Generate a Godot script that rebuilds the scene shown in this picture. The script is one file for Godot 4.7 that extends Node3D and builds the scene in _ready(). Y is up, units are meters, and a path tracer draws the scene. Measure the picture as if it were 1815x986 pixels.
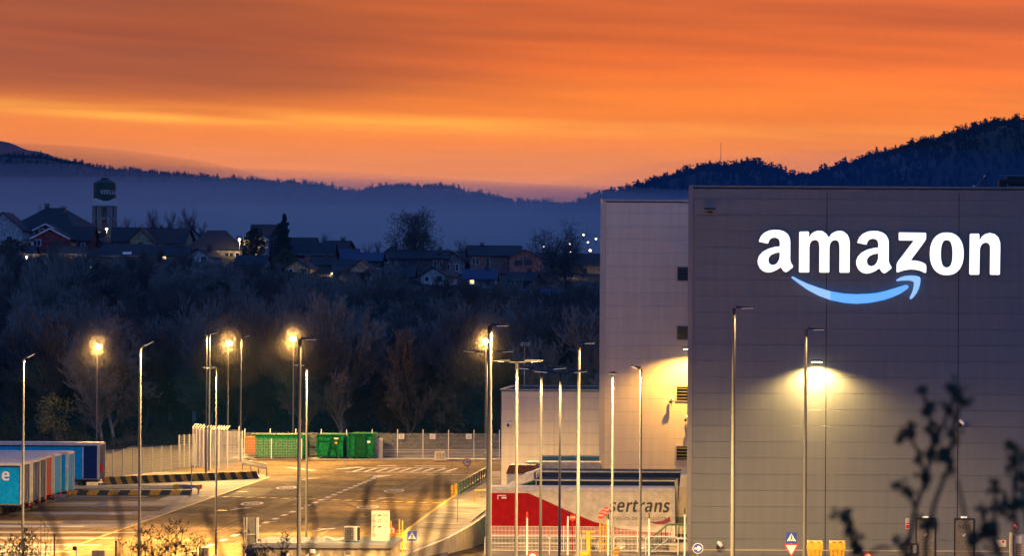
extends Node3D
# Dusk over a logistics yard: lit warehouse with an illuminated sign, lamp posts, parked trailers, a village on the slope behind and hazy hills.
# Measurements were taken from the photograph as bearings (pixels of its 1815x986 frame) and turned into metres by at() and gnd().

const F := 5600.0
const EYE := Vector3(0, 14.7, 0)
const CX := 1290.0     # where the optical axis meets the frame: the photograph is cut from a wider one, so the walls face the lens squarely
const HY := 565.0
const WALL_TURN := 0.004
var eye_basis: Basis
var M := {}
var taken := {}
var rng := RandomNumberGenerator.new()

# ------------------------------------------------------------------ mesh builder
class MB:
	var v := PackedVector3Array()
	var n := PackedVector3Array()
	var uv := PackedVector2Array()

	func tri(a: Vector3, b: Vector3, c: Vector3) -> void:
		var k := (c - a).cross(b - a).normalized()
		v.append(a); v.append(b); v.append(c)
		n.append(k); n.append(k); n.append(k)

	func quad(a: Vector3, b: Vector3, c: Vector3, d: Vector3) -> void:
		tri(a, b, c)
		tri(a, c, d)

	# a quad whose front looks away from the inner point o
	func quad_o(a: Vector3, b: Vector3, c: Vector3, d: Vector3, o: Vector3) -> void:
		var k := (c - a).cross(b - a)
		if k.length_squared() < 1e-12:
			k = (d - a).cross(c - a)
		if k.dot((a + b + c + d) / 4.0 - o) < 0.0:
			quad(a, d, c, b)
		else:
			quad(a, b, c, d)

	func tri_o(a: Vector3, b: Vector3, c: Vector3, o: Vector3) -> void:
		if (c - a).cross(b - a).dot((a + b + c) / 3.0 - o) < 0.0:
			tri(a, c, b)
		else:
			tri(a, b, c)

	func hexa(p: Array, o := Vector3.INF) -> void:   # eight corners: four below, four above, in the same order
		var m: Vector3 = o
		if o == Vector3.INF:
			m = Vector3.ZERO
			for q in p:
				m += q / 8.0
		quad_o(p[0], p[1], p[2], p[3], m)
		quad_o(p[4], p[5], p[6], p[7], m)
		for i in 4:
			var j := (i + 1) % 4
			quad_o(p[i], p[j], p[j + 4], p[i + 4], m)

	func box(c: Vector3, s: Vector3, b := Basis()) -> void:
		var h := s / 2.0
		var p := []
		for y in [-1, 1]:
			for q in [[-1, -1], [1, -1], [1, 1], [-1, 1]]:
				p.append(c + b * Vector3(h.x * q[0], h.y * y, h.z * q[1]))
		hexa(p)

	# box with its long edges chamfered (44 triangles)
	func soft(c: Vector3, s: Vector3, r := 0.03, b := Basis()) -> void:
		var h := s / 2.0
		r = minf(r, minf(h.x, minf(h.y, h.z)) * 0.9)
		var ring := []
		for lv in [[-h.y, r], [-h.y + r, 0.0], [h.y - r, 0.0], [h.y, r]]:
			var y: float = lv[0]
			var i: float = lv[1]
			var x := h.x - i
			var z := h.z - i
			var loop := []
			for q in [Vector3(-x + r, y, -z), Vector3(x - r, y, -z), Vector3(x, y, -z + r), Vector3(x, y, z - r), Vector3(x - r, y, z), Vector3(-x + r, y, z), Vector3(-x, y, z - r), Vector3(-x, y, -z + r)]:
				loop.append(c + b * q)
			ring.append(loop)
		for k in 3:
			for i in 8:
				var j := (i + 1) % 8
				quad_o(ring[k][i], ring[k][j], ring[k + 1][j], ring[k + 1][i], c)
		for k in [0, 3]:
			for i in range(1, 7):
				tri_o(ring[k][0], ring[k][i], ring[k][i + 1], c)

	func tube(a: Vector3, b: Vector3, ra: float, rb: float, k := 6, caps := true) -> void:
		var ax := (b - a).normalized()
		var s := ax.cross(Vector3.UP if absf(ax.y) < 0.9 else Vector3.RIGHT).normalized()
		var t := ax.cross(s)
		for i in k:
			var w0 := TAU * i / k
			var w1 := TAU * (i + 1) / k
			var d0 := s * cos(w0) + t * sin(w0)
			var d1 := s * cos(w1) + t * sin(w1)
			var p := [a + d0 * ra, a + d1 * ra, b + d1 * rb, b + d0 * rb]
			var nn := [d0, d1, d1, d0]
			var order := [0, 1, 2, 0, 2, 3]
			if (p[2] - p[0]).cross(p[1] - p[0]).dot(d0 + d1) < 0.0:
				order = [0, 2, 1, 0, 3, 2]
			for q in order:
				v.append(p[q]); n.append(nn[q])
			if caps:
				tri_o(a, p[0], p[1], (a + b) / 2.0)
				tri_o(b, p[2], p[3], (a + b) / 2.0)

	func path(pts: Array, r: float, k := 6) -> void:
		for i in pts.size() - 1:
			tube(pts[i], pts[i + 1], r, r, k)

	# a flat outline (x, y) given thickness from z0 to z1
	func prism(poly: PackedVector2Array, z0: float, z1: float, xf := Transform3D(), closed := true) -> void:
		var idx := Geometry2D.triangulate_polygon(poly)
		for i in range(0, idx.size(), 3):
			var a := poly[idx[i]]; var b := poly[idx[i + 1]]; var c := poly[idx[i + 2]]
			var m := (a + b + c) / 3.0
			var o := xf * Vector3(m.x, m.y, (z0 + z1) / 2.0)
			tri_o(xf * Vector3(a.x, a.y, z1), xf * Vector3(b.x, b.y, z1), xf * Vector3(c.x, c.y, z1), o)
			if closed:
				tri_o(xf * Vector3(a.x, a.y, z0), xf * Vector3(b.x, b.y, z0), xf * Vector3(c.x, c.y, z0), o)
		var cw := Geometry2D.is_polygon_clockwise(poly)
		for i in poly.size():
			var a := poly[i]
			var b := poly[(i + 1) % poly.size()]
			var q := [xf * Vector3(a.x, a.y, z0), xf * Vector3(b.x, b.y, z0), xf * Vector3(b.x, b.y, z1), xf * Vector3(a.x, a.y, z1)]
			if cw:
				quad(q[0], q[1], q[2], q[3])
			else:
				quad(q[3], q[2], q[1], q[0])

	func lathe(profile: Array, k := 16, at := Vector3.ZERO) -> void:   # profile of (radius, height)
		for j in profile.size() - 1:
			var p: Vector2 = profile[j]
			var q: Vector2 = profile[j + 1]
			for i in k:
				var w0 := TAU * i / k
				var w1 := TAU * (i + 1) / k
				var c := at + Vector3(0, (p.y + q.y) / 2.0, 0)
				if absf(p.y - q.y) < 1e-4:
					c.y -= 1.0 if p.x > q.x else -1.0
				quad_o(at + Vector3(cos(w0) * p.x, p.y, sin(w0) * p.x), at + Vector3(cos(w1) * p.x, p.y, sin(w1) * p.x), at + Vector3(cos(w1) * q.x, q.y, sin(w1) * q.x), at + Vector3(cos(w0) * q.x, q.y, sin(w0) * q.x), c)

	func add(m: Mesh, xf: Transform3D) -> void:
		var a := m.surface_get_arrays(0)
		var pv: PackedVector3Array = a[Mesh.ARRAY_VERTEX]
		var pn: PackedVector3Array = a[Mesh.ARRAY_NORMAL]
		var pi: PackedInt32Array = a[Mesh.ARRAY_INDEX] if a[Mesh.ARRAY_INDEX] else PackedInt32Array(range(pv.size()))
		for i in pi:
			v.append(xf * pv[i]); n.append((xf.basis * pn[i]).normalized())

	func mesh() -> ArrayMesh:
		var a := []
		a.resize(Mesh.ARRAY_MAX)
		a[Mesh.ARRAY_VERTEX] = v
		a[Mesh.ARRAY_NORMAL] = n
		if uv.size() == v.size():
			a[Mesh.ARRAY_TEX_UV] = uv
		var m := ArrayMesh.new()
		if v.size():
			m.add_surface_from_arrays(Mesh.PRIMITIVE_TRIANGLES, a)
		return m

# ------------------------------------------------------------------ naming and placing
func numbered(called: String) -> String:
	var k: int = taken.get(called, 0)
	taken[called] = k + 1
	return called if k == 0 else "%s_%03d" % [called, k]

func tag(o: Node3D, label: String, category: String, group := "") -> Node3D:
	o.set_meta("label", label)
	o.set_meta("category", category)
	if group:
		o.set_meta("group", group)
	return o

func thing(called: String, label: String, category: String, where := Vector3.ZERO, turn := 0.0, group := "") -> Node3D:
	var o := Node3D.new()
	o.name = numbered(called)
	add_child(o)
	o.position = where
	o.rotation.y = turn
	tag(o, label, category, group)
	return o

func piece(m: Mesh, called: String, mat: Material, parent: Node, where := Vector3.ZERO) -> MeshInstance3D:
	var o := MeshInstance3D.new()
	o.mesh = m
	o.material_override = mat
	if parent == self:
		o.name = numbered(called)
	else:
		var key := "%d/%s" % [parent.get_instance_id(), called]
		var k: int = taken.get(key, 0)
		taken[key] = k + 1
		o.name = called if k == 0 else "%s_%03d" % [called, k]
	parent.add_child(o, true)
	o.position = where
	return o

func part(mb: MB, called: String, mat: Material, parent: Node, where := Vector3.ZERO) -> MeshInstance3D:
	return piece(mb.mesh(), called, mat, parent, where)

func boxed(c: Vector3, s: Vector3, called: String, mat: Material, parent: Node) -> MeshInstance3D:
	var mb := MB.new()
	mb.box(c, s)
	return part(mb, called, mat, parent)

func struct(mb: MB, called: String, mat: Material, where := Vector3.ZERO) -> MeshInstance3D:
	var o := part(mb, called, mat, self, where)
	o.set_meta("kind", "structure")
	o.set_meta("label", called.replace("_", " "))
	return o

func copy(o: Node3D, label: String, where: Vector3, turn := 0.0, size := 1.0) -> Node3D:
	var c: Node3D = o.duplicate()
	var base := String(o.name)
	if base.length() > 4 and base[-4] == "_" and base.right(3).is_valid_int():
		base = base.left(-4)
	c.name = numbered(base)
	add_child(c)
	c.position = where
	c.rotation.y = turn
	c.scale = Vector3.ONE * size
	c.set_meta("label", label)
	return c

# a bearing in the photograph, at a depth of d metres along the view
func at(px: float, py: float, d: float) -> Vector3:
	var r := eye_basis * Vector3((px - CX) / F, -(py - HY) / F, -1.0)
	return EYE + r * (d / -r.z)

# where a bearing meets the level y
func gnd(px: float, py: float, y := 0.0) -> Vector3:
	var r := eye_basis * Vector3((px - CX) / F, -(py - HY) / F, -1.0)
	return EYE + r * ((y - EYE.y) / r.y)

func ss(a: float, b: float, x: float) -> float:
	return smoothstep(a, b, x)

func land(x: float, d: float) -> float:
	var h := 13.2 * (1.0 - ss(0, 142, d))
	x += 0.0683 * d
	var top := lerpf(29.0, 24.3, ss(-70, -10, x))
	top = lerpf(top, 20.0, ss(30, 120, x))
	h += top * pow(clampf((d - 338.0) / 352.0, 0.0, 1.0), 1.35)
	h = lerpf(h, 6.0, ss(860, 1300, d))
	return h

# ------------------------------------------------------------------ materials
func lin(r: float, g: float, b: float) -> Color:
	return Color(r, g, b).linear_to_srgb()

func noise_tex(sd: int, freq: float, lo: Color, hi: Color, octaves := 4, size := 512, kind := FastNoiseLite.TYPE_SIMPLEX_SMOOTH) -> NoiseTexture2D:
	var f := FastNoiseLite.new()
	f.seed = sd
	f.frequency = freq
	f.noise_type = kind
	f.fractal_octaves = octaves
	var g := Gradient.new()
	g.set_color(0, lo)
	g.set_color(1, hi)
	var t := NoiseTexture2D.new()
	t.width = size
	t.height = size
	t.seamless = true
	t.noise = f
	t.color_ramp = g
	return t

func mat(key: String, c: Color, rough := 0.7, metal := 0.0, tex: Texture2D = null, scale := 0.5) -> StandardMaterial3D:
	var m := StandardMaterial3D.new()
	m.resource_name = key
	m.albedo_color = c.linear_to_srgb()
	m.roughness = rough
	m.metallic = metal
	m.cull_mode = BaseMaterial3D.CULL_DISABLED
	if tex:
		m.albedo_texture = tex
		m.uv1_triplanar = true
		m.uv1_world_triplanar = true
		m.uv1_scale = Vector3.ONE * scale
	M[key] = m
	return m

func glow(key: String, c: Color, energy: float) -> StandardMaterial3D:
	var m := mat(key, Color(0.8, 0.8, 0.8), 0.5)
	m.emission_enabled = true
	m.emission = c.linear_to_srgb()
	m.emission_energy_multiplier = energy
	return m

func materials() -> void:
	var soft := noise_tex(3, 0.008, Color(0.82, 0.82, 0.82), Color(1, 1, 1))
	var blotch := noise_tex(5, 0.012, Color(0.55, 0.55, 0.56), Color(1, 1, 1), 5)
	var fine := noise_tex(9, 0.06, Color(0.7, 0.7, 0.7), Color(1, 1, 1), 3)
	var dirt := noise_tex(12, 0.02, Color(0.45, 0.4, 0.36), Color(1, 1, 1), 5)
	var streak := noise_tex(21, 0.01, Color(0.945, 0.94, 0.94), Color(1, 1, 1), 4)
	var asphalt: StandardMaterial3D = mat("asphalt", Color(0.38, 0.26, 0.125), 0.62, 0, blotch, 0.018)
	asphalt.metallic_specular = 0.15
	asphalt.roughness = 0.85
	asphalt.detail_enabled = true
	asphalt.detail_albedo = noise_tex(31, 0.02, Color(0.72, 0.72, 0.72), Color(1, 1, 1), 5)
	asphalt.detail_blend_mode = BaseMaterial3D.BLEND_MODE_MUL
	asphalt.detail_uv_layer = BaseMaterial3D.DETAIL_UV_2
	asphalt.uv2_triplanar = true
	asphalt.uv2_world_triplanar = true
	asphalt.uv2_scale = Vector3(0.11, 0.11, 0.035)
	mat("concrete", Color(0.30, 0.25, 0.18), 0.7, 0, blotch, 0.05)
	mat("kerb", Color(0.42, 0.38, 0.32), 0.7, 0, fine, 0.3)
	mat("soil", Color(0.028, 0.032, 0.022), 0.95, 0, dirt, 0.05)
	mat("hill", Color(0.012, 0.03, 0.028), 0.95, 0, dirt, 0.004)
	mat("paint_white", Color(0.66, 0.63, 0.56), 0.6, 0, fine, 0.4)
	mat("paint_yellow", Color(0.80, 0.52, 0.08), 0.6, 0, fine, 0.4)
	mat("barrier_yellow", Color(0.82, 0.50, 0.03), 0.6, 0, dirt, 0.5)
	mat("barrier_black", Color(0.025, 0.023, 0.02), 0.6, 0, fine, 0.5)
	var st := mat("stain", Color(0.03, 0.026, 0.022), 0.6)
	st.albedo_color.a = 0.5
	st.transparency = BaseMaterial3D.TRANSPARENCY_ALPHA
	var faint := mat("faint_stain", Color(0.05, 0.042, 0.035), 0.6)
	faint.albedo_color.a = 0.28
	faint.transparency = BaseMaterial3D.TRANSPARENCY_ALPHA
	for k in 3:
		var w := 1.0 + (k - 1) * 0.02
		mat("panel_%d" % k, Color(0.185 * w, 0.21 * w, 0.24 * w), 0.5, 0.15, streak, 0.11)
		mat("cream_%d" % k, Color(0.70 * w, 0.65 * w, 0.57 * w), 0.5, 0.1, streak, 0.11)
	for k in 3:
		for q in ["panel_%d", "cream_%d"]:
			M[q % k].uv1_scale = Vector3(0.32, 0.022, 0.32)
	mat("seam", Color(0.2, 0.19, 0.185), 0.7)
	mat("trim", Color(0.22, 0.22, 0.24), 0.45, 0.3)
	mat("trim_cream", Color(0.5, 0.47, 0.42), 0.45, 0.1)
	mat("roof_membrane", Color(0.16, 0.21, 0.24), 0.7, 0, soft, 0.1)
	mat("galv", Color(0.55, 0.55, 0.56), 0.38, 0.75, fine, 0.7)
	mat("pole", Color(0.15, 0.16, 0.19), 0.6, 0.1, fine, 0.6)
	mat("dark_metal", Color(0.03, 0.032, 0.038), 0.45, 0.4)
	mat("lamp_head", Color(0.035, 0.037, 0.045), 0.4, 0.4)
	mat("wire", Color(0.58, 0.57, 0.55), 0.45, 0.5)
	mat("wire_dark", Color(0.40, 0.40, 0.41), 0.5, 0.3)
	mat("wire_white", Color(0.66, 0.64, 0.6), 0.5, 0.1)
	mat("black", Color(0.015, 0.015, 0.016), 0.6)
	mat("ink", Color(0.05, 0.045, 0.045), 0.6)
	mat("rubber", Color(0.018, 0.018, 0.018), 0.85)
	mat("white", Color(0.72, 0.7, 0.66), 0.5, 0, soft, 0.4)
	mat("cream_body", Color(0.82, 0.74, 0.55), 0.5, 0, soft, 0.3)
	mat("gate_wall", Color(0.42, 0.37, 0.28), 0.7, 0, blotch, 0.3)
	mat("sky_blue", Color(0.003, 0.44, 0.95), 0.7, 0, soft, 0.5)
	mat("trailer_blue", Color(0.003, 0.40, 0.92), 0.7, 0, soft, 0.5)
	mat("teal_blue", Color(0.05, 0.32, 0.52), 0.5, 0, soft, 0.5)
	mat("navy", Color(0.01, 0.03, 0.16), 0.5, 0, soft, 0.4)
	mat("navy_tarp", Color(0.018, 0.03, 0.085), 0.6, 0, soft, 0.5)
	mat("red_body", Color(0.50, 0.005, 0.006), 0.75, 0, soft, 0.4)
	mat("orange_red", Color(0.55, 0.03, 0.012), 0.75, 0, soft, 0.4)
	mat("purple", Color(0.30, 0.03, 0.08), 0.5)
	mat("rust_brown", Color(0.30, 0.07, 0.025), 0.6, 0, dirt, 0.6)
	mat("green_skip", Color(0.006, 0.29, 0.085), 0.7, 0, dirt, 0.35)
	mat("green_dark", Color(0.005, 0.16, 0.05), 0.55, 0, dirt, 0.5)
	mat("orange_paint", Color(0.60, 0.22, 0.03), 0.6, 0, dirt, 0.9)
	mat("yellow_paint", Color(0.72, 0.46, 0.03), 0.5, 0, soft, 0.6)
	mat("green_rail", Color(0.035, 0.10, 0.075), 0.5, 0.2)
	mat("sign_red", Color(0.55, 0.02, 0.02), 0.45)
	mat("sign_blue", Color(0.012, 0.045, 0.42), 0.45)
	mat("sign_white", Color(0.78, 0.78, 0.78), 0.45)
	mat("sign_grey", Color(0.55, 0.53, 0.5), 0.5, 0, soft, 0.8)
	mat("grey_box", Color(0.22, 0.21, 0.19), 0.6, 0, soft, 0.8)
	mat("teal_strip", Color(0.03, 0.2, 0.25), 0.5)
	mat("lens_red", Color(0.5, 0.01, 0.01), 0.3)
	mat("glass_dark", Color(0.012, 0.014, 0.02), 0.12, 0.0)
	mat("louvre", Color(0.10, 0.095, 0.085), 0.5, 0.3)
	mat("roof_tile", Color(0.04, 0.03, 0.035), 0.75, 0, fine, 0.3)
	mat("roof_slate", Color(0.028, 0.03, 0.045), 0.7, 0, fine, 0.3)
	mat("roof_blue", Color(0.03, 0.06, 0.16), 0.6, 0, fine, 0.3)
	mat("wall_white", Color(0.80, 0.75, 0.75), 0.8, 0, blotch, 0.2)
	mat("wall_red", Color(0.32, 0.06, 0.07), 0.8, 0, blotch, 0.2)
	mat("wall_ochre", Color(0.60, 0.52, 0.30), 0.8, 0, blotch, 0.2)
	mat("wall_grey", Color(0.38, 0.36, 0.38), 0.8, 0, blotch, 0.2)
	mat("wall_dark", Color(0.15, 0.12, 0.13), 0.8, 0, blotch, 0.2)
	mat("wall_rose", Color(0.50, 0.26, 0.23), 0.8, 0, blotch, 0.2)
	mat("frame_white", Color(0.75, 0.72, 0.74), 0.6)
	mat("tank_green", Color(0.012, 0.06, 0.035), 0.6, 0, soft, 0.2)
	mat("tank_white", Color(0.6, 0.6, 0.6), 0.6)
	mat("tower_concrete", Color(0.33, 0.34, 0.36), 0.7, 0, blotch, 0.2)
	mat("bark", Color(0.09, 0.082, 0.078), 0.9)
	mat("twig", Color(0.10, 0.09, 0.085), 0.9)
	mat("bark_pale", Color(0.42, 0.39, 0.35), 0.9)
	mat("twig_pale", Color(0.24, 0.22, 0.20), 0.9)
	mat("needles", Color(0.012, 0.03, 0.024), 0.9)
	mat("shrub_leaf", Color(0.045, 0.06, 0.025), 0.8)
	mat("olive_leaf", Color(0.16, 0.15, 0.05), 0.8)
	mat("near_leaf", Color(0.03, 0.042, 0.02), 0.7)
	mat("near_stem", Color(0.045, 0.036, 0.028), 0.8)
	for k in ["sky_blue", "trailer_blue", "teal_blue", "navy", "navy_tarp", "red_body", "orange_red", "green_skip", "green_dark", "sign_grey", "orange_paint", "pole"]:
		M[k].metallic_specular = 0.2
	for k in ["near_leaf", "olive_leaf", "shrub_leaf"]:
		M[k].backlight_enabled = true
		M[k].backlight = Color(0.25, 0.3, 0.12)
	glow("letter_light", Color(1.0, 1.0, 1.0), 1.25)
	glow("smile_light", Color(0.0, 0.36, 1.0), 0.95)
	glow("smile_pale_light", Color(0.2, 0.52, 1.0), 0.95)
	glow("led_light", Color(1.0, 0.86, 0.6), 0.35)
	glow("sodium_light", Color(1.0, 0.62, 0.18), 60.0)
	glow("wall_lamp_light", Color(1.0, 0.8, 0.42), 25.0)
	glow("house_light", Color(1.0, 0.7, 0.3), 1.6)
	glow("far_lamp_light", Color(1.0, 0.8, 0.5), 9.0)
	glow("far_cool_light", Color(0.8, 0.9, 1.0), 7.0)
	glow("door_light", Color(1.0, 0.85, 0.6), 1.2)

# ------------------------------------------------------------------ the scene
func _ready() -> void:
	rng.seed = 7
	var cam := Camera3D.new()
	cam.name = "camera"
	add_child(cam)
	cam.position = EYE
	cam.rotation = Vector3(0, 0, 0.0055)
	eye_basis = cam.basis
	cam.near = 0.5
	cam.far = 15000.0
	var lens := CameraAttributesPhysical.new()
	lens.frustum_focal_length = 12.0 / (493.0 / F)
	lens.frustum_focus_distance = 215.0
	lens.frustum_near = 0.5
	lens.frustum_far = 15000.0
	lens.exposure_aperture = 4.0
	cam.attributes = lens
	cam.set_frustum(0.5 * 2.0 * 493.0 / F, Vector2(-(CX - 907.5), HY - 493.0) / F * 0.5, 0.5, 15000.0)

	var env := Environment.new()
	env.background_mode = Environment.BG_SKY
	env.sky = Sky.new()
	var pano := PanoramaSkyMaterial.new()
	pano.panorama = dusk_sky()
	env.sky.sky_material = pano
	env.tonemap_mode = Environment.TONE_MAPPER_LINEAR
	env.tonemap_exposure = 1.0
	env.sdfgi_enabled = true
	env.ssao_enabled = true
	env.ssil_enabled = true
	env.fog_enabled = true
	env.fog_density = 0.00005
	env.fog_light_color = Color(0.10, 0.46, 0.95).linear_to_srgb()
	env.volumetric_fog_enabled = true
	env.volumetric_fog_density = 0.0
	var we := WorldEnvironment.new()
	we.name = "world_environment"
	we.environment = env
	add_child(we)

	# the last of the sunset: the sun stands on the horizon behind the hills
	var sun := DirectionalLight3D.new()
	sun.name = "sunset"
	sun.light_energy = 0.12
	sun.light_color = Color(1.0, 0.62, 0.35)
	sun.light_angular_distance = 0.5
	sun.shadow_enabled = true
	add_child(sun)
	sun.look_at_from_position(Vector3.ZERO, Vector3(0.25, -0.035, 1.0))

	materials()
	ground()
	hills()
	mist()
	warehouse()
	sign_letters()
	wall_things()
	yard_markings()
	fences()
	barriers()
	trailers()
	skips()
	loading_side()
	gatehouse()
	village()
	woods()
	lamps()
	signs()
	shrubs()

# ------------------------------------------------------------------ sky
func dusk(az: float, el: float, nz: FastNoiseLite) -> Color:   # degrees; az 0 is the middle of the view, right positive; linear colour
	az += 3.9    # streaks and banks are laid out about the middle of the frame
	var blue := Vector3(0.085, 0.19, 0.50).lerp(Vector3(0.04, 0.14, 0.48), ss(5, 70, el))
	# stops up the western sky
	var stops := [
		[-2.0, Vector3(1.3, 0.50, 0.24)], [2.2, Vector3(1.25, 0.43, 0.18)], [2.75, Vector3(1.38, 0.41, 0.08)], [3.3, Vector3(1.42, 0.37, 0.02)],
		[3.75, Vector3(1.35, 0.32, 0.0)], [4.7, Vector3(1.12, 0.215, 0.0)], [5.8, Vector3(0.98, 0.19, 0.01)], [8.0, Vector3(0.66, 0.15, 0.04)], [14.0, Vector3(0.26, 0.13, 0.18)], [26.0, Vector3(0.08, 0.16, 0.43)], [90.0, Vector3(0.04, 0.14, 0.48)]]
	var west: Vector3 = stops[-1][1]
	for i in stops.size() - 1:
		if el < stops[i + 1][0]:
			west = stops[i][1].lerp(stops[i + 1][1], smoothstep(stops[i][0], stops[i + 1][0], el))
			break
	# streaks of high cloud, long and nearly level
	var tilt := el + az * 0.022
	var q := nz.get_noise_2d(az * 2.2, tilt * 34.0)
	var r := nz.get_noise_2d(az * 6.0 + 300.0, tilt * 130.0 + az * 5.0)
	var f := nz.get_noise_2d(az * 12.0 - 200.0, tilt * 330.0)
	var high := ss(3.5, 4.3, el) * (1.0 - ss(14, 30, el))
	# the dark bank of cloud on the left, thinning to the right
	var bank := high * (1.0 - ss(-6.5, 3.0, az + q * 3.0)) * (0.75 + 0.35 * q)
	west = west.lerp(Vector3(0.34, 0.10, 0.012), clampf(bank, 0, 1) * 0.95)
	west *= 0.89 + 0.30 * q * (0.3 + 0.7 * high) + 0.12 * r * (0.3 + 0.7 * high) + 0.06 * f
	# the yellow band of clear sky under it
	var band := exp(-pow((tilt - 3.46 + 0.08 * q) / 0.13, 2.0)) * (0.28 + 0.75 * ss(3.5, -5.0, az)) * (0.75 + 0.9 * r + 0.5 * f)
	west += Vector3(0.30, 0.31, 0.03) * clampf(band, 0, 1.2)
	var side := exp(-pow(az / 62.0, 2.0))
	var c := blue.lerp(west, side)
	return Color(maxf(c.x, 0), maxf(c.y, 0), maxf(c.z, 0))

func dusk_sky() -> ImageTexture:
	var nz := FastNoiseLite.new()
	nz.seed = 11
	nz.frequency = 0.02
	nz.fractal_octaves = 3
	var im := Image.create(512, 512, false, Image.FORMAT_RGBF)
	for y in 512:
		var el := 90.0 - (y + 0.5) / 512.0 * 180.0
		for x in 512:
			var az := fposmod((x + 0.5) / 512.0 * 360.0 + 180.0, 360.0) - 180.0   # Godot's panoramas begin at -z
			im.set_pixel(x, y, dusk(az, el, nz) if el > -6.0 else Color(0.03, 0.03, 0.04))
	var w := 2048
	var h := 4096
	im.resize(w, h, Image.INTERPOLATE_BILINEAR)
	for i in range(-130, 130):
		var x := posmod(i, w)
		var az := (i + 0.5) / w * 360.0
		for y in range(h / 2 - 600, h / 2 + 60):
			var el := 90.0 - (y + 0.5) / h * 180.0
			im.set_pixel(x, y, dusk(az, el, nz))
	return ImageTexture.create_from_image(im)

# ------------------------------------------------------------------ land
func ground() -> void:
	var mb := MB.new()
	var ds := [-40.0, 0.0, 8.0]
	while ds[-1] < 150.0: ds.append(ds[-1] + 8.0)
	ds.append(160.0); ds.append(338.0)
	while ds[-1] < 900.0: ds.append(ds[-1] + 12.0)
	while ds[-1] < 11000.0: ds.append(ds[-1] * 1.12)
	var us := []
	for i in 49:
		us.append(-1.0 + i / 24.0)
	for i in ds.size() - 1:
		for j in 48:
			var p := []
			for q in [[i, j], [i, j + 1], [i + 1, j + 1], [i + 1, j]]:
				var d: float = ds[q[0]]
				var half := 60.0 + maxf(d, 0.0) * 0.42
				var x: float = us[q[1]] * half - 0.0683 * d
				var bump := sin(x * 0.21 + d * 0.13) * cos(d * 0.17 - x * 0.09) * 0.7 * ss(345, 420, d) * (1.0 - ss(800, 900, d))
				p.append(Vector3(x, land(x, d) + bump - (0.02 if d >= 150.0 and d <= 339.0 else 0.0), -d))
			mb.quad(p[3], p[2], p[1], p[0])
	struct(mb, "ground", M.soil)
	# rough bank behind the left fence
	mb = MB.new()
	var f0 := gnd(-60, 868); var f1 := gnd(178, 848); var f2 := gnd(346, 829); var f3 := gnd(430, 819)
	var row := [f0, f1, f2, f3]
	for i in 3:
		var steps := 6
		for k in steps:
			var pts := []
			for q in [[row[i], k], [row[i + 1], k], [row[i + 1], k + 1], [row[i], k + 1]]:
				var t: float = float(q[1]) / steps
				var p: Vector3 = q[0].lerp(Vector3(q[0].x, 0, -340), t)
				pts.append(Vector3(p.x, 0.012 + 0.5 * t * t + 0.25 * sin(p.x * 1.7 + t * 9.0) * t, p.z))
			mb.quad_o(pts[0], pts[1], pts[2], pts[3], pts[0] - Vector3(0, 9, 0))
	struct(mb, "grass_bank", M.soil)
	# the asphalt yard, and the paler concrete apron where the trailers stand
	mb = MB.new()
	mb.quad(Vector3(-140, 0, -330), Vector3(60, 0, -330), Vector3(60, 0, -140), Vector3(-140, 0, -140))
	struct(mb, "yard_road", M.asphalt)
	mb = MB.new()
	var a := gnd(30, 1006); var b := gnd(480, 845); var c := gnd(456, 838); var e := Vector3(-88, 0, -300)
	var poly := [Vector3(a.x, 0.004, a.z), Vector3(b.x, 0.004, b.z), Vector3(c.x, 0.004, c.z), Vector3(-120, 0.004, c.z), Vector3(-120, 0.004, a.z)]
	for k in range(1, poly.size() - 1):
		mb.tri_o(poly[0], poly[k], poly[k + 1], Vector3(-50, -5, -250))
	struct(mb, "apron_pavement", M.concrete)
	# dark strips that paint the bands of shade across the apron
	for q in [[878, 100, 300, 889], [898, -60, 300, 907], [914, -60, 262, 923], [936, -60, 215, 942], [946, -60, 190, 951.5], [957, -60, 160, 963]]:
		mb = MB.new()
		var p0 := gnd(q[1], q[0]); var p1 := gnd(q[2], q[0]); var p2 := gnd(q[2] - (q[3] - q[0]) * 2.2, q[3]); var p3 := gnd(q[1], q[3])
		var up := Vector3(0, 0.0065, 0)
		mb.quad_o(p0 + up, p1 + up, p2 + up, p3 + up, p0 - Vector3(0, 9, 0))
		struct(mb, "painted_shade_strip", M.asphalt)

func ridge_y(xs: Array, x: float) -> float:
	for i in xs.size() - 1:
		if x <= xs[i + 1][0]:
			return lerpf(xs[i][1], xs[i + 1][1], smoothstep(0, 1, clampf((x - xs[i][0]) / (xs[i + 1][0] - xs[i][0]), 0, 1)))
	return xs[-1][1]

func hill(called: String, crest: Array, d: float, depth: float, x0: float, x1: float, step: float, rough: float) -> Array:
	var nz := FastNoiseLite.new()
	nz.seed = int(d)
	nz.frequency = 0.004
	var mb := MB.new()
	var grid := []
	var steps := 15
	var cols := int((x1 - x0) / step)
	for i in cols + 1:
		var px := x0 + i * step
		var top := at(px, ridge_y(crest, px), d)
		var line := []
		for k in steps + 1:
			var t := float(k) / steps          # 0 at the foot in front, 0.8 at the crest, 1 behind it
			var h := ss(-0.1, 0.8, t) if t <= 0.8 else 1.0 - (t - 0.8) * 1.5
			var dd := d + (t - 0.8) * depth
			var y := top.y * h + nz.get_noise_2d(top.x, dd) * rough * sin(minf(t / 0.8, 1.0) * PI)
			line.append(Vector3(top.x * dd / d, y, -dd))
		grid.append(line)
	for i in cols:
		for k in steps:
			mb.quad(grid[i][k + 1], grid[i + 1][k + 1], grid[i + 1][k], grid[i][k])
	struct(mb, called, M.hill)
	return grid

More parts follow.
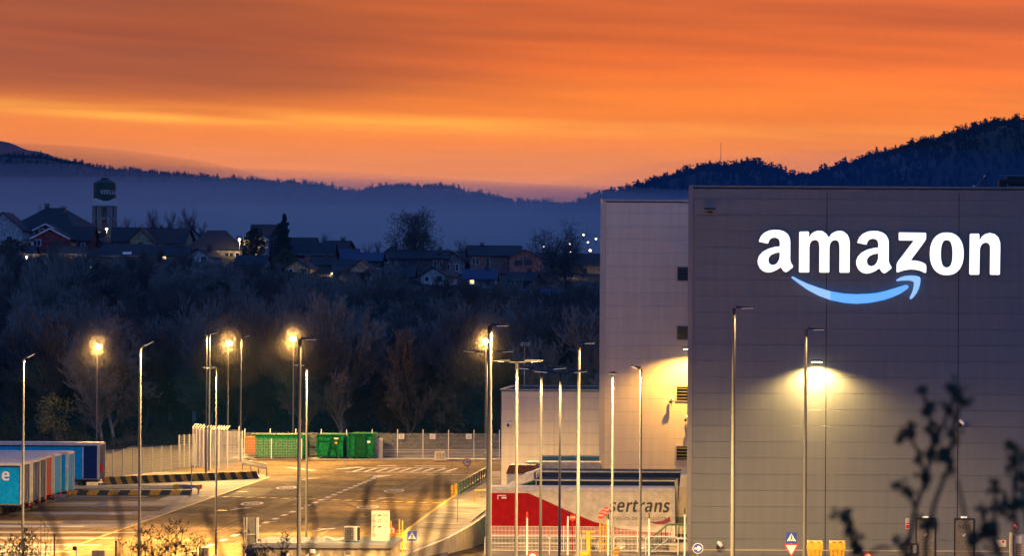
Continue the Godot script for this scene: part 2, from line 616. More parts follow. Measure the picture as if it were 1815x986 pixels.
func blob_tree(sd: int, pine: bool) -> ArrayMesh:   # a small tree of leaf tufts, about one metre tall, for far slopes
	var r := RandomNumberGenerator.new()
	r.seed = sd
	var mb := MB.new()
	mb.tube(Vector3.ZERO, Vector3(0, 0.7, 0), 0.03, 0.015, 3, false)
	for i in 44:
		var y := r.randf_range(0.35, 1.0) if not pine else r.randf_range(0.2, 1.0)
		var reach := (0.34 * sqrt(maxf(0.02, 1.0 - pow((y - 0.68) / 0.36, 2.0))) if not pine else 0.26 * (1.05 - y)) + 0.03
		var w := r.randf() * TAU
		var c := Vector3(cos(w) * reach * r.randf(), y, sin(w) * reach * r.randf())
		var s := r.randf_range(0.07, 0.15)
		var p := []
		for q in 4:
			p.append(c + Vector3(r.randf_range(-s, s), r.randf_range(-s, s), r.randf_range(-s, s)))
		mb.tri(p[0], p[1], p[2]); mb.tri(p[0], p[2], p[3]); mb.tri(p[0], p[3], p[1]); mb.tri(p[1], p[3], p[2])
	return mb.mesh()

func scatter(called: String, m: Mesh, mt: Material, spots: Array, label: String, category: String) -> void:
	var mm := MultiMesh.new()
	mm.transform_format = MultiMesh.TRANSFORM_3D
	mm.mesh = m
	mm.instance_count = spots.size()
	for i in spots.size():
		mm.set_instance_transform(i, spots[i])
	var o := MultiMeshInstance3D.new()
	o.multimesh = mm
	o.material_override = mt
	o.name = numbered(called)
	add_child(o)
	tag(o, label, category)
	o.set_meta("kind", "stuff")

func hills() -> void:
	var left := [[-150, 276], [0, 283], [60, 284], [130, 294], [200, 307], [300, 313], [400, 323], [500, 327], [560, 335], [620, 346], [700, 336], [790, 337], [850, 349], [920, 362], [1000, 366], [1060, 372], [1200, 372], [1500, 380]]
	var right := [[930, 400], [1000, 380], [1060, 362], [1090, 356], [1120, 345], [1170, 332], [1200, 322], [1250, 309], [1290, 308], [1330, 301], [1370, 312], [1410, 325], [1445, 322], [1500, 303], [1560, 286], [1600, 273], [1650, 262], [1700, 249], [1760, 232], [1815, 226], [1900, 212], [2050, 205]]
	var far := [[-200, 240], [0, 252], [60, 268], [130, 286], [200, 306], [300, 330], [500, 350]]
	var ga := hill("hills", left, 3400, 1500, -150, 1500, 6, 22)
	var gb := hill("hills", right, 2300, 1000, 930, 2050, 5, 18)
	hill("hills", far, 6500, 2000, -200, 500, 12, 30)
	for k in 2:
		var g: Array = [ga, gb][k]
		for kind in 2:
			var spots := []
			for i in (2600 if k == 0 else 3000):
				var u := rng.randi_range(0, g.size() - 2)
				var t := rng.randf()
				var row := 12 if rng.randf() < 0.45 else rng.randi_range(3, 12)
				if row == 12: t = rng.randf() * 0.2
				var p: Vector3 = g[u][row].lerp(g[u + 1][row], rng.randf()).lerp(g[u][row - 1], t)
				var s := rng.randf_range(4.0, 9.0) * (0.68 if k == 0 else 0.8) * (1.45 if rng.randf() < 0.15 else 1.0)
				spots.append(Transform3D(Basis(Vector3.UP, rng.randf() * TAU).scaled(Vector3(s * rng.randf_range(0.8, 1.3), s, s)), p - Vector3(0, 0.7, 0)))
			scatter("forest", blob_tree(20 + kind, kind == 1), M.needles, spots, ["broad-crowned", "pointed"][kind] + (" forest along the misty left ridge" if k == 0 else " forest along the dark right hill above the warehouse"), "forest")
	# the thin radio mast on the right hill
	var o := thing("radio_mast", "thin tall radio mast on the dark hill above the warehouse roof", "mast", at(1277, 318, 2290))
	var mb := MB.new()
	mb.tube(Vector3.ZERO, Vector3(0, 27, 0), 0.28, 0.16, 5)
	part(mb, "pole", M.trim, o)

func mist() -> void:
	var white := Color(0.98, 0.98, 0.98)
	var banks := []
	for q in [
			# centre, size, density, colour: banks that thin out upwards
			[at(150, 446, 2100), Vector3(1100, 100, 1300), 0.0022, Color(0.95, 0.88, 0.93)],
			[at(60, 392, 1700), Vector3(220, 46, 400), 0.0022, Color(0.95, 0.80, 0.80)],
			[at(560, 446, 2100), Vector3(1100, 74, 1500), 0.0026, white],
			[at(330, 360, 2600), Vector3(190, 32, 300), 0.0022, Color(0.97, 0.80, 0.72)],
			[at(850, 458, 2000), Vector3(800, 56, 1200), 0.0028, white],
			[at(1640, 420, 1900), Vector3(560, 104, 500), 0.0016, Color(0.12, 0.58, 0.97)],  # this and the next: added before the right hill, blue dusk haze put into the tint
			[at(1190, 420, 1950), Vector3(260, 54, 500), 0.0014, Color(0.2, 0.6, 0.97)],
			[at(500, 430, 2900), Vector3(1700, 108, 700), 0.0013, Color(0.35, 0.68, 0.97)],
			[at(10, 345, 5000), Vector3(900, 150, 1400), 0.0022, Color(0.97, 0.62, 0.36)]]:  # added; its warm tint paints sunset glow over the far ridge
		for k in 3:
			banks.append([q[0] - Vector3(0, q[1].y * 0.08 * k, 0), q[1] * Vector3(1.0 - 0.07 * k, [1.0, 0.74, 0.46][k], 1.0 - 0.05 * k), q[2] / 3.0, q[3]])
	for q in [[521, 594, 340], [405, 601, 336], [173, 607, 338], [861, 598, 340]]:  # nested volumes added round each flood lamp to give it a halo
		banks.append([at(q[0], q[1], q[2] - 1.0), Vector3(11, 11, 8), 0.0006, white])
		banks.append([at(q[0], q[1], q[2] - 1.0), Vector3(5.6, 5.6, 5.6), 0.0018, white])
		banks.append([at(q[0], q[1], q[2] - 0.6), Vector3(3.0, 3.0, 3.0), 0.009, white])
		banks.append([at(q[0], q[1], q[2] - 0.4), Vector3(1.8, 1.8, 1.8), 0.05, white])
	for b in banks:
		var fog := FogVolume.new()
		fog.name = numbered("mist")
		fog.shape = RenderingServer.FOG_VOLUME_SHAPE_ELLIPSOID
		fog.size = b[1]
		var fm := FogMaterial.new()
		fm.density = b[2]
		fm.albedo = b[3]
		fog.material = fm
		add_child(fog)
		fog.position = b[0]
		fog.set_meta("kind", "stuff")
		fog.set_meta("label", "thin mist volume of valley banks, tinted haze and added lamp halos")

# ------------------------------------------------------------------ warehouse blocks
func panels(parent: Node3D, xs: Array, top: float, first: float, pitch: float, key: String, holes := []) -> void:
	# xs: joints along the wall; each panel is a metal sheet standing 6 cm proud of the backing
	var cache := {}
	for i in xs.size() - 1:
		var y1 := top
		var row := 0
		while y1 > 0.05:
			var y0 := maxf(y1 - (first if row == 0 else pitch), 0.0)
			var spans := [[xs[i], xs[i + 1]]]
			for s in spans:
				var w: float = s[1] - s[0] - 0.02
				var h := y1 - y0 - 0.014
				if h > 0.02:
					var id := "%.2f/%.2f" % [w, h]
					if not cache.has(id):
						var mb := MB.new()
						mb.soft(Vector3.ZERO, Vector3(w, h, 0.06), 0.007)
						cache[id] = mb.mesh()
					piece(cache[id], "wall_panel", M["%s_%d" % [key, rng.randi_range(0, 2)]], parent, Vector3((s[0] + s[1]) / 2.0, (y0 + y1) / 2.0, 0.032))
			y1 = y0
			row += 1

func warehouse() -> void:
	var base := at(1221.5, 985, 195)
	base.y = 0
	var o := thing("warehouse", "big dark grey panelled warehouse block carrying the lit sign", "warehouse", base, WALL_TURN)
	var xs := [0.12, 8.36, 16.5, 24.8, 33.0]
	boxed(Vector3(16.6, 11.4, -18.1), Vector3(33.2, 22.8, 36.0), "wall", M.seam, o)
	panels(o, xs, 22.72, 0.62, 1.0, "panel")
	boxed(Vector3(-0.03, 11.4, -18.0), Vector3(0.3, 22.86, 36.3), "corner_trim", M.trim, o)
	boxed(Vector3(16.6, 22.86, -0.06), Vector3(33.5, 0.1, 0.42), "roof_edge", M.trim, o)
	boxed(Vector3(16.6, 0.42, 0.085), Vector3(33.0, 0.07, 0.05), "skirting_rail", M.trim_cream, o)
	for x in [8.36, 16.5]:
		boxed(Vector3(x, 11.3, 0.05), Vector3(0.05, 22.5, 0.05), "joint_cover", M.dark_metal, o)
	# two numbered doors at the right
	var k := 0
	for x in [14.55, 16.93]:
		var d := boxed(Vector3(x, 1.16, 0.085), Vector3(1.1, 2.32, 0.05), "door", M.grey_box, o)
		boxed(Vector3(x - 0.59, 1.18, 0.1), Vector3(0.07, 2.4, 0.09), "frame", M.dark_metal, d)
		boxed(Vector3(x, 2.415, 0.1), Vector3(1.25, 0.07, 0.09), "frame", M.dark_metal, d)
		boxed(Vector3(x + 0.59, 1.18, 0.1), Vector3(0.07, 2.4, 0.09), "frame", M.dark_metal, d)
		boxed(Vector3(x + 0.42, 1.05, 0.14), Vector3(0.14, 0.04, 0.06), "handle", M.galv, d)
		piece(flat_text(["5022", "5023"][k], 0.34, 0.01), "lettering", M.ink, d, Vector3(x - 0.38, 1.72, 0.112))
		var mb := MB.new()
		mb.lathe([Vector2(0.0, 0.02), Vector2(0.17, 0.02), Vector2(0.17, 0.0)], 20)
		var disc := part(mb, "round_sign", M.sign_white, d, Vector3(x, 1.42, 0.112))
		disc.rotation.x = PI / 2
		mb = MB.new()
		mb.lathe([Vector2(0.11, 0.026), Vector2(0.165, 0.026)], 20)
		mb.box(Vector3(0, 0.026, 0), Vector3(0.05, 0.004, 0.3), Basis(Vector3.UP, 0.7))
		part(mb, "round_sign_mark", M.ink, d, Vector3(x, 1.42, 0.112)).rotation.x = PI / 2
		k += 1
	# rear, paler block
	var b2 := at(1063.5, 900, 238)
	b2.y = 0
	var r := thing("warehouse", "pale cream panelled warehouse block set back behind the dark one", "warehouse", b2, WALL_TURN)
	boxed(Vector3(8.6, 11.75, -14.1), Vector3(17.2, 23.5, 28.0), "wall", M.seam, r)
	panels(r, [0.3, 8.5, 17.1], 23.4, 0.78, 1.0, "cream")
	boxed(Vector3(0.1, 11.75, -14.0), Vector3(0.42, 23.55, 28.25), "corner_trim", M.trim_cream, r)
	boxed(Vector3(8.6, 23.56, 0.0), Vector3(17.4, 0.1, 0.35), "roof_edge", M.trim_cream, r)
	for y in [18.05, 13.6, 9.05, 4.55]:
		var wx := 6.25
		var w := boxed(Vector3(wx, y, 0.1), Vector3(1.25, 1.2, 0.1), "window", M.trim_cream, r)
		boxed(Vector3(wx, y, 0.152), Vector3(1.05, 1.0, 0.03), "pane", M.glass_dark, w)
		for s in 4:
			var mb := MB.new()
			mb.box(Vector3(wx, y - 0.36 + s * 0.24, 0.18), Vector3(1.0, 0.03, 0.13), Basis(Vector3.RIGHT, 0.5))
			part(mb, "louvre_slat", M.louvre, w)
	# low annex with a sunken flat roof
	var b3 := at(887, 860, 267)
	b3.y = 0
	var a := thing("annex_building", "low cream annex with a flat sunken roof beside the fence", "building", b3, WALL_TURN)
	boxed(Vector3(6.5, 3.9, -8.2), Vector3(13.0, 7.8, 16.0), "wall", M.seam, a)
	panels(a, [0.06, 4.5, 8.9, 13.0], 8.45, 0.5, 1.0, "cream")
	boxed(Vector3(6.5, 7.83, -8.2), Vector3(12.4, 0.06, 15.6), "roof", M.roof_membrane, a)
	for q in [[Vector3(6.5, 8.2, -0.15), Vector3(13.0, 0.7, 0.24)], [Vector3(6.5, 8.2, -16.1), Vector3(13.0, 0.7, 0.24)], [Vector3(0.12, 8.2, -8.1), Vector3(0.24, 0.7, 15.6)]]:
		boxed(q[0], q[1], "parapet", M.roof_membrane, a)
	for q in [[Vector3(6.5, 8.59, -0.12), Vector3(13.2, 0.07, 0.44)], [Vector3(6.5, 8.59, -16.1), Vector3(13.2, 0.07, 0.4)], [Vector3(0.08, 8.59, -8.1), Vector3(0.44, 0.07, 15.5)]]:
		boxed(q[0], q[1], "coping", M.galv, a)
	for i in 9:
		boxed(Vector3(2.0 + i * 1.15, 8.2, -15.93), Vector3(0.06, 0.62, 0.06), "parapet_rib", M.trim, a)

func flat_text(s: String, size: float, depth: float, bold := true, shear := 0.0) -> ArrayMesh:
	var t := TextMesh.new()
	var f := SystemFont.new()
	f.font_names = PackedStringArray(["Droid Sans"])
	f.font_weight = 700 if bold else 400
	t.font = f
	t.text = s
	t.font_size = 64
	t.pixel_size = size / 64.0
	t.depth = depth
	t.curve_step = 1.5
	t.horizontal_alignment = HORIZONTAL_ALIGNMENT_LEFT
	t.vertical_alignment = VERTICAL_ALIGNMENT_BOTTOM
	var mb := MB.new()
	for k in t.get_surface_count():
		var arr := t.surface_get_arrays(k)
		var pv: PackedVector3Array = arr[Mesh.ARRAY_VERTEX]
		var pi: PackedInt32Array = arr[Mesh.ARRAY_INDEX]
		for i in range(0, pi.size(), 3):
			var p := []
			for j in 3:
				var w := pv[pi[i + j]]
				p.append(Vector3(w.x + w.y * shear, w.y, w.z))
			mb.tri(p[0], p[1], p[2])
	return mb.mesh()

# ------------------------------------------------------------------ the lit sign
func outline(pts: Array, s: float) -> PackedVector2Array:
	var o := PackedVector2Array()
	for i in range(0, pts.size(), 2):
		o.append(Vector2(pts[i] * s, -pts[i + 1] * s))
	return o

func with_hole(outer: PackedVector2Array, i: int, hole: PackedVector2Array, j: int) -> PackedVector2Array:
	# joins a hole to its outline through a hairline cut from outer[i] to hole[j]
	var o := PackedVector2Array()
	for k in outer.size() + 1:
		var p := outer[(i + k) % outer.size()]
		o.append(p if k < outer.size() else p + (outer[(i - 1 + outer.size()) % outer.size()] - p) * 0.004)
	var same := Geometry2D.is_polygon_clockwise(outer) == Geometry2D.is_polygon_clockwise(hole)
	for k in hole.size() + 1:
		var idx := (j - k + hole.size() * 2) % hole.size() if same else (j + k) % hole.size()
		var p := hole[idx]
		if k == hole.size():
			var nx := hole[(j + 1) % hole.size()] if same else hole[(j - 1 + hole.size()) % hole.size()]
			p += (nx - p) * 0.004
		o.append(p)
	# the cut closes on itself: outer end -> hole start ... hole end -> outer start
	return o

func sign_letters() -> void:
	var s := 0.005124
	var wall := Transform3D(Basis(Vector3.UP, WALL_TURN), at(1221.5, 985, 195) * Vector3(1, 0, 1))
	var spot := wall * Vector3(3.79, 20.42, 0.14)
	var o := thing("lit_sign", "large glowing white amazon lettering over a blue smile arrow on the warehouse", "sign", spot, WALL_TURN)
	var a := [75, 190, 185, 212, 195, 180, 215, 152, 250, 138, 285, 140, 315, 160, 327, 195, 327, 243, 270, 250, 190, 272, 120, 310, 78, 360, 60, 415, 65, 460, 90, 510, 130, 545, 190, 560, 240, 550, 290, 528, 340, 495, 372, 540, 400, 556, 425, 543, 485, 495, 488, 480, 465, 445, 453, 405, 453, 180, 445, 140, 420, 95, 380, 65, 330, 48, 270, 44, 200, 52, 140, 80, 100, 120, 80, 165]
	var ah := [327, 315, 270, 325, 225, 345, 195, 380, 190, 410, 198, 445, 220, 465, 250, 470, 285, 455, 312, 420, 325, 380]
	var m := [558, 75, 568, 65, 665, 62, 676, 72, 678, 140, 700, 95, 740, 65, 790, 52, 840, 58, 885, 90, 915, 135, 945, 90, 990, 62, 1040, 52, 1090, 60, 1135, 95, 1158, 140, 1167, 190, 1167, 545, 1158, 556, 1053, 556, 1044, 547, 1044, 240, 1038, 200, 1020, 172, 990, 163, 955, 175, 932, 205, 923, 250, 923, 547, 914, 556, 810, 556, 802, 547, 802, 235, 795, 195, 775, 168, 748, 162, 712, 175, 690, 205, 682, 250, 682, 547, 672, 556, 566, 556, 558, 547]
	var z := [258, 75, 266, 67, 578, 70, 588, 80, 588, 140, 575, 170, 405, 403, 470, 406, 530, 420, 580, 445, 592, 470, 592, 545, 582, 554, 570, 552, 520, 528, 460, 515, 400, 512, 330, 522, 275, 540, 245, 550, 233, 542, 235, 455, 245, 425, 440, 165, 268, 165, 258, 155]
	var nn := [1112, 90, 1120, 79, 1217, 77, 1228, 87, 1230, 165, 1255, 115, 1300, 80, 1355, 68, 1410, 80, 1455, 120, 1478, 180, 1480, 240, 1477, 562, 1468, 572, 1365, 572, 1356, 562, 1358, 250, 1352, 215, 1335, 192, 1305, 183, 1270, 195, 1245, 225, 1234, 265, 1230, 562, 1220, 572, 1118, 572, 1108, 562]
	var pa := with_hole(outline(a, s), 8, outline(ah, s), 0)
	var pm := outline(m, s)
	var shift := Transform2D(0, Vector2(1496 * s, 0))
	var pz := shift * outline(z, s)
	var pn := shift * outline(nn, s)
	var ring := PackedVector2Array()
	var inner := PackedVector2Array()
	for i in 40:
		var w := TAU * i / 40.0
		var e := 0.88
		ring.append(Vector2((2333 + 204 * signf(cos(w)) * pow(absf(cos(w)), e)) * s, (-322 + 257 * signf(sin(w)) * pow(absf(sin(w)), e)) * s))
		inner.append(Vector2((2332 + 70 * signf(cos(w)) * pow(absf(cos(w)), 0.8)) * s, (-322 + 165 * signf(sin(w)) * pow(absf(sin(w)), 0.8)) * s))
	var po := with_hole(ring, 0, inner, 0)
	var pa2 := Transform2D(0, Vector2(1183 * s, -7 * s)) * pa
	for p in [pa, pm, pa2, pz, po, pn]:
		var mb := MB.new()
		mb.prism(p, 0.0, 0.16)
		var l := part(mb, "sign_letter", M.trim, o)
		var face := MB.new()
		face.prism(p, 0.163, 0.168)
		part(face, "letter_light", M.letter_light, l)
		l.set_meta("label", "white glowing letter " + ["a", "m", "a", "z", "o", "n"][o.get_child_count() - 1])
	# seams where two sheets of a letter meet
	for q in [[112, 112, 525], [945, 112, 175], [1298, 118, 530], [2512, 210, 430]]:
		boxed(Vector3(q[0] * s, -(q[1] + q[2]) * 0.5 * s, 0.169), Vector3(0.012, (q[2] - q[1]) * s, 0.006), "letter_seam", M.trim, o)
	var smile := [485, 604, 560, 645, 660, 690, 800, 740, 940, 781, 940, 886, 800, 835, 660, 762, 560, 690, 470, 622, 472, 608]
	var smile2 := [944, 782, 1100, 808, 1250, 815, 1400, 808, 1496, 797, 1596, 775, 1726, 735, 1836, 700, 1866, 700, 1879, 720, 1866, 745, 1776, 805, 1676, 850, 1586, 880, 1496, 900, 1400, 918, 1250, 930, 1100, 918, 944, 887]
	var head := [232, 640, 280, 610, 340, 592, 400, 585, 460, 588, 510, 600, 524, 625, 520, 680, 505, 740, 475, 800, 435, 850, 412, 870, 395, 866, 400, 840, 425, 790, 440, 740, 447, 690, 445, 665, 420, 650, 370, 645, 300, 647, 240, 655]
	var k := 0
	for q in [smile, smile2, head]:
		var poly := outline(q, s)
		if k == 2: poly = shift * poly
		var mb := MB.new()
		mb.prism(poly, 0.0, 0.16)
		part(mb, "sign_smile", M.smile_light if k == 1 else M.smile_pale_light, o)
		k += 1

# things fixed to the walls and standing on the roof
func wall_things() -> void:
	var wall := Transform3D(Basis(Vector3.UP, WALL_TURN), at(1221.5, 985, 195) * Vector3(1, 0, 1))
	wall_lamp("bright wall lamp lighting the dark warehouse wall below the sign", wall * Vector3(7.76, 12.0, 0.06), WALL_TURN, 210.0, Color(1.0, 0.80, 0.45), true, 0.8)
	wall_lamp("unlit wall lamp near the top left corner of the dark warehouse", wall * Vector3(1.15, 21.3, 0.06), WALL_TURN, 0.0, Color.WHITE, false)
	var rear := Transform3D(Basis(Vector3.UP, WALL_TURN), at(1063.5, 900, 238) * Vector3(1, 0, 1))
	wall_lamp("wall lamp on the cream wall half hidden behind the dark block", rear * Vector3(6.55, 12.35, 0.07), WALL_TURN, 230.0, Color(1.0, 0.72, 0.30), true, 2.0)
	camera_box("security camera on the cream wall beside a louvred window", rear * Vector3(5.45, 8.65, 0.07))
	camera_box("security camera on the cream wall right beside the dark block", rear * Vector3(6.6, 7.3, 0.07))
	var annex := Transform3D(Basis(Vector3.UP, WALL_TURN), at(887, 860, 267) * Vector3(1, 0, 1))
	camera_box("security camera on the left end of the low annex", annex * Vector3(0.85, 5.85, 0.07))
	camera_box("security camera on the dark warehouse wall above the numbered doors", wall * Vector3(16.8, 8.45, 0.07))
	camera_box("small low camera box near the foot of the dark warehouse", wall * Vector3(1.95, 0.85, 0.07))
	var v := thing("wall_vent", "small dark vent grille on the annex above the white trailer", "vent", annex * Vector3(6.3, 2.62, 0.07), WALL_TURN)
	boxed(Vector3(0, 0, 0.03), Vector3(0.5, 0.16, 0.06), "frame", M.louvre, v)
	boxed(Vector3(0, 0.02, 0.08), Vector3(0.42, 0.03, 0.05), "slat", M.dark_metal, v)
	# little lights over the doors
	for x in [14.55, 16.93]:
		var l := thing("door_light", "small bulkhead light above the %s numbered door" % ("left" if x < 15.0 else "right"), "light", wall * Vector3(x - 0.02, 2.52, 0.07), WALL_TURN)
		boxed(Vector3(0, 0, 0.03), Vector3(0.42, 0.14, 0.06), "housing", M.sign_grey, l)
		boxed(Vector3(0, 0, 0.075), Vector3(0.36, 0.1, 0.03), "lens", M.door_light, l)
	# sign boards by the doors
	var s := thing("safety_sign", "narrow red and white safety sign left of door 5022", "sign", wall * Vector3(13.43, 2.1, 0.07), WALL_TURN)
	boxed(Vector3(0, 0, 0.02), Vector3(0.24, 0.64, 0.02), "board", M.sign_white, s)
	for y in [[-0.18, 0.22], [0.02, 0.1]]:
		boxed(Vector3(0, y[0], 0.033), Vector3(0.2, y[1], 0.006), "red_field", M.sign_red, s)
	for i in 4:
		boxed(Vector3(0, 0.27 - i * 0.05, 0.033), Vector3(0.17, 0.02, 0.006), "print_line", M.ink, s)
	s = thing("notice_board", "white notice with a red mark right of door 5023", "sign", wall * Vector3(19.22, 0.92, 0.07), WALL_TURN)
	boxed(Vector3(0, 0, 0.02), Vector3(0.6, 0.42, 0.02), "board", M.sign_white, s)
	boxed(Vector3(0.12, 0.1, 0.033), Vector3(0.15, 0.14, 0.006), "red_mark", M.sign_red, s)
	for i in 3:
		boxed(Vector3(-0.03, -0.05 - i * 0.05, 0.033), Vector3(0.4, 0.014, 0.006), "print_line", M.sign_grey, s)
	s = thing("fire_point_sign", "small red fire hose sign at the right of the dark wall", "sign", wall * Vector3(20.08, 2.0, 0.07), WALL_TURN)
	boxed(Vector3(0, 0, 0.02), Vector3(0.3, 0.4, 0.02), "board", M.sign_red, s)
	var mb := MB.new()
	mb.lathe([Vector2(0.0, 0.006), Vector2(0.08, 0.006), Vector2(0.08, 0.0)], 14)
	part(mb, "hose_mark", M.sign_white, s, Vector3(-0.03, 0.03, 0.031)).rotation.x = PI / 2
	boxed(Vector3(0.06, -0.08, 0.034), Vector3(0.04, 0.16, 0.006), "hose_tail", M.sign_white, s)
	s = thing("gate_cabinet", "cream cabinet with a grille at the right edge by the dark wall", "cabinet", wall * Vector3(20.3, 0.0, 0.6), WALL_TURN)
	boxed(Vector3(0.15, 0.75, 0), Vector3(1.3, 1.5, 0.5), "body", M.sign_grey, s)
	boxed(Vector3(-0.55, 0.8, 0.12), Vector3(0.14, 1.62, 0.6), "side_post", M.cream_body, s)
	boxed(Vector3(-0.08, 1.2, 0.26), Vector3(0.34, 0.45, 0.02), "plate", M.sign_white, s)
	for i in 6:
		boxed(Vector3(-0.08, 0.88 - i * 0.13, 0.262), Vector3(0.34, 0.05, 0.03), "grille_slat", M.rust_brown, s)
	# grey wall boxes left of the doors
	for i in 2:
		var g := thing("meter_box", ["left", "right"][i] + " one of two dark meter boxes under the safety sign", "box", wall * Vector3(13.46 + i * 0.42, 0.0, 0.2), WALL_TURN)
		boxed(Vector3(0, 0.45, 0), Vector3(0.3, 0.9, 0.24), "case", M.dark_metal, g)
		boxed(Vector3(0, 0.55, 0.125), Vector3(0.22, 0.5, 0.02), "door", M.trim, g)
	var pipe := thing("wall_pipe", "thin pale conduit rising beside the safety sign on the wall", "pipe", wall * Vector3(12.67, 1.0, 0.1), WALL_TURN)
	mb = MB.new()
	mb.tube(Vector3.ZERO, Vector3(0, 0.75, 0), 0.02, 0.02, 6)
	part(mb, "tube", M.galv, pipe)
	# plant on the roof, at the far right
	var u := thing("roof_unit", "dark air handling units on the warehouse roof at the right", "roof unit", wall * Vector3(18.3, 22.8, -3.0), WALL_TURN)
	for q in [[Vector3(1.15, 0.35, 0), Vector3(0.5, 0.7, 1.2)], [Vector3(2.15, 0.62, 0), Vector3(1.6, 0.5, 1.4)], [Vector3(3.9, 0.62, 0), Vector3(1.6, 0.5, 1.4)], [Vector3(2.9, 0.15, 0), Vector3(3.0, 0.28, 1.0)]]:
		mb = MB.new()
		mb.soft(q[0], q[1], 0.05)
		part(mb, "casing", M.black if q[0].y > 0.3 else M.trim, u)
	mb = MB.new()
	mb.path([Vector3(0.9, 0.98, 0), Vector3(4.8, 0.98, 0)], 0.025, 5)
	part(mb, "handrail", M.trim, u)
	for x in [1.4, 2.6, 3.1, 4.4]:
		boxed(Vector3(x, 0.2, 0.75), Vector3(0.08, 0.4, 0.08), "leg", M.trim, u)
	var f := thing("roof_floodlight", "short roof mast with a strut left of the roof units", "mast", wall * Vector3(18.25, 22.8, -1.5), WALL_TURN)
	mb = MB.new()
	mb.tube(Vector3.ZERO, Vector3(0, 0.85, 0), 0.05, 0.05, 6)
	part(mb, "pole", M.dark_metal, f)
	mb = MB.new()
	mb.tube(Vector3(-0.05, 0.82, 0), Vector3(-0.7, 0.1, 0), 0.02, 0.02, 5)
	mb.tube(Vector3(-0.3, 0.03, 0), Vector3(-0.72, 0.25, 0), 0.03, 0.03, 5)
	part(mb, "strut", M.trim, f)
	mb = MB.new()
	mb.soft(Vector3(-0.72, 0.22, 0), Vector3(0.1, 0.12, 0.16), 0.02)
	mb.soft(Vector3(-0.06, 0.86, 0), Vector3(0.1, 0.12, 0.12), 0.02)
	part(mb, "camera_head", M.sign_white, f)

func wall_lamp(label: String, where: Vector3, turn: float, energy: float, c: Color, lit: bool, reach := 0.62) -> void:
	var o := thing("wall_lamp", label, "wall lamp", where, turn)
	boxed(Vector3(0, 0, 0.08), Vector3(0.3, 0.2, 0.16), "bracket", M.lamp_head, o)
	var mb := MB.new()
	mb.tube(Vector3(0, 0.02, 0.1), Vector3(0, 0.12, reach - 0.2), 0.035, 0.035, 6)
	part(mb, "arm", M.lamp_head, o)
	mb = MB.new()
	mb.soft(Vector3(0, 0.14, reach), Vector3(0.72, 0.13, 0.5), 0.05)
	part(mb, "lamp_housing", M.lamp_head, o)
	if lit:
		mb = MB.new()
		mb.soft(Vector3(0, 0.05, reach), Vector3(0.62, 0.05, 0.42), 0.02)
		part(mb, "lamp_glass", M.wall_lamp_light, o)
		var l := SpotLight3D.new()
		l.name = "lamp_light"
		l.light_energy = energy
		l.light_color = c
		l.light_size = 0.12
		l.spot_angle = 78
		l.spot_angle_attenuation = 0.55
		l.spot_range = 60
		l.spot_attenuation = 2
		l.shadow_enabled = true
		o.add_child(l)
		l.position = Vector3(0, 0.0, reach)
		l.rotation.x = -PI / 2
	else:
		boxed(Vector3(0, 0.065, reach), Vector3(0.6, 0.03, 0.4), "lamp_glass", M.sign_grey, o)

func camera_box(label: String, where: Vector3) -> void:
	var o := thing("security_camera", label, "camera", where, WALL_TURN)
	var mb := MB.new()
	mb.tube(Vector3.ZERO, Vector3(0, 0.0, 0.3), 0.03, 0.03, 6)
	mb.soft(Vector3(0, 0, 0.02), Vector3(0.14, 0.2, 0.05), 0.02)
	part(mb, "bracket", M.sign_grey, o)
	mb = MB.new()
	mb.soft(Vector3(-0.08, -0.05, 0.42), Vector3(0.16, 0.2, 0.5), 0.04, Basis(Vector3.UP, 0.6) * Basis(Vector3.RIGHT, 0.5))
	part(mb, "housing", M.sign_white, o)
	mb = MB.new()
	mb.soft(Vector3(-0.2, -0.24, 0.5), Vector3(0.2, 0.24, 0.2), 0.06)
	part(mb, "lens_dome", M.dark_metal, o)

# ------------------------------------------------------------------ markings on the yard
func strip(mb: MB, a: Vector3, b: Vector3, w: float, y: float) -> void:
	var t := (b - a).normalized()
	var s := t.cross(Vector3.UP) * w / 2.0
	a.y = y; b.y = y
	mb.quad_o(a - s, b - s, b + s, a + s, (a + b) / 2.0 - Vector3(0, 5, 0))

func marking(called: String, material: Material, build: Callable) -> void:
	var mb := MB.new()
	build.call(mb)
	struct(mb, called, material)

func along(a: Vector3, b: Vector3, t: float) -> Vector3:
	return a.lerp(b, t)

